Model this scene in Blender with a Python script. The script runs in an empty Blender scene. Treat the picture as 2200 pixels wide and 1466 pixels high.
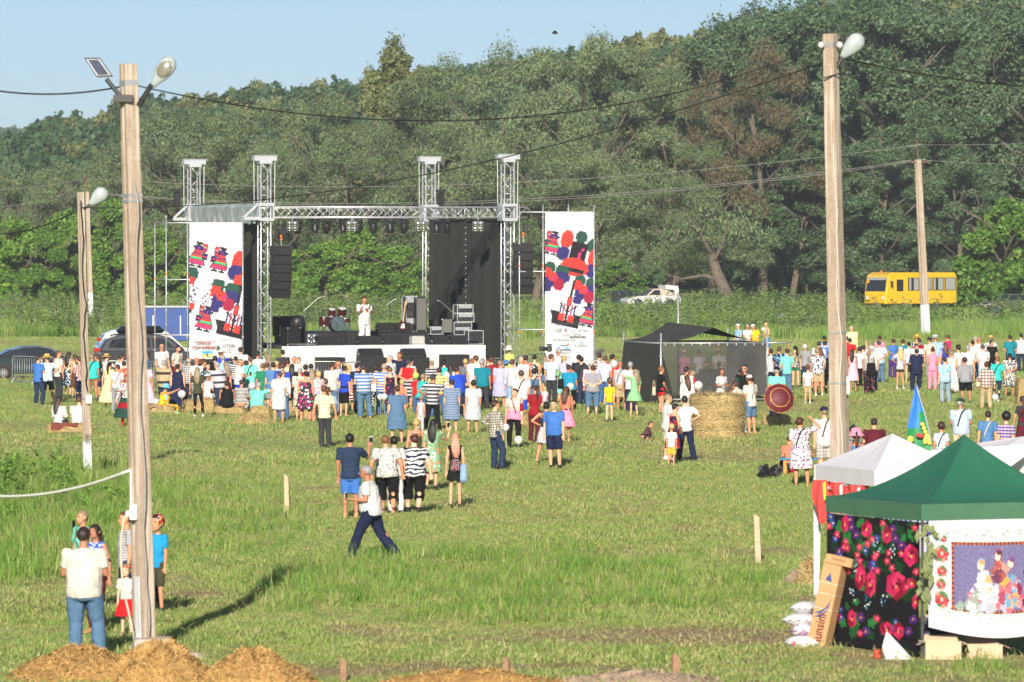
import bpy,bmesh,math,random
import numpy as np
from mathutils import Vector,Matrix,noise as mnoise

# ---------------------------------------------------------------- camera, light, exposure
R=math.radians
SC=bpy.context.scene
COL=SC.collection
F=12222.0  # focal length in photo pixels (photo 2200 wide): a 200 mm lens
CX,HY,EYE=1100.0,507.0,6.0  # principal column, horizon row, eye height in metres

cam_data=bpy.data.cameras.new('camera')
cam=bpy.data.objects.new('camera',cam_data)
COL.objects.link(cam)
cam.location=(0,0,EYE)
cam.rotation_euler=(R(90),0,0)
cam_data.sensor_width=36.0
cam_data.lens=36.0*F/2200.0
cam_data.shift_y=-(733.0-HY)/2200.0
cam_data.clip_start=1.0
cam_data.clip_end=6000.0
cam_data.dof.use_dof=True
cam_data.dof.focus_distance=190.0
cam_data.dof.aperture_fstop=5.6
SC.camera=cam

SUN_EL,SUN_AZ=R(23),R(-5)  # sun behind the camera, slightly to the left
world=bpy.data.worlds.new('World')
SC.world=world
world.use_nodes=True
wn=world.node_tree.nodes
sky=wn.new('ShaderNodeTexSky')
sky.sky_type='NISHITA'
sky.sun_disc=False
sky.sun_elevation=SUN_EL
sky.sun_rotation=R(180-5)
sky.air_density=0.9
sky.altitude=3500
sky.dust_density=7.0
sky.ozone_density=3.2
wn['Background'].inputs[1].default_value=0.06
world.node_tree.links.new(sky.outputs[0],wn['Background'].inputs[0])

sun_data=bpy.data.lights.new('sun','SUN')
sun_data.energy=4.5
sun_data.angle=R(0.55)
sun_data.color=(1.0,0.91,0.77)
sun=bpy.data.objects.new('sun',sun_data)
COL.objects.link(sun)
_d=Vector((math.sin(R(5))*math.cos(SUN_EL),math.cos(R(5))*math.cos(SUN_EL),-math.sin(SUN_EL)))
sun.rotation_euler=_d.to_track_quat('-Z','Y').to_euler()

SC.view_settings.view_transform='Standard'
SC.view_settings.look='None'
SC.view_settings.gamma=1.0
SC.view_settings.use_curve_mapping=False
SC.view_settings.exposure=0.75
SC.render.engine='CYCLES'
SC.cycles.max_bounces=6
SC.cycles.diffuse_bounces=3
SC.cycles.glossy_bounces=2
SC.cycles.transmission_bounces=3
SC.cycles.transparent_max_bounces=8
SC.cycles.use_denoising=True
SC.cycles.caustics_reflective=False
SC.cycles.caustics_refractive=False

rng=np.random.default_rng(7)
rnd=random.Random(11)

# ---------------------------------------------------------------- placing
def ground(px,py):
	"""ground point seen at photo pixel (px, py)"""
	d=F*EYE/(py-HY)
	return(px-CX)*d/F,d
def at(px,py,d):
	"""point seen at a photo pixel, d metres away"""
	return Vector(((px-CX)*d/F,d,EYE-(py-HY)*d/F))
def dist(py):
	return F*EYE/(py-HY)

# ---------------------------------------------------------------- materials
MATS={}
def srgb(h):
	if not isinstance(h,str):
		return tuple(h)
	h=h.lstrip('#')
	c=[int(h[i:i+2],16)/255 for i in(0,2,4)]
	return tuple(((x+0.055)/1.055)**2.4 if x>0.04045 else x/12.92 for x in c)

class NT:
	"""small helper to write node trees"""
	def __init__(self,name):
		self.m=bpy.data.materials.new(name)
		self.m.use_nodes=True
		self.t=self.m.node_tree
		self.b=self.t.nodes['Principled BSDF']
		self.out=self.t.nodes['Material Output']
	def n(self,typ,**kw):
		x=self.t.nodes.new('ShaderNode'+typ)
		for k,v in kw.items():
			if k.startswith('_'):
				setattr(x,k[1:],v)
			else:
				key=k.replace('__',' ')
				try:
					key=int(k[1:])if k[0]=='i' and k[1:].isdigit()else key
				except Exception:
					pass
				x.inputs[key].default_value=v
		return x
	def l(self,a,b):
		self.t.links.new(a,b)
	def coord(self,kind='Object'):
		return self.n('TexCoord').outputs[kind]
	def noise(self,vec,scale,detail=4,rough=0.6):
		x=self.n('TexNoise')
		x.inputs['Scale'].default_value=scale
		x.inputs['Detail'].default_value=detail
		x.inputs['Roughness'].default_value=rough
		self.l(vec,x.inputs['Vector'])
		return x
	def ramp(self,fac,stops,mode='LINEAR'):
		x=self.n('ValToRGB')
		x.color_ramp.interpolation=mode
		e=x.color_ramp.elements
		while len(e)>1:
			e.remove(e[0])
		e[0].position=stops[0][0]
		e[0].color=(*srgb(stops[0][1]),1)
		for p,c in stops[1:]:
			k=e.new(p)
			k.color=(*srgb(c),1)
		self.l(fac,x.inputs[0])
		return x.outputs[0]
	def mix(self,fac,a,b,blend='MIX'):
		x=self.n('Mix',_data_type='RGBA',_blend_type=blend)
		for v,s in((fac,x.inputs[0]),(a,x.inputs[6]),(b,x.inputs[7])):
			if hasattr(v,'is_linked')or hasattr(v,'links'):
				self.l(v,s)
			elif isinstance(v,(int,float)):
				s.default_value=v
			else:
				s.default_value=(*srgb(v),1)
		return x.outputs[2]
	def math(self,op,a,b=0.0):
		x=self.n('Math',_operation=op)
		for v,s in((a,x.inputs[0]),(b,x.inputs[1])):
			if hasattr(v,'links'):
				self.l(v,s)
			else:
				s.default_value=v
		return x.outputs[0]
	def bump(self,h,strength=0.3,dist=0.02):
		x=self.n('Bump')
		x.inputs['Strength'].default_value=strength
		x.inputs['Distance'].default_value=dist
		self.l(h,x.inputs['Height'])
		self.l(x.outputs[0],self.b.inputs['Normal'])

def plain(name,col,rough=0.6,metal=0.0,var=0.12,scale=6.0,bump=0.0,spec=0.5):
	"""a real surface: base colour with fine grain and wear"""
	if name in MATS:
		return MATS[name]
	k=NT(name)
	c=srgb(col)
	v=k.coord()
	nz=k.noise(v,scale,5,0.65)
	lo=tuple(x*(1-var)for x in c)
	hi=tuple(min(1,x*(1+var))for x in c)
	k.l(k.ramp(nz.outputs[0],[(0.3,lo),(0.7,hi)]),k.b.inputs['Base Color'])
	k.b.inputs['Roughness'].default_value=rough
	k.b.inputs['Metallic'].default_value=metal
	k.b.inputs['Specular IOR Level'].default_value=spec
	if bump:
		n2=k.noise(v,scale*5,3)
		k.bump(n2.outputs[0],bump)
	MATS[name]=k.m
	return k.m

# ---------------------------------------------------------------- mesh building
def rot_to(z):
	return Vector(z).to_track_quat('Z','Y').to_matrix()

class MB:
	"""collects polygons; build() links them as one mesh object"""
	def __init__(self):
		self.v,self.f,self.mi=[],[],[]
	def add(self,vs,fs,mi=0):
		o=len(self.v)
		self.v+=[tuple(p)for p in vs]
		self.f+=[tuple(i+o for i in f)for f in fs]
		self.mi+=[mi]*len(fs)
	def box(self,c,s,rz=0.0,m=None,mi=0,taper=1.0,bevel=0.0):
		hx,hy,hz=s[0]/2,s[1]/2,s[2]/2
		if bevel:
			b=min(bevel,hx*.9,hy*.9,hz*.9)
			vs=[]
			for z,k in((-hz,b),(-hz+b,0),(hz-b,0),(hz,b)):
				t=1 if z<0 else taper
				for sx,sy in((-1,-1),(1,-1),(1,1),(-1,1)):
					ex,ey=hx*t-k,hy*t-k
					vs+=[(sx*ex,sy*(ey-b if not k else ey-b),z),(sx*(ex-b),sy*ey,z)]if sx*sy>0 else[(sx*(ex-b),sy*ey,z),(sx*ex,sy*(ey-b),z)]
			fs=[tuple(range(7,-1,-1)),tuple(range(24,32))]
			for r in range(3):
				for i in range(8):
					j=(i+1)%8
					fs.append((r*8+i,r*8+j,r*8+8+j,r*8+8+i))
		else:
			vs=[(-hx,-hy,-hz),(hx,-hy,-hz),(hx,hy,-hz),(-hx,hy,-hz),
				  (-hx*taper,-hy*taper,hz),(hx*taper,-hy*taper,hz),(hx*taper,hy*taper,hz),(-hx*taper,hy*taper,hz)]
			fs=[(3,2,1,0),(4,5,6,7),(0,1,5,4),(1,2,6,5),(2,3,7,6),(3,0,4,7)]
		M=m if m is not None else Matrix.Rotation(rz,3,'Z')
		c=Vector(c)
		self.add([M@Vector(p)+c for p in vs],fs,mi)
	def tube(self,pts,r,n=8,mi=0,cap=True,side=None):
		pts=[Vector(p)for p in pts]
		rr=r if hasattr(r,'__len__')else[r]*len(pts)
		vs,fs=[],[]
		u=None
		for i,p in enumerate(pts):
			t=(pts[min(i+1,len(pts)-1)]-pts[max(i-1,0)]).normalized()
			if u is None:
				a=Vector(side)if side else(Vector((1,0,0))if abs(t.x)<.8 else Vector((0,1,0)))
				u=(a-t*a.dot(t)).normalized()
			else:
				u=(u-t*u.dot(t)).normalized()
			w=t.cross(u)
			ri=rr[i]
			rx,ry=ri if hasattr(ri,'__len__')else(ri,ri)
			for k in range(n):
				a=2*math.pi*k/n
				vs.append(p+u*(rx*math.cos(a))+w*(ry*math.sin(a)))
		for i in range(len(pts)-1):
			for k in range(n):
				k2=(k+1)%n
				fs.append((i*n+k,i*n+k2,(i+1)*n+k2,(i+1)*n+k))
		if cap:
			fs.append(tuple(range(n-1,-1,-1)))
			fs.append(tuple(range((len(pts)-1)*n,len(pts)*n)))
		self.add(vs,fs,mi)
	def bar(self,a,b,w,h=None,mi=0,up=(0,0,1)):
		a,b=Vector(a),Vector(b)
		h=h or w
		t=(b-a)
		L=t.length
		t=t/L
		upv=Vector(up)
		if abs(t.dot(upv))>.98:
			upv=Vector((0,1,0))
		x=t.cross(upv).normalized()
		z=x.cross(t)
		M=Matrix((x,t,z)).transposed()
		self.box((a+b)/2,(w,L,h),m=M,mi=mi)
	def lathe(self,prof,c=(0,0,0),n=16,mi=0,m=None):
		vs,fs=[],[]
		for r,z in prof:
			for k in range(n):
				a=2*math.pi*k/n
				vs.append((r*math.cos(a),r*math.sin(a),z))
		for i in range(len(prof)-1):
			for k in range(n):
				k2=(k+1)%n
				fs.append((i*n+k,i*n+k2,(i+1)*n+k2,(i+1)*n+k))
		fs.append(tuple(range(n-1,-1,-1)))
		fs.append(tuple(range((len(prof)-1)*n,len(prof)*n)))
		c=Vector(c)
		self.add([((m@Vector(p))if m is not None else Vector(p))+c for p in vs],fs,mi)
	def ball(self,c,r,n=12,mi=0,sq=(1,1,1),m=None):
		k=max(5,n//2)
		prof=[(max(1e-4,r*math.sin(math.pi*i/k)),-r*math.cos(math.pi*i/k))for i in range(k+1)]
		vs0=len(self.v)
		self.lathe(prof,(0,0,0),n,mi)
		c=Vector(c)
		for i in range(vs0,len(self.v)):
			p=Vector((self.v[i][0]*sq[0],self.v[i][1]*sq[1],self.v[i][2]*sq[2]))
			self.v[i]=tuple((m@p if m is not None else p)+c)
	def prism(self,poly,a,b,axis='Y',mi=0):
		"""2-D outline (x, z) pushed along an axis from a to b"""
		n=len(poly)
		if axis=='Y':
			vs=[(x,a,z)for x,z in poly]+[(x,b,z)for x,z in poly]
		elif axis=='X':
			vs=[(a,x,z)for x,z in poly]+[(b,x,z)for x,z in poly]
		else:
			vs=[(x,z,a)for x,z in poly]+[(x,z,b)for x,z in poly]
		fs=[tuple(range(n)),tuple(range(2*n-1,n-1,-1))]
		fs+=[(i,i+n,(i+1)%n+n,(i+1)%n)for i in range(n)]
		self.add(vs,fs,mi)
	def mesh(self,name,mats,smooth=False):
		me=bpy.data.meshes.new(name)
		me.from_pydata(self.v,[],self.f)
		for m in(mats if isinstance(mats,(list,tuple))else[mats]):
			me.materials.append(m)
		me.polygons.foreach_set('material_index',self.mi)
		if smooth:
			me.polygons.foreach_set('use_smooth',[True]*len(self.f))
		bm=bmesh.new()
		bm.from_mesh(me)
		bmesh.ops.recalc_face_normals(bm,faces=bm.faces)
		bm.to_mesh(me)
		bm.free()
		me.update()
		return me
	def build(self,name,mats,parent=None,smooth=False):
		return obj(name,self.mesh(name,mats,smooth),parent)

def obj(name,me,parent=None,loc=None,rz=None):
	o=bpy.data.objects.new(name,me)
	COL.objects.link(o)
	if parent is not None:
		o.parent=parent
	if loc is not None:
		o.location=loc
	if rz is not None:
		o.rotation_euler[2]=rz
	return o
def tag(o,label=None,cat=None,group=None,kind=None):
	if label:
		o['label']=label
	if cat:
		o['category']=cat
	if group:
		o['group']=group
	if kind:
		o['kind']=kind
	return o
def thing(name,label,cat,loc=(0,0,0),rz=0.0,group=None):
	o=obj(name,None,None,loc,rz)
	o.empty_display_size=0.2
	return tag(o,label,cat,group)
def copy_tree(o,parent=None):
	c=o.copy()
	COL.objects.link(c)
	c.parent=parent
	for ch in list(o.children):
		copy_tree(ch,c)
	return c
def np_mesh(name,v,f,mats,colors=None,cname='tint',smooth=False):
	"""fast mesh from arrays; f is (n, k)"""
	me=bpy.data.meshes.new(name)
	v=np.asarray(v,dtype=np.float32)
	f=np.asarray(f,dtype=np.int32)
	k=f.shape[1]
	me.vertices.add(len(v))
	me.vertices.foreach_set('co',v.ravel())
	me.loops.add(f.size)
	me.loops.foreach_set('vertex_index',f.ravel())
	me.polygons.add(len(f))
	me.polygons.foreach_set('loop_start',np.arange(0,f.size,k,dtype=np.int32))
	me.polygons.foreach_set('loop_total',np.full(len(f),k,dtype=np.int32))
	if smooth:
		me.polygons.foreach_set('use_smooth',np.ones(len(f),dtype=bool))
	me.update(calc_edges=True)
	for m in(mats if isinstance(mats,(list,tuple))else[mats]):
		me.materials.append(m)
	if colors is not None:
		dom='POINT' if len(colors)==len(v)else 'FACE'
		a=me.attributes.new(cname,'FLOAT_COLOR',dom)
		c=np.ones((len(colors),4),dtype=np.float32)
		c[:,:np.asarray(colors).shape[1]]=colors
		a.data.foreach_set('color',c.ravel())
	return me

def scatter(name,pts,rots,scales,proto,parent=None):
	"""stuff nobody could count: PROTO set on every point of a mesh with geometry nodes"""
	me=bpy.data.meshes.new(name)
	pts=np.asarray(pts,dtype=np.float32)
	me.vertices.add(len(pts))
	me.vertices.foreach_set('co',pts.ravel())
	for nm,arr,typ,fld in(('srot',rots,'FLOAT_VECTOR','vector'),('sscale',scales,'FLOAT_VECTOR','vector')):
		a=me.attributes.new(nm,typ,'POINT')
		a.data.foreach_set(fld,np.asarray(arr,dtype=np.float32).ravel())
	o=obj(name,me,parent)
	g=bpy.data.node_groups.new(name,'GeometryNodeTree')
	g.interface.new_socket('Geometry',in_out='INPUT',socket_type='NodeSocketGeometry')
	g.interface.new_socket('Geometry',in_out='OUTPUT',socket_type='NodeSocketGeometry')
	gi,go=g.nodes.new('NodeGroupInput'),g.nodes.new('NodeGroupOutput')
	inst=g.nodes.new('GeometryNodeInstanceOnPoints')
	oi=g.nodes.new('GeometryNodeCollectionInfo')
	oi.inputs['Collection'].default_value=proto
	oi.inputs['Separate Children'].default_value=True
	oi.inputs['Reset Children'].default_value=True
	inst.inputs['Pick Instance'].default_value=True
	r=g.nodes.new('GeometryNodeInputNamedAttribute');r.data_type='FLOAT_VECTOR';r.inputs[0].default_value='srot'
	s=g.nodes.new('GeometryNodeInputNamedAttribute');s.data_type='FLOAT_VECTOR';s.inputs[0].default_value='sscale'
	L=g.links.new
	L(gi.outputs[0],inst.inputs['Points'])
	L(oi.outputs[0],inst.inputs['Instance'])
	L(r.outputs[0],inst.inputs['Rotation'])
	L(s.outputs[0],inst.inputs['Scale'])
	L(inst.outputs[0],go.inputs[0])
	md=o.modifiers.new('scatter','NODES')
	md.node_group=g
	return o
def proto_collection(name,meshes):
	"""meshes kept outside the scene for scatter()"""
	c=bpy.data.collections.new(name)
	for i,me in enumerate(meshes):
		o=bpy.data.objects.new(name,me)
		c.objects.link(o)
	return c
# ================================================================ ground
BARE=[  # bare or strawy patches: photo pixel centre, half width px, half depth m, strength
	(1500,1375,480,2.2,1.0),(2050,1390,260,1.5,.7),(1000,1385,260,1.6,.5),(670,1053,70,1.2,.9),(640,1082,110,1.5,1.0),
	(1700,1290,90,1.0,1.0),(1330,1185,110,1.6,.6),(1480,1140,120,2.5,.5),(760,1360,140,2.0,.8),(900,1442,700,1.2,.8),
	(560,1230,120,2.2,.5),(300,1255,190,2.0,.55),(1650,1185,150,1.6,.5),(1250,1100,200,3.0,.35),(980,1230,120,2,.3),
	(80,760,200,9,.7),(1330,755,200,7,.6),(470,1400,140,2.0,.4),(1180,1440,300,.8,.9),(420,1275,110,1.1,.9),
	(1540,985,120,4,.3),(600,930,200,6,.25),(1900,935,200,5,.3),(350,990,160,5,.3),(1050,1035,180,4,.25),(1720,860,110,6,.3)]
def gz(x,y):
	"""height of the ground: a gentle meadow with a shallow ditch on the left"""
	x=np.asarray(x,dtype=float);y=np.asarray(y,dtype=float)
	z=0.05*np.sin(x*.31+1.3)*np.sin(y*.17)+0.03*np.sin(x*.9+y*.5)
	z=z*np.clip((y-60)/30,0,1)*np.clip((330-y)/40,0,1)
	t=np.clip(1-((x+12.2)/3.4)**2,0,1)*np.clip(1-((y-112)/26.0)**2,0,1)
	z=z-0.55*t
	m=np.clip((y-540)/60,0,1)
	return z+m*0.0
def gz1(x,y):
	return float(gz(x,y))
def bare_at(x,y):
	"""0 grass .. 1 bare, from the patches in BARE and a ragged noise"""
	x=np.asarray(x,dtype=float);y=np.asarray(y,dtype=float)
	b=np.zeros_like(x)
	for px,py,hw,hd,s in BARE:
		X,D=ground(px,py)
		rx=hw*D/F
		q=((x-X)/rx)**2+((y-D)/hd)**2
		b=np.maximum(b,s*np.clip(1.25-q,0,1))
	n=0.5+0.5*np.sin(x*2.3+1.7*np.sin(y*.9))*np.sin(y*1.1+2.1*np.sin(x*.7))
	n2=0.5+0.5*np.sin(x*6.1+3*np.sin(y*2.1))*np.sin(y*3.3+2*np.sin(x*2.9))
	n3=.5+.25*(np.sin(x*.33+1.9*np.sin(y*.11+1))+np.sin(y*.16+1.5*np.sin(x*.21)))
	worn=np.clip((n3-.63)*2.2,0,.5)*(.3+n2)
	return np.clip(np.maximum(b*(.5+.6*n+.5*n2),worn),0,1)

def ground_material():
	k=NT('meadow ground')
	v=k.coord('Object')
	mp=k.n('Mapping');mp.inputs['Scale'].default_value=(1,.45,1)
	k.l(v,mp.inputs[0]);v=mp.outputs[0]
	big=k.noise(v,.12,4);mid=k.noise(v,.9,5);fine=k.noise(v,9,4,.7)
	g=k.ramp(fine.outputs[0],[(.25,(.13,.21,.04)),(.5,(.23,.33,.08)),(.75,(.35,.42,.13))])
	g2=k.ramp(fine.outputs[0],[(.25,(.22,.225,.075)),(.6,(.37,.345,.15))])
	f1=k.ramp(big.outputs[0],[(.42,(0,0,0)),(.60,(.75,.75,.75))])
	c=k.mix(f1,g,g2)
	f2=k.ramp(mid.outputs[0],[(.48,(0,0,0)),(.62,(.85,.85,.85))])
	c=k.mix(f2,c,g2)
	at_=k.n('Attribute');at_.attribute_name='bare'
	soil=k.ramp(fine.outputs[0],[(.2,(.20,.14,.08)),(.6,(.36,.27,.17)),(.8,(.47,.38,.22))])
	c=k.mix(at_.outputs['Fac'],c,soil)
	k.l(c,k.b.inputs['Base Color'])
	k.b.inputs['Roughness'].default_value=.95
	k.b.inputs['Specular IOR Level'].default_value=.1
	k.bump(k.noise(v,14,4,.7).outputs[0],.8,.05)
	return k.m

def make_ground():
	xs=np.concatenate([[-1500,-900,-300,-120,-60],np.arange(-36,36.1,.5),[60,120,300,900,1500]])
	ys=np.concatenate([[-150,-60,20,50,66],np.arange(72,340,.6),np.arange(345,620,12),[700,900,1500,2000]])
	X,Y=np.meshgrid(xs,ys)
	Z=gz(X,Y)
	v=np.stack([X.ravel(),Y.ravel(),Z.ravel()],1)
	nx,ny=len(xs),len(ys)
	i=(np.arange(ny-1)[:,None]*nx+np.arange(nx-1)[None,:]).ravel()
	f=np.stack([i,i+1,i+nx+1,i+nx],1)
	b=bare_at(v[:,0],v[:,1])
	me=np_mesh('ground',v,f,ground_material(),np.repeat(b[:,None],3,1),'bare',True)
	tag(obj('ground',me),'open meadow ground mown in front of the stage',kind='structure')
make_ground()

# ================================================================ grass and weeds
def blade_material(name,lo,hi,trans=.35):
	k=NT(name)
	oi=k.n('ObjectInfo')
	at_=k.n('Attribute');at_.attribute_name='tint'
	f=k.math('MULTIPLY_ADD',oi.outputs['Random'],.6)
	f.node.inputs[2].default_value=0.0
	f2=k.math('ADD',f,at_.outputs['Fac'])
	c=k.ramp(f2,[(0.05,lo),(.95,hi)])
	k.l(c,k.b.inputs['Base Color'])
	k.b.inputs['Roughness'].default_value=.6
	k.b.inputs['Specular IOR Level'].default_value=.25
	tr=k.n('BsdfTranslucent');k.l(c,tr.inputs[0])
	mx=k.n('MixShader');mx.inputs[0].default_value=trans
	k.l(k.b.outputs[0],mx.inputs[1]);k.l(tr.outputs[0],mx.inputs[2]);k.l(mx.outputs[0],k.out.inputs[0])
	return k.m
G_MOWN=blade_material('mown grass',(.17,.285,.055),(.46,.56,.185),.4)
G_DRY=blade_material('dry grass',(0.347,0.326,0.116),(0.609,0.546,0.263))
G_LUSH=blade_material('lush grass',(.11,.25,.035),(.33,.50,.10),.4)
G_WEED=blade_material('weed leaves',(.115,.20,.045),(.34,.46,.12))
G_GREY=blade_material('grey weed',(.17,.21,.13),(.34,.38,.26))

def tuft(name,n,rad,h,w,mat,seed,lean=.5,seg=2):
	r=np.random.default_rng(seed)
	V,Fc,T=[],[],[]
	for i in range(n):
		a,q=r.uniform(0,6.283),rad*math.sqrt(r.uniform())
		x,y=q*math.cos(a),q*math.sin(a)
		hh=h*r.uniform(.55,1.1)
		da=r.uniform(0,6.283);ln=lean*hh*r.uniform(.2,1)
		dx,dy=math.cos(da),math.sin(da)
		wx,wy=-dy*w/2,dx*w/2
		t=r.uniform(0,.4)
		o=len(V)
		for s in range(seg):
			k=s/seg
			b=ln*k*k
			V+=[(x+dx*b-wx*(1-k*.5),y+dy*b-wy*(1-k*.5),hh*k),(x+dx*b+wx*(1-k*.5),y+dy*b+wy*(1-k*.5),hh*k)]
		V+=[(x+dx*ln,y+dy*ln,hh*(1-.12*lean)),]
		for s in range(seg-1):
			Fc+=[(o+2*s,o+2*s+1,o+2*s+3),(o+2*s,o+2*s+3,o+2*s+2)]
		e=o+2*(seg-1)
		Fc.append((e,e+1,e+2))
		T+=[(t,)*3]*(2*seg+1)
	return np_mesh(name,V,Fc,mat,np.array(T))
def weed(name,h,n,mat,seed,lw=.05,ll=.16,spread=.18):
	"""an upright leafy stem"""
	r=np.random.default_rng(seed)
	V,Fc,T=[],[],[]
	for i in range(n):
		z=h*(i+.5)/n
		a=r.uniform(0,6.283)
		L=ll*(1.25-.8*z/h)*r.uniform(.7,1.2)
		up=r.uniform(.1,.9)
		d=Vector((math.cos(a),math.sin(a),up)).normalized()
		s=Vector((-math.sin(a),math.cos(a),0))*lw*r.uniform(.6,1.2)
		p=Vector((r.normal()*spread*.2,r.normal()*spread*.2,z))+d*spread*r.uniform(0,1)*(1-.6*z/h)
		o=len(V)
		V+=[p,p+d*L*.5+s,p+d*L,p+d*L*.5-s]
		Fc+=[(o,o+1,o+2),(o,o+2,o+3)]
		T+=[(r.uniform(0,.4),)*3]*4
	return np_mesh(name,[tuple(p)for p in V],Fc,mat,np.array(T))

mown_protos=proto_collection('mown tufts',[tuft('mown_tuft',18,.22,.066,.013,G_MOWN if i%7 else G_DRY,i,1.0)for i in range(8)])
far_protos=proto_collection('field tufts',[tuft('field_tuft',24,.42,.095,.028,G_MOWN if i%7 else G_DRY,20+i,.9,1)for i in range(8)])
lush_protos=proto_collection('lush tufts',[tuft('lush_tuft',14,.2,.25+.03*i,.014,(G_LUSH,G_MOWN,G_LUSH,G_DRY)[i%4],40+i,.95)for i in range(7)])
dry_protos=proto_collection('hay wisps',[tuft('hay_wisp',14,.3,.07,.012,G_DRY,60+i,2.6)for i in range(4)])
weed_protos=proto_collection('weeds',[weed('weed_stem',rnd.uniform(.8,1.15),34,G_WEED if i%7 else G_GREY,80+i)for i in range(9)])
meadow_protos=proto_collection('meadow tufts',[tuft('meadow_tuft',26,.4,.8,.03,(G_LUSH,G_MOWN,G_WEED)[i%3],120+i,.45)for i in range(6)])
leafy_protos=proto_collection('leafy weeds',[weed('leafy_weed',.75,22,G_LUSH,160+i,.06,.34,.1)for i in range(4)])

def wedge(n,y0,y1,power=0.0,margin=1.08):
	"""random points in the camera's field of view between two distances, even per area"""
	y=np.sqrt(rng.uniform(y0**2,y1**2,n))
	x=rng.uniform(-1,1,n)*y*(1100/F)*margin+0
	return x,y
def to_px(x,y):
	return CX+F*x/y,HY+F*EYE/y
def rs(n,s0,s1,tilt=.12):
	rot=np.stack([rng.normal(0,tilt,n),rng.normal(0,tilt,n),rng.uniform(0,6.283,n)],1)
	s=rng.uniform(s0,s1,n)
	return rot,np.stack([s,s,s],1)
def ns2(x,y,f,ph=0.0):
	return.5+.25*(np.sin(x*f+ph+1.7*np.sin(y*f*.6+ph))+np.sin(y*f*.8-ph+1.3*np.sin(x*f*.7)))

def in_lush(px,py):
	"""taller green grass: the strip before the tents and the bank on the left"""
	a=np.clip(1.4-((px-1120)/560)**2*1.0-((py-1262)/78)**2,0,1)
	b=np.clip(1.3-((px-90)/330)**2-((py-1130)/130)**2,0,1)
	c=np.clip(1.2-((px-430)/260)**2-((py-1120)/85)**2,0,1)*.6
	e=np.clip(1.2-((px-2000)/350)**2-((py-1446)/12)**2,0,1)*.7
	return np.maximum(np.maximum(a,b),np.maximum(c,e))

def make_grass():
	x,y=wedge(115000,75.5,150)
	px,py=to_px(x,y)
	keep=(rng.uniform(size=len(x))>np.clip(bare_at(x,y)*1.5,0,.97))
	keep&=~((px>1780)&(py>1385)&(py<1440))
	x,y=x[keep],y[keep]
	rot,sc=rs(len(x),.6,1.35)
	sc*=(.5+1.0*ns2(x,y,.7))[:,None]
	tag(scatter('mown_grass',np.stack([x,y,gz(x,y)],1),rot,sc,mown_protos),'short mown grass of the near meadow',kind='stuff')
	x,y=wedge(75000,148,335)
	keep=(rng.uniform(size=len(x))>bare_at(x,y)*.9)
	x,y=x[keep],y[keep]
	rot,sc=rs(len(x),.6,1.3)
	sc*=(.55+.8*ns2(x,y,.35,2.0))[:,None]
	tag(scatter('field_grass',np.stack([x,y,gz(x,y)],1),rot,sc,far_protos),'short grass of the festival field under the crowd',kind='stuff')
	x,y=wedge(60000,76,150)
	px,py=to_px(x,y)
	keep=rng.uniform(size=len(x))<in_lush(px,py)*(1-bare_at(x,y))*np.clip(2.2*ns2(x,y,1.3,.5)-.55,.04,1)
	x,y=x[keep],y[keep]
	rot,sc=rs(len(x),.5,1.15)
	left=np.clip((400-to_px(x,y)[0])/250,0,1)
	sc*=(1+.55*left)[:,None]
	tag(scatter('tall_grass',np.stack([x,y,gz(x,y)],1),rot,sc,lush_protos),'taller green grass left unmown',kind='stuff')
	x,y=wedge(60000,76,200)
	keep=rng.uniform(size=len(x))<np.maximum(bare_at(x,y),.12)
	x,y=x[keep],y[keep]
	rot,sc=rs(len(x),.5,1.4,.3)
	tag(scatter('loose_hay',np.stack([x,y,gz(x,y)+.01],1),rot,sc,dry_protos),'loose cut hay lying on the grass',kind='stuff')
	# broad-leaved weeds on the left bank
	x,y=wedge(9000,95,150)
	px,py=to_px(x,y)
	w=np.clip(1.2-((px-60)/130)**2-((py-1045)/45)**2,0,1)*.35+.3*np.clip(1.1-((px-200)/90)**2-((py-1090)/28)**2,0,1)
	keep=rng.uniform(size=len(x))<w
	x,y=x[keep],y[keep]
	rot,sc=rs(len(x),.3,.85)
	tag(scatter('bank_weeds',np.stack([x,y,gz(x,y)],1),rot,sc,leafy_protos),'broad leaved weeds on the left bank',kind='stuff')
	# unmown belt behind the stage
	x,y=wedge(42000,322,470,margin=1.1)
	edge=322+16*ns2(x,y*0,.12,1.0)+np.where(x<-16,14,0)+np.where((x>2)&(x<9),10,0)
	keep=y>edge
	x,y=x[keep],y[keep]
	rot,sc=rs(len(x),.7,1.25)
	sc*=(.55+.75*ns2(x,y,.22,.3))[:,None]*np.where((to_px(x,y)[0]>1840)&(y>390),.4,1)[:,None]
	tag(scatter('meadow_grass',np.stack([x,y,gz(x,y)],1),rot,sc,meadow_protos),'unmown meadow grass behind the stage',kind='stuff')
	x,y=wedge(30000,326,462,margin=1.1)
	keep=(rng.uniform(size=len(x))<.1+1.3*(ns2(x,y,.2,4.2)-.48))&(y>332)&~((to_px(x,y)[0]>1840)&(y>395))
	x,y=x[keep],y[keep]
	rot,sc=rs(len(x),.8,1.7)
	sc*=(1+.45*(ns2(x,y,.25,1.2)-.4))[:,None]
	tag(scatter('tall_weeds',np.stack([x,y,gz(x,y)],1),rot,sc,weed_protos),'tall flowering weeds along the track behind the stage',kind='stuff')
make_grass()

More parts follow.
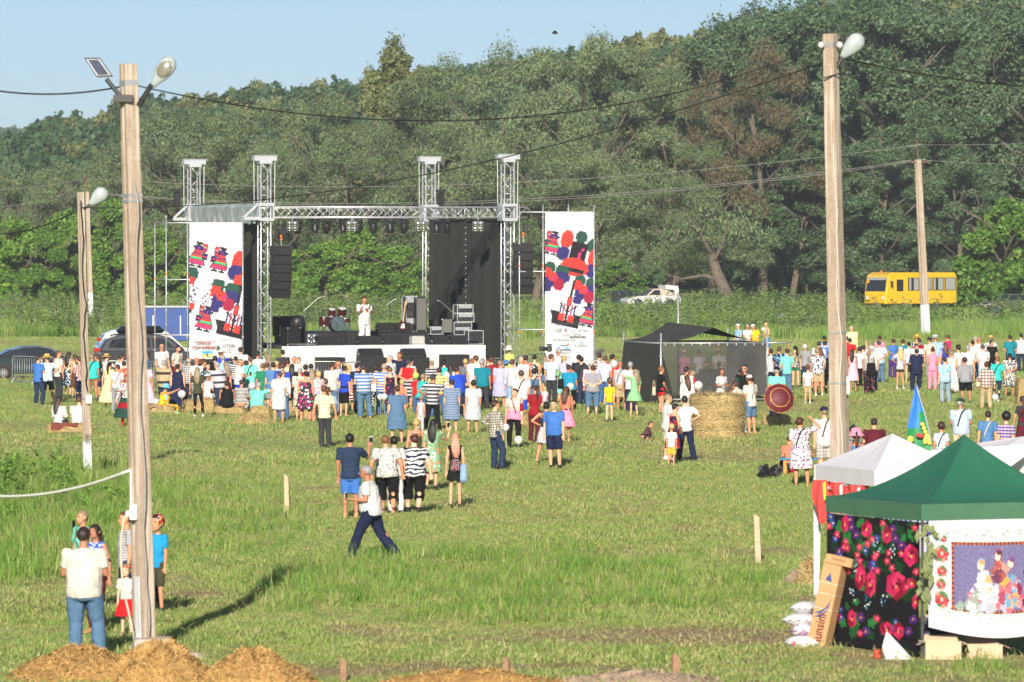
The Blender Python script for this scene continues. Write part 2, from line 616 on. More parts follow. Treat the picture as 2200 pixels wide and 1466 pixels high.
# ================================================================ trees
def leaf_material(name,lo,hi,trans=.3,rough=.55,spec=.35):
	k=NT(name)
	oi=k.n('ObjectInfo')
	at_=k.n('Attribute');at_.attribute_name='tint'
	f=k.math('MULTIPLY_ADD',oi.outputs['Random'],.35)
	f.node.inputs[2].default_value=0.0
	f2=k.math('ADD',f,at_.outputs['Fac'])
	c=k.ramp(f2,[(0.0,lo),(1.0,hi)])
	k.l(c,k.b.inputs['Base Color'])
	k.b.inputs['Roughness'].default_value=rough
	k.b.inputs['Specular IOR Level'].default_value=spec
	tr=k.n('BsdfTranslucent');k.l(c,tr.inputs[0])
	mx=k.n('MixShader');mx.inputs[0].default_value=trans
	k.l(k.b.outputs[0],mx.inputs[1]);k.l(tr.outputs[0],mx.inputs[2]);k.l(mx.outputs[0],k.out.inputs[0])
	return k.m
L_WILLOW=leaf_material('willow leaves',(.085,.130,.048),(.27,.35,.165))
L_POPLAR=leaf_material('poplar leaves',(.048,.095,.038),(.165,.25,.120))
L_MAPLE=leaf_material('maple leaves',(.068,.155,.018),(.22,.37,.048))
L_BROWN=leaf_material('withered leaves',(.125,.105,.052),(.24,.195,.105))
L_LINDEN=leaf_material('linden leaves',(.085,.115,.030),(.26,.28,.10))
L_DARK=leaf_material('dark hill leaves',(.034,.075,.030),(.095,.165,.065))
BARK=plain('bark',(.115,.09,.065),.9,0,.4,3,.6)

def crown_mesh(name,blobs,n,size,mat,seed,aspect=.5,droop=.0,sizevar=.35,top=0):
	"""leaves spread through the outer volume of many overlapping clumps"""
	r=np.random.default_rng(seed)
	B=np.array(blobs,dtype=float)  # x y z rx ry rz
	area=(B[:,3]*B[:,5])**1.0
	pick=r.choice(len(B),n,p=area/area.sum())
	d=r.normal(size=(n,3));d/=np.linalg.norm(d,axis=1)[:,None]
	rad=np.clip(r.normal(.90,.20,n),.3,1.4)
	lump=1+.16*np.sin(d[:,0]*7+pick*1.7)*np.sin(d[:,1]*6+pick)*np.sin(d[:,2]*8+pick*.6)
	P=B[pick,:3]+d*B[pick,3:6]*(rad*lump)[:,None]
	# drop leaves buried deep in other clumps
	inside=np.zeros(n,dtype=int)
	for b in B:
		q=(((P-b[:3])/b[3:6])**2).sum(1)
		inside+=q<.5
	ok=(inside<1)|(r.uniform(size=n)<.12)
	P,d,pick=P[ok],d[ok],pick[ok]
	m=len(P)
	nrm=d*.75+r.normal(size=(m,3))*.7+np.array([0,0,.25])
	nrm/=np.linalg.norm(nrm,axis=1)[:,None]
	a=r.normal(size=(m,3))+np.array([0,0,-droop])
	u=a-nrm*(a*nrm).sum(1)[:,None];u/=np.linalg.norm(u,axis=1)[:,None]
	w=np.cross(nrm,u)
	L=size*(1+sizevar*r.normal(size=m)).clip(.5,1.8)
	if top:
		P[:,2]*=top/np.sort(P[:,2])[-40]
	u=u*L[:,None]*.5;w=w*(L*aspect)[:,None]*.5
	V=np.stack([P-u,P+w,P+u,P-w],1).reshape(-1,3)
	o=np.arange(m)*4
	Fq=np.stack([o,o+1,o+2,o+3],1)
	tb=r.uniform(.0,.3,len(B))[pick]+r.uniform(0,.38,m)
	T=np.repeat(tb,4)
	return np_mesh(name,V,Fq,mat,np.repeat(T[:,None],3,1))
def blob_set(seed,H,Rr,base,kind):
	"""limb clusters round the trunk, each a handful of leaf clumps, with gaps between the clusters"""
	r=np.random.default_rng(seed)
	out=[]
	k={'willow':15,'poplar':19,'maple':22,'round':14}[kind]
	for i in range(k):
		t=(i+.5)/k
		z=base+(H-base)*(.08+.80*t**.9)+r.normal()*.35
		if kind=='poplar':
			prof=.55+.5*math.sin(math.pi*min(1,t*.85+.12))
		elif kind=='maple':
			prof=math.sqrt(max(.10,1-(1.2*t-.18)**2))
		else:
			prof=math.sqrt(max(.05,1-(1.25*t-.32)**2))
		a=i*2.4+r.uniform(-.6,.6)
		q=Rr*prof*r.uniform(.5,.85)
		cr=Rr*r.uniform(.26,.40)*(1.1-.35*t)
		c=np.array([q*math.cos(a),q*math.sin(a),z])
		for j in range(7):
			d=r.normal(size=3);d/=np.linalg.norm(d)
			d[2]=abs(d[2])*1.1-.25
			s=cr*r.uniform(.30,.58)
			p=c+d*cr*r.uniform(.5,1.0)
			out.append((*p,s*r.uniform(.9,1.3),s*r.uniform(.9,1.3),s*r.uniform(.7,1.1)))
	out.append((0,0,base+(H-base)*.86,Rr*.22,Rr*.22,(H-base)*.12))
	return out
def trunk_mesh(seed,H,Rr,base,lean=0.0):
	r=np.random.default_rng(seed)
	mb=MB()
	top=Vector((lean*H*.4+r.normal()*.3,r.normal()*.3,H*.72))
	mid=Vector((lean*H*.22+r.normal()*.2,r.normal()*.2,H*.36))
	mb.tube([(0,0,-.3),(0,0,.4),mid,top],[.55,.40,.28,.08],8)
	for i in range(9):
		t=.22+.65*i/9
		p=mid.lerp(top,(t-.36)/.64)if t>.36 else Vector((0,0,.4)).lerp(mid,t/.36)
		a=i*2.3+r.uniform(-.4,.4)
		L=Rr*r.uniform(.6,1.0)
		q=p+Vector((math.cos(a)*L*.5,math.sin(a)*L*.5,L*.45))
		e=p+Vector((math.cos(a)*L,math.sin(a)*L,L*r.uniform(.6,1.1)))
		mb.tube([p,q,e],[.17,.11,.03],6)
		e2=q+Vector((math.cos(a+.9)*L*.5,math.sin(a+.9)*L*.5,L*.6))
		mb.tube([q,e2],[.09,.02],5)
	return mb.mesh('trunk',BARK,True)

TREE={}
def tree_proto(key,kind,H,Rr,base,mat,n,size,aspect,droop,lean=0.0):
	TREE[key]=(crown_mesh('crown',blob_set(hash_(key),H,Rr,base,kind),n,size,mat,hash_(key)+1,aspect,droop,top=H),
				 trunk_mesh(hash_(key)+2,H,Rr,base,lean),H)
def hash_(s):
	return sum(ord(c)*(i+3)for i,c in enumerate(s))%9973
tree_proto('willow a','willow',20,5.6,2.5,L_WILLOW,42000,.28,.30,1.2)
tree_proto('willow b','willow',18,6.4,2.0,L_WILLOW,42000,.28,.30,1.2,.3)
tree_proto('willow c','round',22,5.4,3.0,L_WILLOW,42000,.28,.30,1.4)
tree_proto('poplar a','poplar',26,6.2,1.5,L_POPLAR,52000,.31,.55,.2)
tree_proto('poplar b','poplar',24,6.8,1.0,L_POPLAR,52000,.31,.55,.2,.25)
tree_proto('maple a','maple',9,4.4,-.3,L_MAPLE,30000,.33,.62,.3)
tree_proto('maple b','maple',10,4.2,-.3,L_MAPLE,30000,.33,.62,.3)
tree_proto('brown','willow',22,5.2,5.0,L_BROWN,34000,.27,.30,1.4)
tree_proto('linden','round',22,4.4,3.0,L_LINDEN,26000,.34,.62,.5)
TREE_ORDER=['willow a','willow b','willow c']

GR='trees of the wood behind the field'
TREE_WORDS={
	'willow':'silvery grey green willow','poplar':'dark grey green poplar','maple':'bright green leafy maple','brown':'withered brown willow','linden':'yellowish green linden'}
def plant_tree(key,px,top,d,label,width=1.0,group=GR,base_z=0.0):
	crown,trunk,H=TREE[key]
	x=(px-CX)*d/F
	ztop=EYE-(top-HY)*d/F
	s=(ztop-base_z)/H
	t=thing(key.split()[0]+'_tree',label,'tree',(x,d,base_z-.05),rnd.uniform(0,6.28),group)
	t.scale=(s*.5+.5*width*1.0 if False else width*(s**.5),width*(s**.5),s)
	obj('trunk',trunk,t);obj('crown',crown,t)
	return t

FOREST=[  # prototype, photo column, row of its top, distance, width, what sets it apart
	# bright bushy trees at the foot of the wood
	('maple a',25,470,476,1.0,'at the left edge of the field'),('maple b',95,500,474,.9,'left of the lamp pole with the white foot'),
	('maple a',150,455,482,1.0,'just behind the small lamp pole'),('maple b',235,430,484,1.1,'between the small lamp pole and the near pole'),
	('maple b',340,490,480,.9,'right of the near pole, above the blue truck'),('maple a',440,520,486,1.0,'behind the left banner'),
	('maple a',700,520,470,1.05,'behind the drum kit, left of the singer'),('maple b',770,490,474,1.1,'right behind the singer'),
	('maple a',850,530,472,1.0,'behind the tall amplifier on the stage'),('maple b',1330,560,470,.9,'right of the right banner'),
	('maple a',2172,430,462,1.05,'above the green car at the right edge'),('maple b',2120,560,470,.8,'behind the bonnet of the green car'),
	('maple a',600,560,478,.9,'behind the front left truss tower'),('maple b',1010,560,480,.9,'behind the black stage wall'),
	# willows, front row
	('willow b',30,350,500,1.0,'leftmost of the willows'),('willow a',130,345,515,1.0,'behind the small street lamp'),
	('willow c',215,330,520,.95,'left of the near concrete pole'),('willow b',345,250,505,1.1,'whose crown shows just right of the near pole'),
	('willow a',425,222,515,1.1,'above the rear left truss tower'),('willow c',500,232,500,1.0,'between the two left truss towers'),
	('willow b',580,300,495,1.0,'above the front left truss tower'),('willow a',640,210,520,1.1,'left of the yellowish linden, above the truss'),
	('willow c',720,200,510,1.1,'next to the yellowish linden on its left'),('willow b',790,270,495,1.05,'below the yellowish linden'),
	('willow a',890,165,515,1.0,'touching the yellowish linden on its right'),('willow c',960,120,520,1.05,'above the rear right truss tower'),
	('willow b',1010,250,496,1.05,'between the two right truss towers'),('willow a',1080,92,515,1.1,'above the front right truss tower'),
	('willow b',1150,270,492,1.1,'behind the top of the right banner'),('willow c',1190,110,520,1.1,'under the small flying bird'),
	('willow a',1285,72,512,1.1,'with the tallest tip left of the brown tree'),('willow b',1300,330,488,1.1,'low and wide, right of the right banner'),
	('willow c',1370,105,515,1.1,'second to the left of the withered brown tree'),('willow a',1450,135,510,1.1,'next to the withered brown tree on its left'),
	('willow b',1430,360,486,1.1,'leaning over the white convertible'),('poplar b',1545,40,520,1.0,'behind the withered brown tree'),
	('willow a',1530,300,492,1.0,'beside the bare leaning trunk'),
	('poplar a',1620,8,525,1.0,'rising above the withered brown tree'),('brown',1640,85,492,1.0,'left of the tall right pole'),
	('brown',1530,150,500,.7,'smaller, in front of the silvery willows'),
	# tall dark poplars on the right
	('poplar a',1740,-25,510,1.05,'left of the tall right pole'),('poplar b',1845,-30,505,1.1,'right behind the right street lamp'),
	('poplar a',1930,-20,512,1.1,'above the front of the yellow bus'),('poplar b',2010,-10,506,1.1,'above the rear pole by the bus'),
	('poplar a',2090,5,512,1.1,'above the rear of the yellow bus'),('poplar b',2175,-5,505,1.1,'at the right edge of the field'),
	('poplar a',2260,0,512,1.1,'cut by the right edge'),('poplar b',1700,250,494,1.0,'low, just left of the tall right pole'),
	('poplar a',1800,300,492,1.0,'low, behind the tall right pole'),('poplar b',1890,280,490,1.0,'low, behind the yellow bus'),
	('poplar a',2060,310,490,1.0,'low, behind the rear of the yellow bus'),('poplar b',1970,240,496,1.0,'mid height, behind the rear pole'),
	# second row
	('willow c',80,365,545,1.1,'second row, left of the small lamp pole'),('willow a',300,300,550,1.1,'second row, beside the near pole'),
	('linden',845,84,530,1.05,'standing up against the sky above the stage'),('linden',795,150,545,.8,'smaller, at the left foot of the tall linden'),
	('poplar b',1680,10,540,1.1,'second row, between brown tree and tall right pole'),('poplar a',2140,-30,545,1.1,'second row at the top right corner'),
]
for key,px,top,d,w,where in FOREST:
	plant_tree(key,px,top,d,'%s %s'%(TREE_WORDS[key.split()[0]],where),w)

def leaning_trunk():
	t=thing('leaning_tree','bare leaning trunk of an old willow beside the white convertible','tree',(ground(1572,661)[0],474,0))
	s=474/F
	mb=MB()
	mb.tube([(0,0,-.3),(-14*s,0,30*s),(-34*s,.3,75*s),(-46*s,.6,120*s)],[.62,.55,.48,.32],10)
	mb.build('trunk',BARK,t,True)
	for pts in([(-30,60),(-60,70),(-110,62),(-150,75)],[(-40,100),(-20,140),(-12,190)],[(-46,118),(-70,160),(-100,200)]):
		b=MB();b.tube([(x*s,.2,z*s)for x,z in pts],[.2,.15,.1,.04][:len(pts)],6)
		b.build('branch',BARK,t,True)
	blobs=[(-60*s+i*1.1-2,.5,6+.9*(i%3),1.5,1.3,1.0)for i in range(7)]
	obj('crown',crown_mesh('crown',blobs,2600,.34,L_WILLOW,77,.3,1.5),t)
leaning_trunk()

# ================================================================ wooded hill
CREST=[(-600,330),(-100,300),(0,288),(60,268),(150,247),(230,240),(330,200),(430,188),(520,172),(620,160),(700,155),(780,150),(900,130),
		 (1050,125),(1200,100),(1400,72),(1550,38),(1650,8),(1750,-12),(1900,-30),(2200,-60),(2800,-100)]
def make_hill():
	cx=np.array([c[0]for c in CREST]);cy=np.array([c[1]for c in CREST])
	TH=14.2
	def crest_z(x,d):
		px=CX+x/800.0*F
		return EYE+(HY-np.interp(px,cx,cy))*800/F-TH
	xs=np.linspace(-220,260,97);ys=np.linspace(560,1000,60)
	X,Y=np.meshgrid(xs,ys)
	def hz(x,y):
		t=np.clip((y-575)/225,0,1)
		s=t*t*(3-2*t)
		return-0.4+s*(crest_z(x,y)+.4)+np.where(y>800,(y-800)*.03,0)+1.0*np.sin(x*.07)*np.sin(y*.05)*s
	Z=hz(X,Y)
	v=np.stack([X.ravel(),Y.ravel(),Z.ravel()],1)
	nx,ny=len(xs),len(ys)
	i=(np.arange(ny-1)[:,None]*nx+np.arange(nx-1)[None,:]).ravel()
	f=np.stack([i,i+1,i+nx+1,i+nx],1)
	m=plain('hill soil',(.06,.075,.03),.95,0,.3,.3)
	tag(obj('hill',np_mesh('hill',v,f,m,smooth=True)),'wooded hillside behind the field',kind='structure')
	protos=[]
	for s in range(6):
		bl=blob_set(300+s,11,4.2,.5,'round')
		protos.append(crown_mesh('hill_crown',bl,5200,.62,L_DARK if s%6!=4 else L_LINDEN,400+s,.7,.2))
	n=2600
	x=rng.uniform(-100,118,n);y=rng.uniform(585,840,n)
	keep=np.abs(x)<y*(1100/F)*1.2
	x,y=x[keep],y[keep]
	z=hz(x,y)
	rot,sc=rs(len(x),.75,1.2,.04)
	sc*=np.array([1.0,1.0,1.05])
	tag(scatter('hill_forest',np.stack([x,y,z],1),rot,sc,proto_collection('hill crowns',protos)),'dense forest covering the far hillside',kind='stuff')
	# a farther ridge seen at the left edge
	xs=np.linspace(-420,-60,40);ys=np.linspace(1300,1900,12)
	X,Y=np.meshgrid(xs,ys)
	Z=np.clip((Y-1300)/300,0,1)*(EYE+(HY-296-.1*(CX+X/1600*F))*1600/F-9)
	v=np.stack([X.ravel(),Y.ravel(),Z.ravel()-.5],1)
	nx,ny=len(xs),len(ys)
	i=(np.arange(ny-1)[:,None]*nx+np.arange(nx-1)[None,:]).ravel()
	f=np.stack([i,i+1,i+nx+1,i+nx],1)
	tag(obj('far_hill',np_mesh('far_hill',v,f,m,smooth=True)),'farther wooded ridge at the left',kind='structure')
	x=rng.uniform(-200,-110,700);y=rng.uniform(1450,1800,700)
	z=np.clip((y-1300)/300,0,1)*(EYE+(HY-296-.1*(CX+x/1600*F))*1600/F-9)-.5
	rot,sc=rs(700,.9,1.3,.04)
	tag(scatter('far_forest',np.stack([x,y,z],1),rot,sc,bpy.data.collections['hill crowns']),'forest on the farther ridge',kind='stuff')
make_hill()

# ================================================================ evening haze
def make_haze():
	mb=MB()
	mb.box((0,975,44),(3200,2350,91))
	k=bpy.data.materials.new('haze air')
	k.use_nodes=True
	t=k.node_tree
	t.nodes.remove(t.nodes['Principled BSDF'])
	v=t.nodes.new('ShaderNodeVolumePrincipled')
	v.inputs['Color'].default_value=(.80,.88,1.0,1)
	v.inputs['Density'].default_value=.00016
	v.inputs['Anisotropy'].default_value=0.0
	t.links.new(v.outputs[0],t.nodes['Material Output'].inputs['Volume'])
	tag(mb.build('haze',k),'thin evening haze over the field',kind='stuff')
make_haze()
# ================================================================ stage
TH_ST=R(20)
OX,OY=(568-CX)*222/F,222.0
CS,SN=math.cos(TH_ST),math.sin(TH_ST)
def SP(u,v,z=0.0):
	return Vector((OX+u*CS-v*SN,OY+u*SN+v*CS,z))
def su(px,v):
	q=(px-CX)/F
	return(q*(OY+v*CS)-OX+v*SN)/(CS-q*SN)
def sz(py,u,v):
	return EYE-(py-HY)*SP(u,v).y/F
def spx(px,v,z=0.0):
	return SP(su(px,v),v,z)

ALU=plain('aluminium',(.62,.64,.67),.38,.55,.10,9)
STEEL=plain('galvanised steel',(.48,.50,.52),.45,.6,.15,8)
BLACK=plain('black painted metal',(.018,.018,.020),.45,0,.3,8)
BLACKWOOD=plain('black cabinet finish',(.010,.010,.011),.6,0,.35,10,.2)
GRILLE=plain('speaker grille',(.014,.014,.015),.7,.2,.5,60,.3)
CHROME=plain('chrome',(.7,.7,.72),.18,1.0,.05,8)
ORANGE=plain('orange plastic',(.75,.16,.03),.5)
WHITECLOTH=plain('white banner cloth',(.55,.55,.565),.75,0,.035,3,.15)
BLACKCLOTH=plain('black shade cloth',(.030,.031,.027),.9,0,.18,2.2,.3)
GREYTARP=plain('grey tarpaulin',(.27,.31,.31),.5,0,.25,2.5,.4)
DECK=plain('stage deck',(.06,.055,.05),.8,0,.3,3)
CASE=plain('flight case black',(.030,.030,.032),.5,0,.3,6)
WOODRED=plain('red lacquer',(.06,.010,.009),.25,0,.2,5)

# ---- shared truss pieces
def rod(name,L,r,mat,n=6):
	mb=MB();mb.tube([(0,0,0),(0,0,L)],r,n)
	return mb.mesh(name,mat,True)
BR_DIAG=rod('brace',math.hypot(.40,.42),.011,ALU,5)
BR_FLAT=rod('brace',.40,.011,ALU,5)
def place_rod(me,a,b,parent,name='brace'):
	o=obj(name,me,parent)
	a,b=Vector(a),Vector(b)
	o.location=a
	o.rotation_mode='QUATERNION'
	o.rotation_quaternion=(b-a).to_track_quat('Z','Y')
	L=(b-a).length
	o.scale=(1,1,L/me['len'])
	return o
for _m,_l in((BR_DIAG,math.hypot(.40,.42)),(BR_FLAT,.40)):
	_m['len']=_l
W2=.20
def lattice(t,p0,p1,side,up,faces=(0,1,2,3),bay=.42):
	"""square truss between two points: four chords and zigzag braces, all parts of t"""
	p0,p1,side,up=Vector(p0),Vector(p1),Vector(side).normalized(),Vector(up).normalized()
	L=(p1-p0).length
	cs=[side*a*W2+up*b*W2 for a,b in((-1,-1),(1,-1),(1,1),(-1,1))]
	for c in cs:
		mb=MB();mb.tube([p0+c,p1+c],.026,7)
		mb.build('chord',ALU,t,True)
	n=max(2,round(L/bay))
	for fidx in faces:
		a,b=cs[fidx],cs[(fidx+1)%4]
		for i in range(n):
			q0,q1=p0.lerp(p1,i/n),p0.lerp(p1,(i+1)/n)
			if(i+fidx)%2:
				place_rod(BR_DIAG,q0+a,q1+b,t)
			else:
				place_rod(BR_DIAG,q0+b,q1+a,t)
			if i%6==0:
				place_rod(BR_FLAT,q0+a,q0+b,t)

TOWERS=[(0,0,335,'front left truss tower of the stage with grey head beam'),(10.1,0,332,'front right truss tower of the stage beside the right speaker column'),
		  (0,9.5,343,'rear left truss tower above the left banner'),(10.1,9.5,337,'rear right truss tower beside the black side wall')]
TRUSS_Z=6.93
for u,v,ptop,lab in TOWERS:
	Z=sz(ptop,u,v)
	t=thing('truss_tower',lab,'truss tower',SP(u,v,0),TH_ST,'truss towers of the stage')
	lattice(t,(0,0,.12),(0,0,Z-.3),(1,0,0),(0,1,0))
	mb=MB();mb.box((0,0,.06),(.75,.75,.10));mb.build('base_plate',STEEL,t)
	mb=MB();mb.box((0,0,Z-.10),(.92,.34,.19));mb.box((0,0,Z-.25),(.5,.46,.12));mb.box((0,0,Z+.006),(.98,.40,.02))
	mb.build('head_beam',ALU,t)
	for s in(-1,1):
		mb=MB();mb.tube([(s*.43,0,Z-.2),(s*.42,0,TRUSS_Z+.3)],.014,5);mb.build('lifting_chain',STEEL,t)
	mb=MB()
	for s in(-1,1):
		mb.box((s*.29,0,TRUSS_Z),(.06,.62,.66));mb.box((0,s*.29,TRUSS_Z+.29),(.52,.05,.12));mb.box((0,s*.29,TRUSS_Z-.29),(.52,.05,.12))
	mb.build('sleeve_block',ALU,t)
	for a in range(4):
		x,y=(.62,.62,-.62,-.62)[a],(.62,-.62,.62,-.62)[a]
		mb=MB();mb.tube([(x*1.25,y*1.25,.08),(x*.33,y*.33,1.0)],.03,6);mb.build('outrigger',ALU,t)
	if v==9.5 and u==0 or u==10.1 and v==9.5:
		mb=MB();x0=-.75 if u==0 else.48
		mb.box((x0,-.1,TRUSS_Z+.55),(.24,.3,.62),bevel=.05);mb.box((x0,-.1,TRUSS_Z+.92),(.34,.3,.1));mb.build('chain_hoist',BLACK,t)
	if u==0:
		mb=MB()
		mb.bar((-.3,-.2,TRUSS_Z-.25),(-.95,-.2,TRUSS_Z-.25),.10,.12);mb.bar((-.9,-.2,TRUSS_Z-.2),(-.35,-.2,TRUSS_Z+.3),.07,.09)
		mb.build('pulley_bracket',ALU,t)

def truss(lab,a,b,ends=(0,0),z=TRUSS_Z):
	A,B=SP(*a,z),SP(*b,z)
	d=(B-A).normalized()
	A,B=A+d*ends[0],B+d*ends[1]
	t=thing('roof_truss',lab,'truss',A,0,'horizontal trusses of the stage roof')
	lattice(t,(0,0,0),B-A,Vector((0,0,1)).cross(d),(0,0,1),bay=.44)
truss('front roof truss carrying the row of stage lights',(0,0),(10.1,0),(.32,.75))
truss('rear roof truss between the two back towers',(0,9.5),(10.1,9.5),(.32,-.32))
truss('left side roof truss under the grey tarpaulin',(0,0),(0,9.5),(.32,-.32))
truss('right side roof truss above the black side wall',(10.1,0),(10.1,9.5),(.32,-.32))

# tarpaulin rolled along the left side truss
def tarp():
	a,b=Vector((-.30,.4,0)),Vector((-.30,9.1,0))
	V,Fc=[],[]
	n,m=60,10
	for i in range(n+1):
		y=.4+8.7*i/n
		for j in range(m+1):
			k=j/m
			z=.32-.78*k+.03*math.sin(i*.9)
			x=-.27-.05*math.sin(i*1.7+j*.5)*k-.03*math.sin(i*.6)
			if j==0:
				x+=.5
			V.append((x,y,TRUSS_Z+z))
			if i<n and j<m:
				o=i*(m+1)+j
				Fc.append((o,o+1,o+m+2,o+m+1))
	o=obj('tarpaulin',np_mesh('tarpaulin',V,Fc,GREYTARP,smooth=True),None,SP(0,0,0),TH_ST)
	tag(o,'silvery grey tarpaulin wrapped over the left roof truss','tarpaulin')
tarp()

def hanging_cloth(name,lab,cat,u,v0,v1,z0,z1,mat,flare=0.0,n=40,m=16,amp=.05,eyelets=False):
	V,Fc=[],[]
	for i in range(n+1):
		for j in range(m+1):
			k,h=i/n,j/m
			v=v0+(v1-v0)*k
			z=z1+(z0-z1)*h
			uu=u+amp*math.sin(k*17)*(.3+.7*h)+amp*.5*math.sin(k*41+1)
			vv=v-flare*max(0,h-.6)**2*6*(1-k)
			V.append((uu,vv,z))
			if i<n and j<m:
				o=i*(m+1)+j
				Fc.append((o,o+1,o+m+2,o+m+1))
	t=thing(name,lab,cat,SP(0,0,0),TH_ST)
	obj('cloth',np_mesh('cloth',V,Fc,mat,smooth=True),t)
	if eyelets:
		for vv in(v0+.03,(v0+v1)/2):
			mb=MB()
			for j in range(26):
				z=z0+(z1-z0)*(j+.5)/26
				mb.ball((u-.06+amp*math.sin((vv-v0)/(v1-v0)*17),vv,z),.022,6)
			tag(mb.build('lacing',WHITECLOTH,t),kind='stuff')
	return t
hanging_cloth('side_wall','tall black cloth wall closing the right side of the stage','stage wall',10.05,.35,9.2,.6,TRUSS_Z-.25,BLACKCLOTH,.25,eyelets=True)
hanging_cloth('side_wall','narrow black cloth wall behind the left banner','stage wall',.1,.5,9.2,.5,TRUSS_Z-.25,BLACKCLOTH)

# ---- deck
DECK_Z=1.69
def stage_deck():
	t=thing('stage_deck','stage platform with black top and white cloth skirt','stage',SP(0,0,0),TH_ST)
	u0,u1=su(606,-.9),su(1042,-.9)
	mb=MB();mb.box(((u0+u1)/2,3.2,DECK_Z-.05),(u1-u0,8.2,.10));mb.build('deck_top',DECK,t)
	V,Fc=[],[]
	n,m=90,8
	for i in range(n+1):
		for j in range(m+1):
			k,h=i/n,j/m
			u=u0-.02+(u1-u0+.04)*k
			V.append((u,-.93-.022*math.sin(k*60)*h-.03*math.sin(k*23+h*2)*h,DECK_Z+.01-(DECK_Z-.03)*h+.03*math.sin(k*3.1)*(h<.05)))
			if i<n and j<m:
				o=i*(m+1)+j
				Fc.append((o,o+1,o+m+2,o+m+1))
	obj('skirt',np_mesh('skirt',V,Fc,WHITECLOTH,smooth=True),t)
	for i in range(7):
		for v in(-.7,3.2,7.1):
			mb=MB();mb.tube([(u0+.2+(u1-u0-.4)*i/6,v,0),(u0+.2+(u1-u0-.4)*i/6,v,DECK_Z-.1)],.03,6)
			mb.build('leg',STEEL,t)
	r=thing('drum_riser','low black riser across the back of the stage','riser',SP(0,0,DECK_Z),TH_ST)
	a,b=su(655,2.6),su(1005,2.6)
	for i in range(4):
		w=(b-a)/4
		mb=MB();mb.box((a+w*(i+.5),4.6,.24),(w-.02,4.0,.48),bevel=.01);mb.build('riser_panel',BLACKWOOD,r)
stage_deck()
RISER_Z=DECK_Z+.48

# ---- lights
def head_mesh():
	mb=MB()
	mb.box((0,0,-.10),(.30,.30,.14),bevel=.03)
	for s in(-1,1):
		mb.box((s*.15,0,-.30),(.05,.12,.34),bevel=.015)
	return mb.mesh('yoke',BLACK)
def head_body():
	mb=MB();mb.lathe([(.03,-.20),(.10,-.19),(.125,-.08),(.12,.05),(.10,.16),(.085,.20)],(0,0,0),12)
	return mb.mesh('lamp_head',BLACK,True)
def lens_mesh():
	mb=MB();mb.lathe([(.09,-.205),(.085,-.215),(.01,-.22)],(0,0,0),12)
	return mb.mesh('lens',plain('lens glass',(.25,.27,.30),.08,.3),True)
HY_,HB_,HL_=head_mesh(),head_body(),lens_mesh()
CLAMP=MB();CLAMP.box((0,0,-.0),(.06,.06,.10));CLAMP=CLAMP.mesh('clamp',STEEL)
BL_BODY=MB();BL_BODY.box((0,0,0),(.44,.16,.42),bevel=.03);BL_BODY=BL_BODY.mesh('blinder_body',plain('grey painted metal',(.16,.16,.17),.5))
BL_LAMP=MB();BL_LAMP.lathe([(.085,0),(.095,-.03),(.085,-.05),(.04,-.03),(.01,-.02)],(0,0,0),12,m=Matrix.Rotation(R(90),3,'X')@Matrix.Rotation(R(180),3,'X'));BL_LAMP=BL_LAMP.mesh('lamp',CHROME,True)
def moving_head(px,v,tilt,i,lab):
	u=su(px,v)
	t=thing('stage_light',lab,'stage light',SP(u,v,TRUSS_Z-.24),TH_ST,'moving head lights under the front truss')
	obj('clamp',CLAMP,t)
	obj('yoke',HY_,t)
	h=obj('lamp_head',HB_,t,(0,0,-.40));h.rotation_euler=(R(tilt),0,0)
	obj('lens',HL_,h)
def blinder(px,v,tilt,lab):
	u=su(px,v)
	t=thing('blinder_light',lab,'stage light',SP(u,v,TRUSS_Z-.24),TH_ST,'four lamp blinders under the front truss')
	obj('clamp',CLAMP,t)
	b=obj('blinder_body',BL_BODY,t,(0,0,-.32));b.rotation_euler=(R(tilt),0,R(-18))
	for x in(-.105,.105):
		for z in(-.1,.1):
			obj('lamp',BL_LAMP,b,(x,-.085,z))
for i,(px,w)in enumerate([(628,'leftmost, beside the left speaker column'),(756,'second from the left, above the drum kit'),(904,'third from the left, above the tall amplifier'),(1027,'rightmost, in front of the black wall')]):
	blinder(px,-.15,14,'four lamp blinder hanging under the front truss, '+w)
LW=['just right of the leftmost blinder','third lamp from the left tower','fourth lamp from the left tower','left neighbour of the second blinder','right neighbour of the second blinder',
	  'above the singer on his left','right above the singer','right neighbour of the lamp above the singer','right neighbour of the third blinder','second to the right of the third blinder']
for i,(px,tl)in enumerate([(640,20),(677,-10),(702,25),(737,-15),(770,20),(802,10),(838,0),(868,15),(938,-10),(960,20)]):
	moving_head(px,.15 if i%2 else-.12,tl,i,'black moving head light under the front truss, '+LW[i])

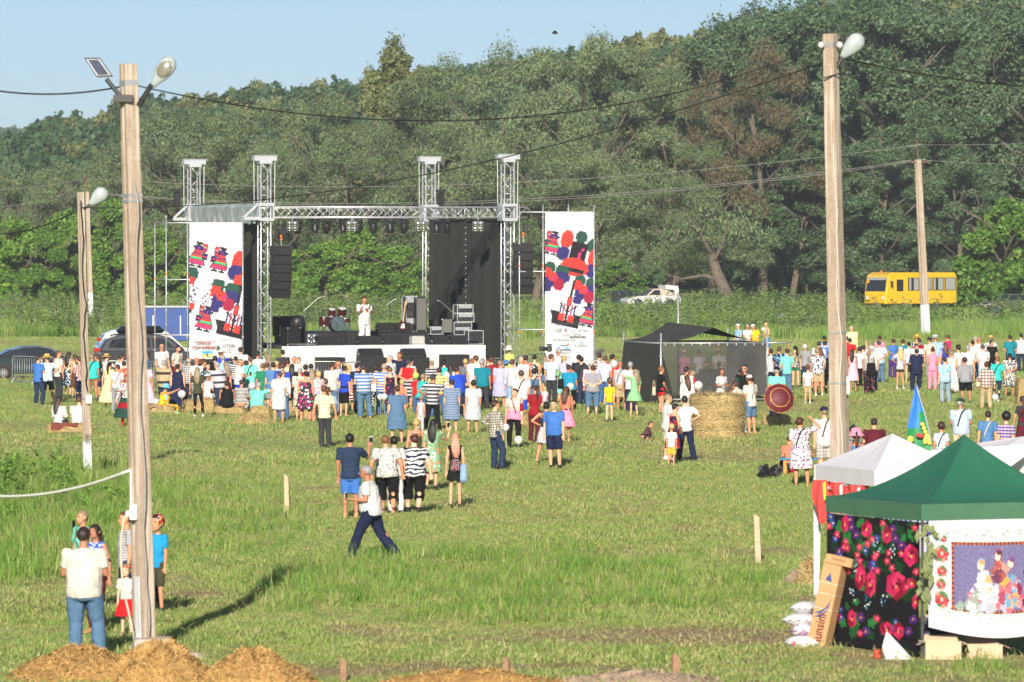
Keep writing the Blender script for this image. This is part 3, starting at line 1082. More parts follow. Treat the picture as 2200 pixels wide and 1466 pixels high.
# ---- line arrays
CAB=MB();CAB.prism([(-.36,.17),(.36,.17),(.36,-.15),(-.36,-.15)],-.30,.30,'Y');CAB=CAB.mesh('cabinet',BLACKWOOD)
CABG=MB();CABG.box((0,-.315,.01),(.68,.022,.29),bevel=.008);CABG=CABG.mesh('grille',GRILLE)
def line_array(px,ptop,v,lab,yaw):
	u=su(px,v)
	top=sz(ptop,u,v)
	t=thing('line_array',lab,'speaker',SP(u,v,top),TH_ST+yaw,'hanging line array speakers')
	mb=MB();mb.box((0,0,.03),(.74,.5,.05));mb.build('rigging_frame',BLACK,t)
	p=Vector((0,0,-.17))
	for i in range(6):
		a=R(1.5+i*2.6)
		c=obj('cabinet',CAB,t,p);c.rotation_euler=(a,0,0)
		obj('grille',CABG,c)
		p=p+Vector((0,math.sin(a+R(1))*.325,-math.cos(a+R(1))*.325))
	mb=MB();mb.tube([(0,0,.05),(0,0,.26)],.02,6)
	mb.build('sling',STEEL,t)
	mb=MB();mb.ball((0,0,.42),.055,10);mb.ball((0,0,.28),.05,10);mb.tube([(0,0,.28),(.02,0,.36),(0,0,.44)],.028,6);mb.build('hook',ORANGE,t,True)
	mb=MB();mb.box((.10,0,.62),(.20,.2,.34),bevel=.03);mb.tube([(0,0,.45),(0,0,TRUSS_Z-.2-top)],.013,5);mb.build('chain_hoist',BLACK,t)
line_array(604,531,-.55,'black hanging column of six speakers beside the front left tower',R(-2))
line_array(1124,524,-.9,'black hanging column of six speakers beside the front right tower',R(-12))

# ---- banners on scaffold frames
def draw_poly(G,pts,col):
	"""fill a polygon on the print grid G (rows, cols, 3); pts in cells"""
	h,w=G.shape[:2]
	pts=np.array(pts,float)
	ys,xs=np.mgrid[0:h,0:w]
	xs=xs+.5;ys=ys+.5
	inside=np.zeros((h,w),bool)
	j=len(pts)-1
	for i in range(len(pts)):
		xi,yi,xj,yj=*pts[i],*pts[j]
		c=((yi>ys)!=(yj>ys))&(xs<(xj-xi)*(ys-yi)/(yj-yi+1e-9)+xi)
		inside^=c
		j=i
	G[inside]=col
RED,BLU,GRN,EM,PNK,BLK,WIN=(srgb(c)for c in('#e04038','#37336e','#2f5247','#35b573','#c43a72','#27242a','#a02a45'))
class Tilt:
	"""draw in a frame tilted like the print, unit = one stitch"""
	def __init__(s,G,ox,oy,sc,ang=13):
		s.G,s.ox,s.oy,s.sc,s.c,s.s=G,ox,oy,sc,math.cos(R(ang)),math.sin(R(ang))
	def p(s,x,y):
		return(s.ox+s.sc*(x*s.c-y*s.s),s.oy+s.sc*(x*s.s+y*s.c))
	def rect(s,x0,y0,x1,y1,col):
		draw_poly(s.G,[s.p(x0,y0),s.p(x1,y0),s.p(x1,y1),s.p(x0,y1)],col)
	def rows(s,x0,y0,spec):
		"""spec: list of (left, right, colour) one stitch row each"""
		for i,(a,b,col)in enumerate(spec):
			s.rect(x0+a,y0+i,x0+b,y0+i+1,col)
	def blob(s,cx,cy,rx,ry,col,n=14):
		"""stepped stitched disc: rows in threes, every third row dark"""
		ry=int(ry)
		for i in range(-ry,ry+1):
			j=round(i/3)*3
			w=round(rx*math.sqrt(max(0,1-(min(abs(j),ry)/(ry+1.5))**2))/2)*2
			if w:
				s.rect(cx-w,cy+i,cx+w,cy+i+1,tuple(x*(.62 if i%3==0 else 1)for x in col))
	def bird(s,x,y,flip=1):
		k=flip
		ops=[]
		def rr(a,b,c,d,col):ops.append((min(a*k,c*k),b,max(a*k,c*k),d,col))
		rr(-4,-19,-1,-17,BLK);rr(-1,-19,0,-16,BLK);rr(2,-19,4,-17,BLK);rr(1,-17,2,-15,BLK)
		for i,(a,b)in enumerate(((-2,3),(-4,4),(-5,5),(-5,5),(-5,5),(-4,5),(-4,5))):rr(a,-15+i,b,-14+i,BLU)
		rr(-1,-12,1,-10,PNK);rr(5,-12,8,-11,BLK)
		for i in range(4):rr(-5,-8+i,5,-7+i,RED)
		rr(-5,-4,6,-2,BLU)
		for i in range(4):rr(-6-i*.5,-2+i,7+i*.4,-1+i,RED)
		for i in range(3):rr(-8-i*.5,2+i,9+i*.4,3+i,EM)
		for i in range(3):rr(-10-i*.5,5+i,10+i*.4,6+i,BLU if i<1 else RED)
		for i in range(4):rr(-11-i*.6,8+i,11-i*.3,9+i,PNK)
		for q in(-7,4):
			rr(q,12,q+1,15,BLK);rr(q-3,15,q,16,BLK);rr(q+1,15,q+4,16,BLK)
		for i in range(15):rr(-12+abs(i-4)*.3,-18+i,-6-max(0,i-9)*.4,-17+i,(RED,RED,BLU,RED,EM,PNK,PNK,BLU,BLU,RED,RED,PNK,BLU,EM,EM)[i])
		for i in range(3):rr(-14,-4+i*3,-7,-2.6+i*3,BLU if i%2==0 else PNK)
		for a,b,c,d,col in ops:s.rect(x+a-.8,y+b-.8,x+c+.8,y+d+.8,BLK)
		for a,b,c,d,col in ops:s.rect(x+a,y+b,x+c,y+d,col)
	def flower(s,x,y,k=1.0):
		s.blob(x-10*k,y-9*k,9*k,8*k,GRN);s.blob(x+9*k,y-8*k,10*k,8*k,GRN)
		s.blob(x-12*k,y-1*k,7*k,7*k,RED);s.blob(x+10*k,y+1*k,12*k,7*k,BLU)
		s.blob(x-6*k,y+10*k,9*k,8*k,BLU);s.blob(x+8*k,y+12*k,8*k,8*k,WIN)
		s.blob(x-3*k,y+3*k,7*k,6*k,RED)
		s.rect(x-1,y+2*k,x+3,y+6*k,PNK);s.rect(x-4,y+5*k,x-1,y+8*k,PNK)
		s.blob(x-8*k,y+20*k,6*k,5*k,BLU)
	def pot(s,x,y):
		for i in range(16):
			a=-22+i*.45
			s.rect(x+a,y+i,x-8+max(0,i-8)*1.5,y+i+1,BLK)
			s.rect(x+8-max(0,i-8)*1.5,y+i,x-a,y+i+1,BLK)
		s.rect(x-18,y+10,x+18,y+17,BLK)
		s.rect(x-1.5,y-44,x+1.5,y+10,BLK)
		s.rect(x-3,y-22,x+3,y-9,BLK);s.rect(x-2,y-21,x+2,y-10,RED)
		for q in(-9,-5,5,9):
			s.rect(x+q-1,y-12,x+q+1,y+6,BLU if abs(q)>6 else PNK)
		s.blob(x-6,y+6,4,4,RED);s.blob(x+6,y+6,4,4,RED)
		for q in range(5):
			s.rect(x-3-2*q,y-4-2*q,x-1-2*q,y-2-2*q,BLK);s.rect(x+1+2*q,y-4-2*q,x+3+2*q,y-2-2*q,BLK)
WHITE=srgb('#c6c6ca')
def grid_print(name,w,h,nx,ny,painter,parent,wave=.02,mat=None,loc=(0,0,0)):
	"""cloth sheet w x h, its print stored per cell; x across, hanging down from z = 0"""
	G=np.ones((ny,nx,3))*np.array(WHITE)
	painter(G)
	X,Zr=np.meshgrid(np.linspace(0,w,nx+1),np.linspace(0,-h,ny+1))
	Yd=wave*(np.sin(X*5.1+Zr*.7)*.5+np.sin(X*2.3-Zr*1.9)*.5+.5*np.sin(Zr*3.1+X))
	v=np.stack([X.ravel(),Yd.ravel(),Zr.ravel()],1)
	i=(np.arange(ny)[:,None]*(nx+1)+np.arange(nx)[None,:]).ravel()
	f=np.stack([i,i+nx+1,i+nx+2,i+1],1)
	me=np_mesh(name,v,f,mat or print_material(),G.reshape(-1,3),'print',True)
	return obj(name,me,parent,loc)
def print_material(name='printed cloth',rough=.8):
	if name in MATS:
		return MATS[name]
	k=NT(name)
	a=k.n('Attribute');a.attribute_name='print'
	nz=k.noise(k.coord(),30,3)
	c=k.mix(.10,a.outputs['Color'],nz.outputs['Color'],'SOFT_LIGHT')
	k.l(c,k.b.inputs['Base Color'])
	k.b.inputs['Roughness'].default_value=rough
	k.b.inputs['Specular IOR Level'].default_value=.25
	k.bump(k.noise(k.coord(),4,3).outputs[0],.25,.03)
	MATS[name]=k.m
	return k.m
def lettering(parent,text,x,z,size,col,y=-.095,align='CENTER',sx=1.0,bold=0.0):
	cu=bpy.data.curves.new('lettering','FONT')
	cu.body=text
	cu.size=size
	cu.align_x=align
	cu.extrude=.001
	cu.offset=bold
	cu.resolution_u=2
	cu.materials.append(plain('ink '+str(col),col,.7,0,.05))
	o=obj('lettering',cu,parent,(x,y,z))
	o.rotation_euler=(R(90),0,0)
	o.scale=(sx,1,1)
	return o

CELL=.0255
def left_print(G):
	h,w=G.shape[:2]  # about 78 x 200 cells; photo banner 113 x 290 px
	fx,fy=w/113.0,h/290.0
	k=.69*fx/.69
	def T(px,py,sc=1.0):
		return Tilt(G,(px-407)*fx,(py-478)*fy,sc*1.3)
	T(424,548,.80).bird(0,0,-1)
	T(474,560,.80).bird(0,0,1)
	T(442,685,.80).bird(0,0,1)
	T(514,560,.95).blob(0,0,9,12,RED);T(508,585,.95).blob(0,0,10,9,BLU);T(517,605,.95).blob(0,0,9,9,RED);T(521,605,.9).rect(-4,4,8,10,BLK)
	T(482,630,.85).flower(0,0,1.05)
	T(408,585,.9).blob(3,0,9,8,GRN);T(408,600,.9).blob(0,0,6,4,RED)
	t=T(501,692,.95);t.pot(0,0)
	t=T(411,610)
	for q in range(7):
		t.rect(1+(q%3)*2,q*4,3+(q%3)*2,q*4+2,BLK);t.rect(5-(q%2)*3,q*4+2,9-(q%2)*3,q*4+3,BLU)
	t=T(446,628)
	for q in range(6):
		t.rect(-1-(q%3)*2,q*3,1-(q%3)*2,q*3+2,BLK);t.rect(2,q*3+1,4,q*3+2,BLU)
	T(407,648,.8).rect(0,0,8,9,RED);T(407,648,.8).rect(0,9,6,14,BLK)
def right_print(G):
	h,w=G.shape[:2]
	fx,fy=w/104.0,h/340.0
	def T(px,py,sc=1.0):
		return Tilt(G,(px-1171)*fx,(py-455)*fy,sc*1.2)
	T(1188,524,.80).bird(0,0,1)
	t=T(1238,545,.9)
	t.blob(-17,-17,9,12,RED);t.blob(2,-24,9,8,GRN);t.blob(22,-16,10,9,GRN);t.rect(-9,-16,14,8,BLK);t.blob(-18,3,9,9,BLU);t.blob(26,0,9,11,RED)
	t.blob(26,18,9,9,BLU);t.blob(2,18,19,12,RED);t.rect(-8,20,16,26,BLK);t.rect(6,-9,10,-5,PNK);t.rect(3,-3,7,6,PNK)
	T(1193,590,.85).flower(0,0,1.0)
	T(1258,618,.85).flower(0,0,1.0)
	T(1218,672,.95).pot(0,0)
	T(1262,678,.80).bird(0,0,-1)
def scaffold(t,poles,rails,braces=()):
	for x,y,z0,z1 in poles:
		mb=MB();mb.tube([(x,y,z0),(x,y,z1)],.026,7);p=mb.build('standard',STEEL,t,True)
		mb=MB()
		for z in np.arange(z0+.5,z1,.52):
			mb.tube([(x,y,z-.03),(x,y,z+.03)],.045,7)
		mb.build('coupler',STEEL,p)
		mb=MB();mb.tube([(x,y,z0+(z1-z0)*.66),(x,y,z0+(z1-z0)*.66+.08)],.036,7);mb.tube([(x,y,z0+(z1-z0)*.3),(x,y,z0+(z1-z0)*.3+.08)],.036,7)
		mb.build('joint_band',ORANGE,p)
	for a,b in rails:
		mb=MB();mb.tube([a,b],.024,7);mb.build('ledger',STEEL,t,True)
	for a,b in braces:
		mb=MB();mb.tube([a,b],.022,7);mb.build('diagonal',ALU,t,True)
def banner(name_lab,cloth_lab,px0,px1,p_top,p_bot,v,painter,extra_px,nx,ny):
	u0,u1=su(px0,v),su(px1,v)
	w=u1-u0
	zt,zb=sz(p_top,u0,v),max(.25,sz(p_bot,u0,v))
	t=thing('scaffold_frame',name_lab,'scaffold',SP(u0,v,0),TH_ST,'scaffold frames holding the banners')
	ex=su(extra_px,v)-u0
	ztop=zt+.28
	hi=[(-.06,.06,0,ztop),(w+.05,.06,0,ztop),(w*.5,.1,zt-.4,ztop),(ex,.06,0,ztop if ex<0 else 2.4),(ex,1.6,0,ztop-.3 if ex<0 else 2.2),(w*.5,1.6,0,ztop-.6)]
	rails=[]
	for z in(zt-.02,zt*.66,zt*.33,.5):
		rails.append(((min(ex,-.06)if z>2.4 or ex<0 else ex,.06,z),(w+.05,.06,z)))
		rails.append(((-.06,.06,z),(ex,1.6,z if z<2.3 or ex<0 else 2.1)))
	scaffold(t,hi,rails)
	b=thing('banner',cloth_lab,'banner',SP(u0,v,zt),TH_ST,'tall printed banners beside the stage')
	grid_print('cloth',w,zt-zb,nx,ny,painter,b,.03)
	return b,w,zt,zb,u0
b,bw,zt,zb,u0=banner('scaffold frame left of the stage carrying the narrower left banner','white banner left of the stage with stitched birds and a pot of flowers',
					   407,520,478,772,-.35,left_print,358,79,204)
def bz(py):return sz(py,u0,-.35)-zt
def bx(px):return su(px,-.35)-u0
INK=srgb('#8c2a24');GREY=srgb('#4a4e50');GREEN=srgb('#2f6b52')
lettering(b,'НАРОДНИЙ ДЕПУТАТ УКРАЇНИ',bx(438),bz(735),.062,INK)
lettering(b,'ОЛЕКСІЙ',bx(436),bz(740.5),.125,INK,bold=.002)
lettering(b,'ГОНЧАРЕНКО',bx(439),bz(750.5),.165,INK,sx=.92,bold=.003)
lettering(b,'м. Балтського буд',bx(482),bz(731),.055,GREY)
lettering(b,'СТОВ',bx(490),bz(747),.17,GREY)
lettering(b,'Україна',bx(490),bz(752),.05,GREY)
lettering(b,'ФГ «Надія»',bx(489),bz(757.5),.06,GREY)
def flat_piece(parent,name,poly,col,y=-.066):
	mb=MB();mb.prism([(x,z)for x,z in poly],y,y+.004,'Y')
	return mb.build(name,plain('print '+str(col),col,.75,0,.05),parent)
x0,x1,z0,z1=bx(433),bx(455),bz(754.5),bz(767)
flat_piece(b,'flag_print',[(x0,(z0+z1)/2),(x1,(z0+z1)/2),(x1,z0),(x0,z0)],'#4aa0d8')
flat_piece(b,'flag_print',[(x0,z1),(x1,z1),(x1,(z0+z1)/2-.002),(x0,(z0+z1)/2-.002)],'#f0d95a')
xm=(x0+x1)/2
flat_piece(b,'emblem',[(xm-.06,z0-.04),(xm-.03,z0-.14),(xm-.01,z0-.03),(xm+.01,z0-.03),(xm+.03,z0-.14),(xm+.06,z0-.04),(xm+.05,z0-.19),(xm,z0-.22),(xm-.05,z0-.19)],'#5b6f86',-.072)
flat_piece(b,'leaf_emblem',[(bx(468.5),bz(742)),(bx(472.5),bz(749)),(bx(472),bz(753)),(bx(465),bz(753)),(bx(464.5),bz(749))],'#1f7a52')
mb=MB();mb.box((bx(469),-.070,bz(749.5)),(.03,.004,.14));mb.build('leaf_stem',plain('dark green ink',srgb('#103f2c'),.8),b)

b,bw,zt,zb,u0=banner('scaffold frame right of the stage carrying the wider right banner','white banner right of the stage with stitched flowers above sponsor names',
					   1171,1275,455,797,-1.2,right_print,1117,72,236)
def bz(py):return sz(py,u0,-1.2)-zt
def bx(px):return su(px,-1.2)-u0
lettering(b,'АГРОФІРМА',bx(1211),bz(699.5),.125,GREY)
lettering(b,'„КОДИМА"',bx(1248),bz(698),.17,GREY)
lettering(b,'СТОВ\n«МАЯК»',bx(1199),bz(709),.085,GREY)
lettering(b,'МІСЬКА',bx(1228),bz(711),.08,srgb('#7fb0d8'))
lettering(b,'БАЛТА ГРОМАДА',bx(1230),bz(716),.07,srgb('#7fb0d8'))
lettering(b,'СФГ «Нива»',bx(1250),bz(712),.075,GREY)
lettering(b,'ФГ «Лан»',bx(1214),bz(722),.065,GREY)
lettering(b,'ТОВ «Зоря»',bx(1238),bz(720.5),.065,GREY)
lettering(b,'ВЕЧІРНЯ КАЗКА',bx(1240),bz(726),.085,srgb('#20242a'),bold=.003)
lettering(b,'СТОВ «СВІТЛЕ МАЙБУТНЄ»',bx(1209),bz(732),.075,GREY)
lettering(b,'МОРЕ\nСМАКУ',bx(1246),bz(735),.085,srgb('#7fb0d8'))
lettering(b,'ФГ «Авангард»',bx(1247),bz(744.5),.075,srgb('#5a2a2a'))
flat_piece(b,'crest_print',[(bx(1212),bz(707)),(bx(1216),bz(707)),(bx(1216),bz(711)),(bx(1214),bz(713)),(bx(1212),bz(711))],'#a8352f')
flat_piece(b,'logo_panel',[(bx(1197),bz(752)),(bx(1222),bz(752)),(bx(1222),bz(739)),(bx(1200),bz(739))],'#2b6fb2')
flat_piece(b,'logo_panel',[(bx(1199),bz(745)),(bx(1221),bz(745)),(bx(1219),bz(738)),(bx(1200),bz(738))],'#dfe7ee',-.070)
lettering(b,'Сторінки',bx(1209),bz(743.6),.085,srgb('#1c3f70'),y=-.105,bold=.003)
lettering(b,'ЖИТТЯ',bx(1212),bz(751),.14,srgb('#f2f4f6'),y=-.105,bold=.004)
flat_piece(b,'logo_spot',[(bx(1217),bz(738)),(bx(1222),bz(739)),(bx(1221),bz(742)),(bx(1216),bz(741))],'#f09030',-.078)
lettering(b,'Приватбудь',bx(1212),bz(758.5),.075,srgb('#7a4a20'))
lettering(b,'ФОП Коваль',bx(1213),bz(768),.075,GREY)
lettering(b,'ПП «Лідія»',bx(1246),bz(768),.07,GREY)

# ---- loudspeakers and stage gear
def gear(name,lab,cat,px,v,z=DECK_Z,rz=0.0,group=None):
	p=spx(px,v,z)
	return thing(name,lab,cat,p,TH_ST+rz,group)
def wedge_monitor(lab,px,v,z,w=.72,h=.36,rz=0.0):
	t=gear('monitor_wedge',lab,'monitor speaker',px,v,z,rz,'wedge monitor speakers')
	mb=MB();mb.prism([(-.26,0),(.26,0),(.26,h*.35),(.10,h),(-.02,h),(-.26,h*.25)],-w/2,w/2,'X');mb.build('cabinet',BLACKWOOD,t)
	mb=MB();mb.bar((0,-.265,h*.27),(0,-.03,h+.004),w*.9,.02);mb.build('grille',GRILLE,t)
	mb=MB();mb.box((w/2+.004,0,h*.4),(.008,.16,.05));mb.box((-w/2-.004,0,h*.4),(.008,.16,.05));mb.build('handle',STEEL,t)
def sub(lab,px,v,z,w,h,dep=.75):
	t=gear('subwoofer',lab,'subwoofer',px,v,z,0,'subwoofers on the grass before the stage')
	mb=MB();mb.box((0,0,h/2),(w,dep,h),bevel=.02);mb.build('cabinet',BLACKWOOD,t)
	mb=MB();mb.box((0,-dep/2-.012,h/2),(w*.93,.02,h*.9),bevel=.006);mb.build('grille',GRILLE,t)
	for s in(-1,1):
		mb=MB();mb.box((s*(w/2+.006),0,h*.62),(.01,.2,.08));mb.build('handle',STEEL,t)
for px,w in((709,'in front of the drum kit'),(798,'below the singer'),(890,'left of the tall amplifier'),(976,'at the right end of the stage front')):
	p=spx(px,-2.0)
	zt_=EYE-((768 if px not in(976,)else 762)-HY)*p.y/F
	sub('black subwoofer standing on the grass '+w,px,-2.0,0.0,1.02,zt_)
	if px in(798,890):
		wedge_monitor('low black speaker lying on the subwoofer '+w,px-3,-2.0,zt_,.95,.34)
for px,v,w in((700,-.1,'in front of the drum kit'),(788,-.3,'at the feet of the singer'),(842,-.2,'right of the singer at the stage edge'),
				 (945,-.1,'before the rack cases'),(983,-.1,'rightmost on the stage edge')):
	wedge_monitor('black floor monitor '+w,px,v,DECK_Z,.78 if px<900 else.66,.38)
for px,w in((828,'left one behind the singer'),(864,'beside the red guitar')):
	wedge_monitor('black monitor on the riser, '+w,px,2.8,RISER_Z,.66,.36)

def amp(name,lab,cat,px,v,z,w,h,dep,rz=0,grille=True,head=0.0,mat=None):
	t=gear(name,lab,cat,px,v,z,rz)
	mb=MB();mb.box((0,0,h/2),(w,dep,h),bevel=.02);mb.build('cabinet',mat or BLACKWOOD,t)
	if grille:
		mb=MB();mb.box((0,-dep/2-.01,h/2),(w*.88,.018,h*.9),bevel=.005);mb.build('grille',plain('grey grille cloth',(.12,.12,.115),.9,0,.4,60,.3),t)
	for sx in(-1,1):
		for z_ in(.03,h-.03):
			mb=MB();mb.box((sx*(w/2-.02),-dep/2+.02,z_),(.06,.06,.06),bevel=.015);mb.build('corner_cap',STEEL,t)
	if head:
		mb=MB();mb.box((0,0,h+head/2+.005),(w*.96,dep*.8,head),bevel=.02);mb.build('amp_head',CASE,t)
	return t
t=amp('bass_amplifier','tall grey fronted amplifier cabinet on the riser','amplifier',901,2.9,RISER_Z,.46,1.40,.5)
def rack(lab,px,v,z,w,h,units,rz=0):
	t=gear('rack_case',lab,'rack case',px,v,z,rz,'rack cases and cases on stage')
	mb=MB()
	for x in(-w/2,w/2):
		for y in(-.25,.25):
			mb.tube([(x,y,0),(x,y,h)],.018,6)
	for z_ in(.01,h-.01):
		for y in(-.25,.25):
			mb.bar((-w/2,y,z_),(w/2,y,z_),.03,.03)
		for x in(-w/2,w/2):
			mb.bar((x,-.25,z_),(x,.25,z_),.03,.03)
	mb.build('case_edge',ALU,t)
	mb=MB();mb.box((0,0,h/2),(w-.03,.48,h-.03));mb.build('case_body',CASE,t)
	for i in range(units):
		z_=h*(i+.5)/units
		mb=MB();mb.box((0,-.255,z_),(w*.84,.02,h/units*.78),bevel=.004)
		u_=mb.build('rack_unit',(BLACK,STEEL,CASE)[i%3],t)
		mb=MB()
		for k in range(3):
			mb.lathe([(.02,0),(.016,-.02)],(-w*.3+k*w*.3,-.268,z_),8,m=Matrix.Rotation(R(-90),3,'X'))
		mb.build('dial',CHROME,u_)
rack('black amplifier rack beside the tall amplifier',880,3.2,RISER_Z,.46,1.42,5)
rack('open silver edged rack on the riser edge',935,2.5,RISER_Z-.1,.56,.30,2)
rack('upper rack case of the stack at the right',995,2.0,RISER_Z+.75,.66,.34,2)
rack('middle rack case of the stack at the right',996,2.0,RISER_Z+.40,.70,.34,2)
rack('lower rack case of the stack at the right',990,2.0,RISER_Z-.12,.74,.50,3)
rack('silver edged case on the deck by the black wall',1018,1.2,DECK_Z,.62,.55,1)
rack('small silver edged case beside the right amplifier',972,1.8,DECK_Z,.34,.34,1)
amp('guitar_amplifier','black guitar amplifier with orange light at the right','amplifier',962,2.2,RISER_Z-.05,.46,.58,.3,R(-25))
amp('keyboard_amplifier','large black amplifier at the left end of the stage','amplifier',620,2.4,DECK_Z+.35,1.15,.78,.6,R(8),False)
amp('side_fill_speaker','black side speaker under the left hanging column','speaker',625,1.0,DECK_Z,.62,.72,.5,R(15),False)
t=gear('spotlight','round black spotlight with two lit lamps left of the drum kit','spotlight',640,1.1,DECK_Z+.62)
mb=MB();mb.lathe([(.05,-.15),(.26,-.13),(.30,.02),(.22,.2),(.1,.24)],(0,0,.28),16,m=Matrix.Rotation(R(90),3,'X'));mb.build('housing',BLACK,t,True)
lampm=NT('lit lamp');lampm.b.inputs['Emission Color'].default_value=(1,.72,.25,1);lampm.b.inputs['Emission Strength'].default_value=2.5;lampm=lampm.m
for x in(-.10,.11):
	mb=MB();mb.ball((x,-.16,.34),.045,8);mb.build('lamp',lampm,t)
mb=MB();mb.box((0,-.17,.22),(.18,.02,.05));mb.build('lamp',lampm,t)
mb=MB();mb.tube([(-.3,0,-.6),(-.3,0,.3),],.03,6);mb.tube([(.3,0,-.6),(.3,0,.3)],.03,6);mb.build('bracket',BLACK,t)
t=gear('floor_blinder','four lamp floor light before the riser','stage light',671,1.0,DECK_Z)
bb=obj('blinder_body',BL_BODY,t,(0,0,.24))
for x in(-.105,.105):
	for z in(-.1,.1):
		obj('lamp',BL_LAMP,bb,(x,-.085,z))
t=gear('equipment_box','pale grey covered box at the stage edge','box',896,.9,DECK_Z)
mb=MB();mb.box((0,0,.17),(.54,.4,.30),bevel=.03);mb.build('box_body',plain('pale grey plastic',(.42,.42,.41),.6),t)
mb=MB();mb.box((0,0,.335),(.5,.36,.03),bevel=.012);mb.box((0,-.02,.02),(.62,.44,.03));mb.build('lid',plain('pale grey plastic',(.42,.42,.41),.6),t)

def drum_kit():
	t=gear('drum_kit','dark red drum kit with cymbals on the riser','drum kit',716,3.6,RISER_Z)
	def drum(c,r,h,m,nm):
		mb=MB();mb.lathe([(r*.98,-h/2),(r,-h/2+.01),(r,h/2-.01),(r*.98,h/2)],c,16,m=m);d=mb.build(nm,WOODRED,t,True)
		for e in(-1,1):
			b=MB();b.lathe([(r*1.03,-.015),(r*1.05,0),(r*1.03,.015)],Vector(c)+m@Vector((0,0,e*h/2)),16,m=m);b.build('hoop',CHROME,d,True)
		b=MB();b.lathe([(r*.97,-.004),(r*.97,.004)],Vector(c)+m@Vector((0,0,h/2+.012)),16,m=m);b.build('drum_head',plain('drum skin',(.06,.09,.10),.4)if nm=='bass_drum' else WHITECLOTH,d)
		return d
	I3=Matrix.Identity(3)
	drum((.14,0,.32),.30,.42,Matrix.Rotation(R(90),3,'X'),'bass_drum')
	drum((-.42,-.1,.42),.21,.36,I3,'floor_tom');drum((.34,-.08,.80),.17,.26,Matrix.Rotation(R(18),3,'X'),'tom');drum((-.05,.05,.78),.15,.24,Matrix.Rotation(R(18),3,'X'),'tom')
	drum((.55,.12,.45),.18,.16,I3,'snare')
	for x,z,tilt in((-.30,.92,8),(-.36,1.42,-6),(.62,1.42,8),(.70,1.02,-5),(-.05,1.08,4)):
		mb=MB();mb.tube([(x,.1,0),(x,.1,z)],.012,6);s=mb.build('cymbal_stand',CHROME,t)
		for a in(0,2.1,4.2):
			b=MB();b.tube([(x,.1,.3),(x+.2*math.cos(a),.1+.2*math.sin(a),.0)],.01,5);b.build('stand_leg',CHROME,s)
		mb=MB();mb.lathe([(.21,-.006),(.10,.012),(.03,.03),(.008,.04)],(x,.1,z),16,m=Matrix.Rotation(R(tilt),3,'Y'));mb.build('cymbal',plain('brass',(.55,.40,.16),.3,.9),t,True)
	mb=MB();mb.lathe([(.15,0),(.16,.03),(.14,.06)],(.3,.55,.48),12);mb.tube([(.3,.55,0),(.3,.55,.48)],.02,6);mb.build('stool',BLACK,t)
drum_kit()
def mic_stand(lab,px,v,z,h,boom,side=1):
	t=gear('microphone_stand',lab,'microphone stand',px,v,z,0,'microphone stands on the stage')
	mb=MB();mb.tube([(0,0,0),(0,0,h)],.013,6);mb.build('pole',BLACK,t)
	for a in(0.3,2.4,4.5):
		mb=MB();mb.tube([(0,0,.10),(.28*math.cos(a),.28*math.sin(a),0)],.011,5);mb.build('leg',BLACK,t)
	mb=MB();mb.tube([(-side*.15,0,h-.1),(side*boom,0,h+boom*.9)],.009,5);mb.build('boom',STEEL,t)
	mb=MB();mb.tube([(side*boom,0,h+boom*.9),(side*(boom+.1),-.02,h+boom*.9+.03)],.02,6);mb.ball((side*(boom+.12),-.02,h+boom*.9+.035),.032,8);mb.build('microphone',STEEL,t)
mic_stand('microphone stand left of the drum kit with a long boom',660,1.2,DECK_Z,1.45,.45)
mic_stand('microphone stand before the black wall with a white tip',972,1.7,DECK_Z+.3,.95,.5,-1)
mic_stand('low microphone stand right before the bass drum',724,1.3,DECK_Z,.95,.16,-1)
mic_stand('microphone stand right of the drum kit',752,2.9,RISER_Z,1.2,.5,-1)
mic_stand('thin microphone stand between singer and guitar',838,3.3,RISER_Z,1.15,.12)
def guitar():
	t=gear('electric_guitar','red electric guitar leaning on its stand','guitar',863,2.5,RISER_Z)
	mb=MB();mb.prism([(-.15,.10),(-.17,.22),(-.11,.32),(-.13,.42),(-.06,.47),(-.02,.41),(.04,.41),(.10,.48),(.14,.42),(.10,.32),(.16,.20),(.13,.10),(0,.06)],-.02,.025,'Y');mb.build('body',WOODRED,t)
	mb=MB();mb.prism([(-.08,.14),(-.05,.30),(.06,.36),(.10,.16)],-.028,-.021,'Y');mb.build('pickguard',WHITECLOTH,t)
	mb=MB();mb.box((0,0,.74),(.05,.025,.72));mb.build('neck',plain('maple wood',(.5,.33,.16),.5),t)
	mb=MB();mb.box((.02,0,1.17),(.10,.02,.16),bevel=.008);mb.build('headstock',plain('maple wood',(.5,.33,.16),.5),t)
	mb=MB();mb.tube([(-.15,.1,0),(0,.08,.5)],.012,6);mb.tube([(.15,.1,0),(0,.08,.5)],.012,6);mb.build('stand',BLACK,t)
	t.rotation_euler=(R(-4),R(9),TH_ST)
guitar()
# cable heaps on the deck
for px,v,lab in((945,1.5,'tangle of black cables under the silver rack'),(1010,1.0,'blue and black cable loops beside the right rack stack'),(650,.1,'grey cables lying along the left stage edge')):
	t=gear('cable_heap',lab,'cables',px,v,DECK_Z)
	for i in range(5):
		pts=[(rnd.gauss(0,.22),rnd.gauss(0,.15),abs(rnd.gauss(.05,.10 if px>700 else.01))+.012)for _ in range(7)]
		mb=MB();mb.tube(pts,.014,5);mb.build('cable',plain('blue cable',(.05,.12,.35),.6)if px==1010 and i%2 else(plain('grey cable',(.35,.35,.34),.6)if px==650 else BLACK),t,True)

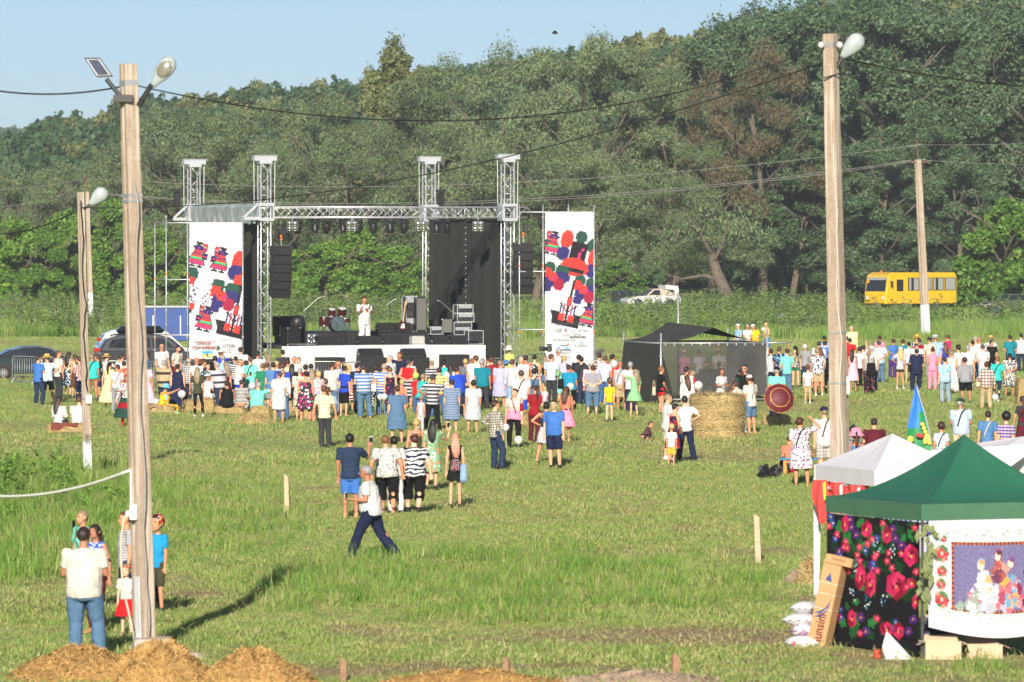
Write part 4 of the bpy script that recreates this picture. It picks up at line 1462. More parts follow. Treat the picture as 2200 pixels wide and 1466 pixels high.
# ---- crowd barriers
BARB=MB();BARB.tube([(0,0,.14),(0,0,1.06)],.010,5);BARB=BARB.mesh('bar',STEEL,True)
def barrier_master():
	L,H=2.1,1.12
	t=thing('crowd_barrier','galvanised steel crowd barrier','barrier')
	r=.14
	pts=[(-L/2,0,.12)]+[(-L/2,0,H-r)]+[(-L/2+r-r*math.cos(a),0,H-r+r*math.sin(a))for a in(.5,1.1)]+[(-L/2+r,0,H),(L/2-r,0,H)]+[(L/2-r+r*math.sin(a),0,H-r+r*math.cos(a))for a in(.5,1.1)]+[(L/2,0,H-r),(L/2,0,.12),(-L/2,0,.12)]
	mb=MB();mb.tube(pts,.021,6);mb.build('rail',STEEL,t,True)
	for i in range(11):
		obj('bar',BARB,t,(-L/2+L*(i+1)/12,0,0))
	for x in(-.75,.75):
		mb=MB();mb.bar((x,-.28,.03),(x,.28,.03),.05,.03);mb.tube([(x,-.26,.03),(x,0,.4),(x,.26,.03)],.015,5);mb.build('foot',STEEL,t)
	return t
BAR0=barrier_master()
_first=[True]
def barrier(a,b,lab):
	"""a, b ground points of its ends"""
	a,b=Vector((*a,0)),Vector((*b,0))
	t=BAR0 if _first[0]else copy_tree(BAR0)
	_first[0]=False
	m=(a+b)/2
	t.location=(m.x,m.y,gz1(m.x,m.y));t.rotation_euler[2]=math.atan2(b.y-a.y,b.x-a.x)
	t.scale=((b-a).length/2.16,1,1.0)
	t['label']=lab;t['group']='steel crowd barriers before the stage'
def bline(pts,labs):
	for i,l in enumerate(labs):
		barrier(pts[i],pts[i+1],l)
def g2(px,py):return ground(px,py)
bline([g2(26,829),g2(90,832),g2(160,836)],['crowd barrier by the rear wheel of the black saloon car','crowd barrier behind the straw hat man at the left'])
bline([g2(160,836),g2(230,838),g2(300,838),g2(372,836)],['crowd barrier behind the turquoise dress','crowd barrier hidden by the near concrete pole','crowd barrier before the bald man in sunglasses'])
bline([g2(372,836),g2(446,838),g2(520,840),g2(596,842)],['crowd barrier before the bearded man','crowd barrier under the flag of the left banner','crowd barrier at the foot of the front left tower'])
bline([g2(655,842),g2(724,842)],['crowd barrier before the subwoofer below the drum kit'])
bline([g2(732,840),g2(802,838),g2(858,837)],['crowd barrier left of the man in the navy shirt facing the crowd','crowd barrier behind the grey haired man in white'])
bline([g2(860,836),g2(915,835),g2(973,834)],['crowd barrier right of the man in the navy shirt facing the crowd','crowd barrier left of the subwoofer at the right end'])
bline([g2(982,834),g2(1035,832),g2(1085,831)],['crowd barrier before the subwoofer at the right end','crowd barrier at the foot of the black side wall'])
bline([g2(1110,830),g2(1168,822)],['crowd barrier behind the child in denim dungarees'])
bline([g2(1170,822),g2(1180,800)],['crowd barrier set askew beside the photographer'])
bline([g2(1278,812),g2(1296,800)],['crowd barrier at the right foot of the right banner'])
# ================================================================ poles and wires
def concrete_material():
	k=NT('weathered concrete')
	v=k.coord()
	n1=k.noise(v,2.2,5,.7);n2=k.noise(v,28,4,.7)
	c=k.ramp(n1.outputs[0],[(.25,(.235,.165,.115)),(.5,(.37,.28,.205)),(.75,(.47,.385,.30))])
	c=k.mix(.35,c,k.ramp(n2.outputs[0],[(.3,(.2,.14,.10)),(.7,(.55,.47,.38))]))
	mp=k.n('Mapping');mp.inputs['Scale'].default_value=(14,14,.5);k.l(v,mp.inputs[0])
	st=k.noise(mp.outputs[0],1.0,4)
	c=k.mix(k.ramp(st.outputs[0],[(.52,(0,0,0)),(.62,(.6,.6,.6))]),c,(.60,.53,.45))
	k.l(c,k.b.inputs['Base Color']);k.b.inputs['Roughness'].default_value=.95
	k.bump(n2.outputs[0],.7,.02)
	return k.m
CONC=concrete_material()
PAINTW=plain('flaking whitewash',(.66,.67,.70),.9,0,.22,7,.5)
CABLE=plain('black cable',(.016,.016,.017),.55)
WIREG=plain('bare wire',(.36,.36,.33),.5,.3)
LAMPGREY=plain('grey lamp housing',(.34,.385,.39),.4,0,.10,8)
GLASSD=plain('lamp glass',(.20,.19,.15),.06,0,.3,5)
RUST=plain('rusty steel',(.16,.07,.035),.85,0,.3,20)

def concrete_pole(lab,base,top,w0,w1,rz=R(38),white=0.0,group='concrete poles'):
	"""base, top: points; the shaft tapers and carries a groove"""
	base,top=Vector(base),Vector(top)
	t=thing('concrete_pole',lab,'pole',base,0,group)
	d=top-base
	L=d.length
	M=(d.to_track_quat('Z','Y').to_matrix()@Matrix.Rotation(rz,3,'Z'))
	def ring(k,g=.0):
		w=w0+(w1-w0)*k
		h=w/2
		return[(-h,-h),(-h*.28,-h),(-h*.2,-h+w*.10),(h*.2,-h+w*.10),(h*.28,-h),(h,-h),(h,h*.9),(h*.9,h),(-h*.9,h),(-h,h*.9)]
	n=14
	def shaft(k0,k1,name,mat,grow=1.0):
		V,Fc=[],[]
		m=max(2,int(n*(k1-k0))+1)
		for i in range(m+1):
			k=k0+(k1-k0)*i/m
			for j,(x,y)in enumerate(ring(k)):
				q=1+(.02*math.sin(i*3.1+j*2)if 0<i<m else 0)
				V.append(M@Vector((x*grow*q,y*grow*q,0))+d*k)
			if i<m:
				for j in range(10):
					Fc.append((i*10+j,i*10+(j+1)%10,(i+1)*10+(j+1)%10,(i+1)*10+j))
		Fc+=[tuple(range(9,-1,-1)),tuple(range(m*10,m*10+10))]
		mb=MB();mb.add(V,Fc)
		return mb.build(name,mat,t)
	shaft(0,1,'shaft',CONC)
	if white:
		shaft(0.0,white/L,'whitewash',PAINTW,1.012)
	def band(h,mat=STEEL,th=.05):
		k=h/L
		w=(w0+(w1-w0)*k)*1.05
		mb=MB()
		mb.box(d*k,(w,w,th),m=M)
		return mb.build('band',mat,t)
	t['len']=L
	return t,d,M,band
def cable_down(t,d,off,k0,k1,mat=CABLE,r=.014,n=24,seed=1):
	q=np.random.default_rng(seed)
	pts=[d*(k0+(k1-k0)*i/n)+Vector(off)+Vector((q.normal()*.012+.02*math.sin(i*.9),0,0))for i in range(n+1)]
	mb=MB();mb.tube(pts,r,6);return mb.build('cable',mat,t,True)
def street_lamp_head(t,p0,p1,w,open_face=False):
	"""arm stub at p0, lantern to p1"""
	p0,p1=Vector(p0),Vector(p1)
	d=(p1-p0);L=d.length
	M=d.to_track_quat('Z','Y').to_matrix()
	if abs((M@Vector((0,1,0))).y)<.6:M=M@Matrix.Rotation(R(90),3,'Z')
	prof=[(.18,0),(.26,.12),(.5,.38),(.62,.62),(.58,.82),(.3,.97),(.03,1.0)]
	mb=MB();mb.lathe([(r*w,z*L)for r,z in prof],p0,16,m=M@Matrix.Diagonal((1,.62,1)))
	h=mb.build('lamp_housing',LAMPGREY,t,True)
	if open_face:
		n=M@Vector((0,-1,0))
		if n.y>0:n=-n
		mb=MB();mb.ball(p0+d*.60+n*w*.22,w*.48,14,sq=(1,.5,1.45),m=M);mb.build('lamp_glass',GLASSD,h,True)
		mb=MB();mb.ball(p0+d*.72+n*w*.44,w*.16,10,sq=(1,.6,1.2),m=M);mb.build('bulb',plain('frosted bulb',(.8,.8,.78),.15),h,True)
	return h

# near left pole
B1=Vector((*ground(312,1406),0));T1=at(276,138,B1.y)
t,d,M,band=concrete_pole('tall near concrete pole on the left with solar lamp and street lamp',B1,T1,.255,.20,R(28),.0,'concrete lamp poles on the grass')
L1=d.length
for py in(176,180,420,432):
	band((T1.z-at(0,py,B1.y).z and L1-(T1.z-at(0,py,B1.y).z)),STEEL,.045)
cable_down(t,d,(.06,-.20,0),.02,.80,plain('grey cable sheath',(.30,.27,.25),.6),.017)
def rel(px,py):return at(px,py,B1.y-.05)-B1
mb=MB();mb.tube([rel(264,214),rel(228,170)],.034,7);mb.box(rel(266,212),(.28,.3,.10));mb.build('lamp_arm',BLACK,t)
mb=MB();mb.tube([rel(297,228),rel(326,182)],.040,7);mb.build('lamp_arm',BLACK,t)
street_lamp_head(t,rel(327,186),rel(372,124),.21,True)
# solar panel: a slanted flat lamp
pan=[rel(180,124),rel(214,124),rel(243,165),rel(208,167)]
cn=sum(pan,Vector())/4
ux,uy=(pan[1]-pan[0]).normalized(),(pan[3]-pan[0])
nn=ux.cross(uy.normalized()).normalized()
if nn.y>0:nn=-nn
def slab(name,k,th,off,mat,parent):
	mb=MB();q=[cn+(p-cn)*k+nn*off for p in pan]
	mb.add(q+[p-nn*th for p in q],[(0,1,2,3),(7,6,5,4),(0,4,5,1),(1,5,6,2),(2,6,7,3),(3,7,4,0)]);return mb.build(name,mat,parent)
sp_=slab('solar_panel',1.0,.05,0,plain('black panel frame',(.02,.02,.024),.4),t)
slab('cell_sheet',.82,.006,.010,plain('white panel sheet',(.6,.62,.66),.25),sp_)
for i in range(10):
	a,b=(i+.08)/10,(i+.92)/10
	q=[cn+((pan[0]+(pan[3]-pan[0])*k)*(1-s)+(pan[1]+(pan[2]-pan[1])*k)*s-cn)*.78+nn*.016 for k,s in((a,.06),(a,.94),(b,.94),(b,.06))]
	mb=MB();mb.add(q+[p-nn*.004 for p in q],[(0,1,2,3),(7,6,5,4),(0,4,5,1),(1,5,6,2),(2,6,7,3),(3,7,4,0)])
	mb.build('solar_cell',plain('solar cell',(.018,.03,.075),.2,0,.2),sp_)
mb=MB();mb.box(d*((1400-1318)/1268)+Vector((-.08,-.14,.0)),(.17,.015,1.15),m=M);mb.build('whitewash',PAINTW,t)
mb=MB();mb.box(rel(288,1100)+Vector((0,-.12,0)),(.11,.07,.22),bevel=.01);mb.box(rel(277,1104)+Vector((0,-.1,0)),(.08,.06,.10),bevel=.01);mb.build('junction_box',plain('white plastic',(.75,.75,.74),.4),t)
mb=MB();mb.tube([rel(281,1012),rel(281,1095)],.012,6);mb.build('conduit',plain('white plastic',(.75,.75,.74),.4),t)
pts=[rel(279,1106),rel(268,1112),rel(262,1150),rel(261,1200),rel(264,1240),rel(272,1290),rel(284,1340),rel(290,1372)]
mb=MB();mb.tube([p+Vector((0,-.14,0))for p in pts],.016,6);mb.build('hose',plain('pale hose',(.55,.50,.36),.6),t,True)
# concrete footing block under it
ft=thing('concrete_footing','cracked concrete footing block at the foot of the near left pole','footing',(B1.x+.12,B1.y-.1,0),R(6))
mb=MB();mb.box((0,-.1,.02),(.66,.8,.46),bevel=.03,taper=.86);mb.build('block',plain('pale concrete',(.45,.39,.33),.95,0,.2,3,.6),ft)
mb=MB();mb.box((.42,-.25,-.10),(.62,.7,.3),rz=R(12),bevel=.06,taper=.8);mb.build('slab',plain('pale concrete',(.45,.39,.33),.95,0,.2,3,.6),ft)

# small street lamp pole
B2=Vector((*ground(189,1022),0));T2=at(173,413,B2.y)
t,d,M,band=concrete_pole('smaller concrete pole behind the near one with grey street lamp and painted number',B2,T2,.165,.135,R(30),.85,'concrete lamp poles on the grass')
def rel2(px,py):return at(px,py,B2.y-.12)-B2
mb=MB();mb.tube([rel2(181,450),rel2(196,437)],.035,6);mb.build('lamp_arm',BLACK,t)
street_lamp_head(t,rel2(193,440),rel2(228,407),.30)
cable_down(t,d,(.03,-.17,0),.3,.97,CABLE,.014,20,3)
mb=MB();mb.box(rel2(191,858),(.15,.06,.22),bevel=.01);mb.build('switch_box',plain('white plastic',(.75,.75,.74),.4),t)
band(d.length*.27,STEEL,.03);band(d.length*.955,STEEL,.03)
lettering(t,'30\n35',(191-189)*B2.y/F-.02,(1022-940)*B2.y/F,.14,srgb('#1d1c1c'),-.20)
# far pole beside it
B3=Vector(((196-CX)*380/F,380,0));T3=at(187,412,380)
t,d,M,band=concrete_pole('thin far concrete pole with whitewashed foot behind the small lamp pole',B3,T3,.30,.22,R(20),2.2,'power poles behind the field')
mb=MB();mb.tube([d*.99,d*1.11],.04,6);mb.bar(d*.985+Vector((-.2,0,0)),d*.985+Vector((1.0,0,0)),.07);mb.ball(d*1.11,.07,6);mb.build('crossarm',RUST,t)
# tall right pole
D4=98.0
B4=Vector(((1812-CX)*D4/F,D4,0));T4=at(1784,73,D4)
t,d,M,band=concrete_pole('tall right concrete pole with grey street lamp rising behind the white tent',B4,T4,.265,.195,R(-32),0,'concrete lamp poles on the grass')
def rel4(px,py):return at(px,py,D4-.15)-B4
mb=MB();mb.tube([rel4(1800,140),rel4(1812,118)],.035,6);mb.build('lamp_arm',BLACK,t)
street_lamp_head(t,rel4(1808,124),rel4(1852,76),.25)
for py in(96,102,718,826):
	band((1258-py)*D4/F,STEEL,.03)
mb=MB()
for sx in(-1,1):
	mb.ball(rel4(1784+sx*20,97),.06,8)
mb.build('insulator',plain('porcelain',(.6,.58,.55),.3),t,True)
cable_down(t,d,(.015,-.24,0),.15,.80,plain('pale cable',(.55,.48,.40),.7),.014,20,5)
mb=MB();mb.tube([rel4(1770,168),rel4(1804,158)],.014,6);mb.build('cable',CABLE,t)
mb=MB();mb.box(rel4(1822,826)+Vector((0,0,-.02)),(.05,.05,.3));mb.build('label_plate',PAINTW,t)
# far right pole
B5=Vector(((1990-CX)*330/F,330,0));T5=at(1972,343,330)
t,d,M,band=concrete_pole('far concrete power pole with whitewashed foot before the yellow bus',B5,T5,.40,.29,R(25),2.0,'power poles behind the field')
mb=MB();mb.tube([d*.99,d*1.10],.04,6);mb.bar(d*.985+Vector((-.45,0,0)),d*.985+Vector((.6,0,0)),.08);mb.ball(d*1.10,.08,6);mb.build('crossarm',RUST,t)

def wire(lab,a,b,sag,r,mat,n=28):
	a,b=Vector(a),Vector(b)
	pts=[]
	for i in range(n+1):
		k=i/n
		pts.append(a.lerp(b,k)-Vector((0,0,sag*4*k*(1-k))))
	mb=MB();mb.tube([p-a for p in pts],r,5)
	o=mb.build('overhead_wire',mat,None,True)
	o.location=a
	return tag(o,lab,'wire','overhead wires')
wire('black cable leaving the near left pole to the left edge',at(272,184,B1.y),at(-60,186,B1.y+4),.12,.013,CABLE)
wire('long sagging black cable between the near left pole and the tall right pole',at(292,184,B1.y),at(1772,97,D4),.86,.0105,CABLE,50)
wire('black cable running from the tall right pole down to the small lamp pole',at(1774,133,D4),at(176,446,B2.y),.72,.012,CABLE,50)
wire('black cable leaving the tall right pole to the right edge',at(1800,124,D4),at(2290,190,D4+6),.10,.014,CABLE)
wire('upper bare wire between the two far power poles',T3+Vector((0,0,.9)),T5+Vector((0,0,.85)),1.35,.016,WIREG,40)
wire('lower bare wire between the two far power poles',T3+Vector((.9,0,-.1)),T5+Vector((-.4,0,-.05)),1.45,.017,WIREG,40)
wire('second lower bare wire between the two far power poles',T3+Vector((.2,.4,-.1)),T5+Vector((.5,.4,.0)),1.6,.017,WIREG,40)
wire('upper bare wire leaving the far right pole',T5+Vector((0,0,.85)),at(2330,302,345),.1,.016,WIREG)
wire('lower bare wire leaving the far right pole',T5+Vector((.5,0,-.05)),at(2330,354,345),.1,.017,WIREG)
wire('upper bare wire leaving the thin far pole to the left',T3+Vector((0,0,.9)),at(-60,410,370),.2,.016,WIREG)
wire('lower bare wire leaving the thin far pole to the left',T3+Vector((.0,0,-.1)),at(-60,448,370),.2,.017,WIREG)
wire('black cable leaving the small lamp pole to the left edge',at(168,450,B2.y),at(-60,500,B2.y+3),.25,.018,CABLE)
mb=MB();a_,b_=at(-60,1062,B1.y+5),at(281,1010,B1.y)
mb.tube([a_.lerp(b_,k/14)-Vector((0,0,.16*4*k/14*(1-k/14)))-b_ for k in range(15)],.022,6)
o=mb.build('tape_line',plain('white tape',(.7,.7,.66),.6),None,True);o.location=b_
tag(o,'white cordon tape tied to the near left pole','tape')

def bird():
	mb=MB();s=.05
	mb.ball((0,0,0),.09,8,sq=(1.8,.8,.8));mb.add([(0,0,.02),(-.08,.28,.12),(.06,.30,.10),(.10,0,.02)],[(0,1,2,3)]);mb.add([(0,0,.02),(-.08,-.28,.12),(.06,-.30,.10),(.10,0,.02)],[(0,1,2,3)])
	mb.add([(-.12,0,0),(-.28,.05,.02),(-.28,-.05,.02)],[(0,1,2)])
	o=mb.build('bird',BLACK);o.location=at(1192,71,300)
	tag(o,'small dark bird flying in the sky above the trees','bird')
bird()

# ================================================================ straw
def straw_material(name,lo,hi):
	k=NT(name)
	a=k.n('Attribute');a.attribute_name='tint'
	nz=k.noise(k.coord(),7,4,.7)
	f=k.math('ADD',k.math('MULTIPLY',nz.outputs[0],.6),a.outputs['Fac'])
	k.l(k.ramp(f,[(.2,lo),(.95,hi)]),k.b.inputs['Base Color'])
	k.b.inputs['Roughness'].default_value=.7
	k.bump(k.noise(k.coord(),40,3,.7).outputs[0],.8,.02)
	return k.m
STRAW=straw_material('straw',(.27,.18,.065),(.70,.54,.25))
CHAFF=straw_material('brown chaff',(.28,.145,.038),(.66,.42,.15))
def slivers(pts,nrm,n,L,w,seed,lie=.75):
	"""thin straws on given surface points"""
	r=np.random.default_rng(seed)
	i=r.integers(0,len(pts),n)
	P=np.asarray(pts)[i]+np.asarray(nrm)[i]*.005
	N=np.asarray(nrm)[i]
	a=r.normal(size=(n,3))
	u=a-N*(a*N).sum(1)[:,None]*lie
	u/=np.linalg.norm(u,axis=1)[:,None]
	wv=np.cross(N,u);wv/=np.linalg.norm(wv,axis=1)[:,None]+1e-9
	l=L*r.uniform(.5,1.3,n)[:,None]
	wv=wv*w*.5
	V=np.stack([P-u*l/2-wv,P-u*l/2+wv,P+u*l/2+wv+N*.02,P+u*l/2-wv+N*.02],1).reshape(-1,3)
	o=np.arange(n)*4
	return V,np.stack([o,o+1,o+2,o+3],1),np.repeat(r.uniform(0,.45,n),4)
def surf_samples(vs,fs,n,seed):
	r=np.random.default_rng(seed)
	vs=np.array([tuple(v)for v in vs]);tri=[]
	for f in fs:
		for k in range(1,len(f)-1):
			tri.append((f[0],f[k],f[k+1]))
	tri=np.array(tri)
	a,b,c=vs[tri[:,0]],vs[tri[:,1]],vs[tri[:,2]]
	nn=np.cross(b-a,c-a);ar=np.linalg.norm(nn,axis=1)
	i=r.choice(len(tri),n,p=ar/ar.sum())
	p,q=r.uniform(size=(n,1)),r.uniform(size=(n,1))
	s=p+q>1;p=np.where(s,1-p,p);q=np.where(s,1-q,q)
	P=a[i]+(b[i]-a[i])*p+(c[i]-a[i])*q
	N=nn[i]/ar[i][:,None]
	ctr=vs.mean(0)
	N=np.where(((P-ctr)*N).sum(1)[:,None]<0,-N,N)
	return P,N
def straw_part(t,mb,n,L,w,seed,mat=STRAW):
	P,N=surf_samples(mb.v,mb.f,n,seed)
	V,Fq,T=slivers(P,N,n,L,w,seed)
	o=obj('straw',np_mesh('straw',V,Fq,mat,np.repeat(T[:,None],3,1)),t)
	o['kind']='stuff'
def bale(lab,px,py,w,h,dep,rz,strings=True,z=0.0,n=900):
	x,y=ground(px,py)
	y+=dep*.5
	t=thing('straw_bale',lab,'straw bale',(x*y/(y-dep*.5),y,gz1(x,y)+z),rz,'straw bales')
	mb=MB();mb.box((0,0,h/2),(w,dep,h),bevel=.06)
	r=random.Random(px)
	mb.v=[(x_+r.gauss(0,.018),y_+r.gauss(0,.018),max(0,z_+r.gauss(0,.015)))for x_,y_,z_ in mb.v]
	mb.build('bale_body',STRAW,t)
	straw_part(t,mb,n,.16,.010,px)
	if strings:
		for s in(-.25,.25):
			b=MB();q=h/2+.012
			b.tube([(s*w,-dep/2-.012,0),(s*w,-dep/2-.012,h+.012),(s*w,dep/2+.012,h+.012),(s*w,dep/2+.012,0)],.006,4);b.build('twine',plain('baling twine',(.5,.4,.2),.8),t)
	return t
bale('straw bale under the seated couple at the left with a red brown blanket',150,933,1.36,.31,.5,R(2),z=0)
bale('straw bale under the woman in the sky blue hat',345,890,1.0,.29,.5,R(-10))
bale('straw bale left of the girl with long light brown hair',409,886,.40,.46,.6,R(8))
bale('straw bale behind the legs of the girl in black leggings',442,886,.62,.48,.6,R(0))
bale('long straw bale under the seated woman in black',494,889,1.05,.31,.5,R(-3))
bale('upright straw bale behind the turquoise t-shirt man',560,899,.62,.42,.5,R(5))
bale('straw bale half hidden behind the pink flowered dress',668,902,.52,.45,.5,R(12))
bale('straw bale behind the white blouse woman near the stage front',632,890,.5,.42,.5,R(0))
bale('straw bale right of the woman with the colourful t-shirt',1131,917,.42,.42,.5,R(20))
bale('straw bale under the seated woman in a navy flowered skirt',1667,919,.88,.31,.5,R(-2))
bale('straw bale standing on end at the right edge',2198,876,.5,.95,.6,R(6))
DIRT_=plain('dry earth',(.34,.25,.175),.95,0,.35,9,.9)
def heap(lab,px,py,rx,ry,h,mat,n,L,w,seed,kind_name='straw_heap',z0=-.05):
	x,y=ground(px,py)
	r=np.random.default_rng(seed)
	t=thing(kind_name,lab,'straw heap',(x,y,gz1(x,y)),0)
	mb=MB()
	nr,na=7,26
	V,Fc=[(0,0,h)],[]
	for i in range(1,nr+1):
		q=i/nr
		for a in range(na):
			an=2*math.pi*a/na
			rag=1+.10*math.sin(an*3+seed)+.06*math.sin(an*7+seed)
			z=h*(1-q**1.7)*(1+.16*math.sin(an*4+q*5+seed))+(z0 if i==nr else 0)
			V.append((rx*q*rag*math.cos(an),ry*q*rag*math.sin(an),z+r.normal()*h*(.03 if mat is not DIRT_ else.10)))
	for a in range(na):
		Fc.append((0,1+a,1+(a+1)%na))
	for i in range(nr-1):
		for a in range(na):
			b=(a+1)%na
			Fc.append((1+i*na+a,1+(i+1)*na+a,1+(i+1)*na+b,1+i*na+b))
	mb.add(V,Fc)
	mb.build('mound',mat,t,True)
	straw_part(t,mb,n,L,w,seed,mat)
	return t
heap('loose straw heap spread in front of the upright bale',546,915,.62,.5,.30,STRAW,1800,.2,.010,4)
heap('brown chaff heap at the bottom left, left of the concrete footing',175,1462,1.0,.8,.42,CHAFF,4200,.10,.012,9)
heap('brown chaff heap around the concrete footing',345,1470,.80,.5,.52,CHAFF,3600,.10,.012,12)
heap('brown chaff heap right of the concrete footing',545,1472,.85,.6,.44,CHAFF,3800,.10,.012,15)
heap('small straw clump beside the white tent leg',1738,1256,.22,.25,.42,STRAW,700,.2,.010,18)
DIRT=DIRT_
heap('mound of dry earth left of the straw clump',1712,1252,.36,.5,.22,DIRT,60,.05,.01,21,'earth_mound')
heap('low ridge of dry earth at the bottom edge',1390,1474,1.2,.35,.17,DIRT,500,.07,.02,24,'earth_mound')
heap('low ridge of straw and earth at the bottom edge',1010,1474,1.5,.4,.20,CHAFF,900,.1,.012,27,'earth_mound')

def big_bale():
	x,y=ground(1541,946)
	R0,H=.79,1.30
	y+=R0
	x=x*y/(y-R0)
	t=thing('round_straw_bale','large round straw bale standing upright that people lean on','straw bale',(x,y,0))
	mb=MB()
	n,m=40,12
	V,Fc=[],[]
	for j in range(m+1):
		for i in range(n):
			a=2*math.pi*i/n
			q=R0*(1+.025*math.sin(j*1.9)+.02*math.sin(a*5+j))*(1.06 if j==0 else 1)*(.97 if j==m else 1)
			V.append((q*math.cos(a),q*math.sin(a),H*j/m))
	for j in range(m):
		for i in range(n):
			Fc.append((j*n+i,j*n+(i+1)%n,(j+1)*n+(i+1)%n,(j+1)*n+i))
	V.append((0,0,H+.03));o=len(V)-1
	for i in range(n):
		Fc.append((m*n+i,m*n+(i+1)%n,o))
	mb.add(V,Fc)
	mb.build('bale_body',STRAW,t,True)
	straw_part(t,mb,5200,.26,.012,31)
	for z in(.3,.62,.95):
		b=MB();b.tube([(R0*1.03*math.cos(a),R0*1.03*math.sin(a),z)for a in np.linspace(0,6.283,40)],.006,4);b.build('twine',plain('baling twine',(.5,.4,.2),.8),t)
	heap('trampled straw fringe at the foot of the round bale',1535,944,1.05,.9,.30,STRAW,2200,.24,.012,33)
big_bale()
# blanket over the left bale
def blanket(lab,px,py,w,z,dep,drop,mat,seed,rz=0):
	x,y=ground(px,py)
	V,Fc=[],[]
	n,m=18,10
	for i in range(n+1):
		for j in range(m+1):
			k,h=i/n,j/m
			s=h*(dep+drop)
			yy,zz=(dep-s,z)if s<dep else(-.05-.02*math.sin(k*9),z-(s-dep)*(.75+.35*math.sin(k*5+seed)))
			V.append(((k-.5)*w,yy,zz+.012*math.sin(k*14)))
			if i<n and j<m:
				o=i*(m+1)+j
				Fc.append((o,o+1,o+m+2,o+m+1))
	o=obj('blanket',np_mesh('blanket',V,Fc,mat,smooth=True),None,(x,y,0),rz)
	tag(o,lab,'blanket')
def speckle(name,cols,scale):
	k=NT(name)
	nz=k.noise(k.coord(),scale,2,.5)
	k.l(k.ramp(nz.outputs[0],[(i/(len(cols)-1)*.5+.25,c)for i,c in enumerate(cols)]),k.b.inputs['Base Color'])
	k.b.inputs['Roughness'].default_value=.9
	return k.m
blanket('red brown blanket hanging over the straw bale of the seated couple',138,933,.80,.335,.40,.20,speckle('red brown wool',['#5a1f1a','#7c3a30','#3d2a26'],22),1)
blanket('brown speckled blanket over the bale of the woman in the sky blue hat',330,890,.6,.31,.4,.18,speckle('brown speckled wool',['#4a3a2c','#a58a62','#2f251c'],40),2)
o=MB();o.add([(-.22,0,.02),(.26,-.05,.01),(.2,.22,.06),(-.16,.25,.10),(0,.1,.14)],[(0,1,4),(1,2,4),(2,3,4),(3,0,4)])
ob=o.build('shopping_bag',speckle('printed plastic',['#d8d8d8','#5cb84a','#e8e8e8','#9a9a9a'],8));ob.location=(*ground(372,890),.0)
tag(ob,'white and green plastic bag lying beside the straw bale','bag')

# wooden stakes
WOOD=plain('pale weathered wood',(.50,.39,.26),.85,0,.25,9,.4)
BROWNWOOD=plain('brown stake wood',(.30,.17,.10),.85,0,.3,9,.4)
def stake(lab,px,py,h,w,mat=WOOD,tilt=0):
	x,y=ground(px,py)
	t=thing('wooden_stake',lab,'stake',(x,y,gz1(x,y)-.05),rnd.uniform(-.5,.5),'wooden stakes driven into the grass')
	mb=MB();mb.prism([(-w/2,0),(w/2,0),(w/2,h),(-w/2*.6,h+w*.7),(-w/2,h+w*.5)],-w/3,w/3,'Y');mb.build('post',mat,t)
	mb=MB();mb.tube([(0,0,h*.86),(.02,-w/3,h*.86),(0,0,h*.83)],.008,5);mb.build('string_knot',WHITECLOTH,t)
	t.rotation_euler[1]=R(tilt)
stake('pale wooden stake left of the man filming with his phone',617,1101,.80,.095,WOOD,-1)
stake('pale wooden stake before the tents on the right',1630,1211,.92,.10,WOOD,-2)
stake('short brown stake at the bottom beside the right chaff heap',737,1466,.34,.08,BROWNWOOD)
stake('short brown stake at the bottom centre between the earth ridges',1088,1466,.32,.08,BROWNWOOD)
stake('short stake wrapped in earth at the bottom of the field',1452,1464,.34,.10,BROWNWOOD)

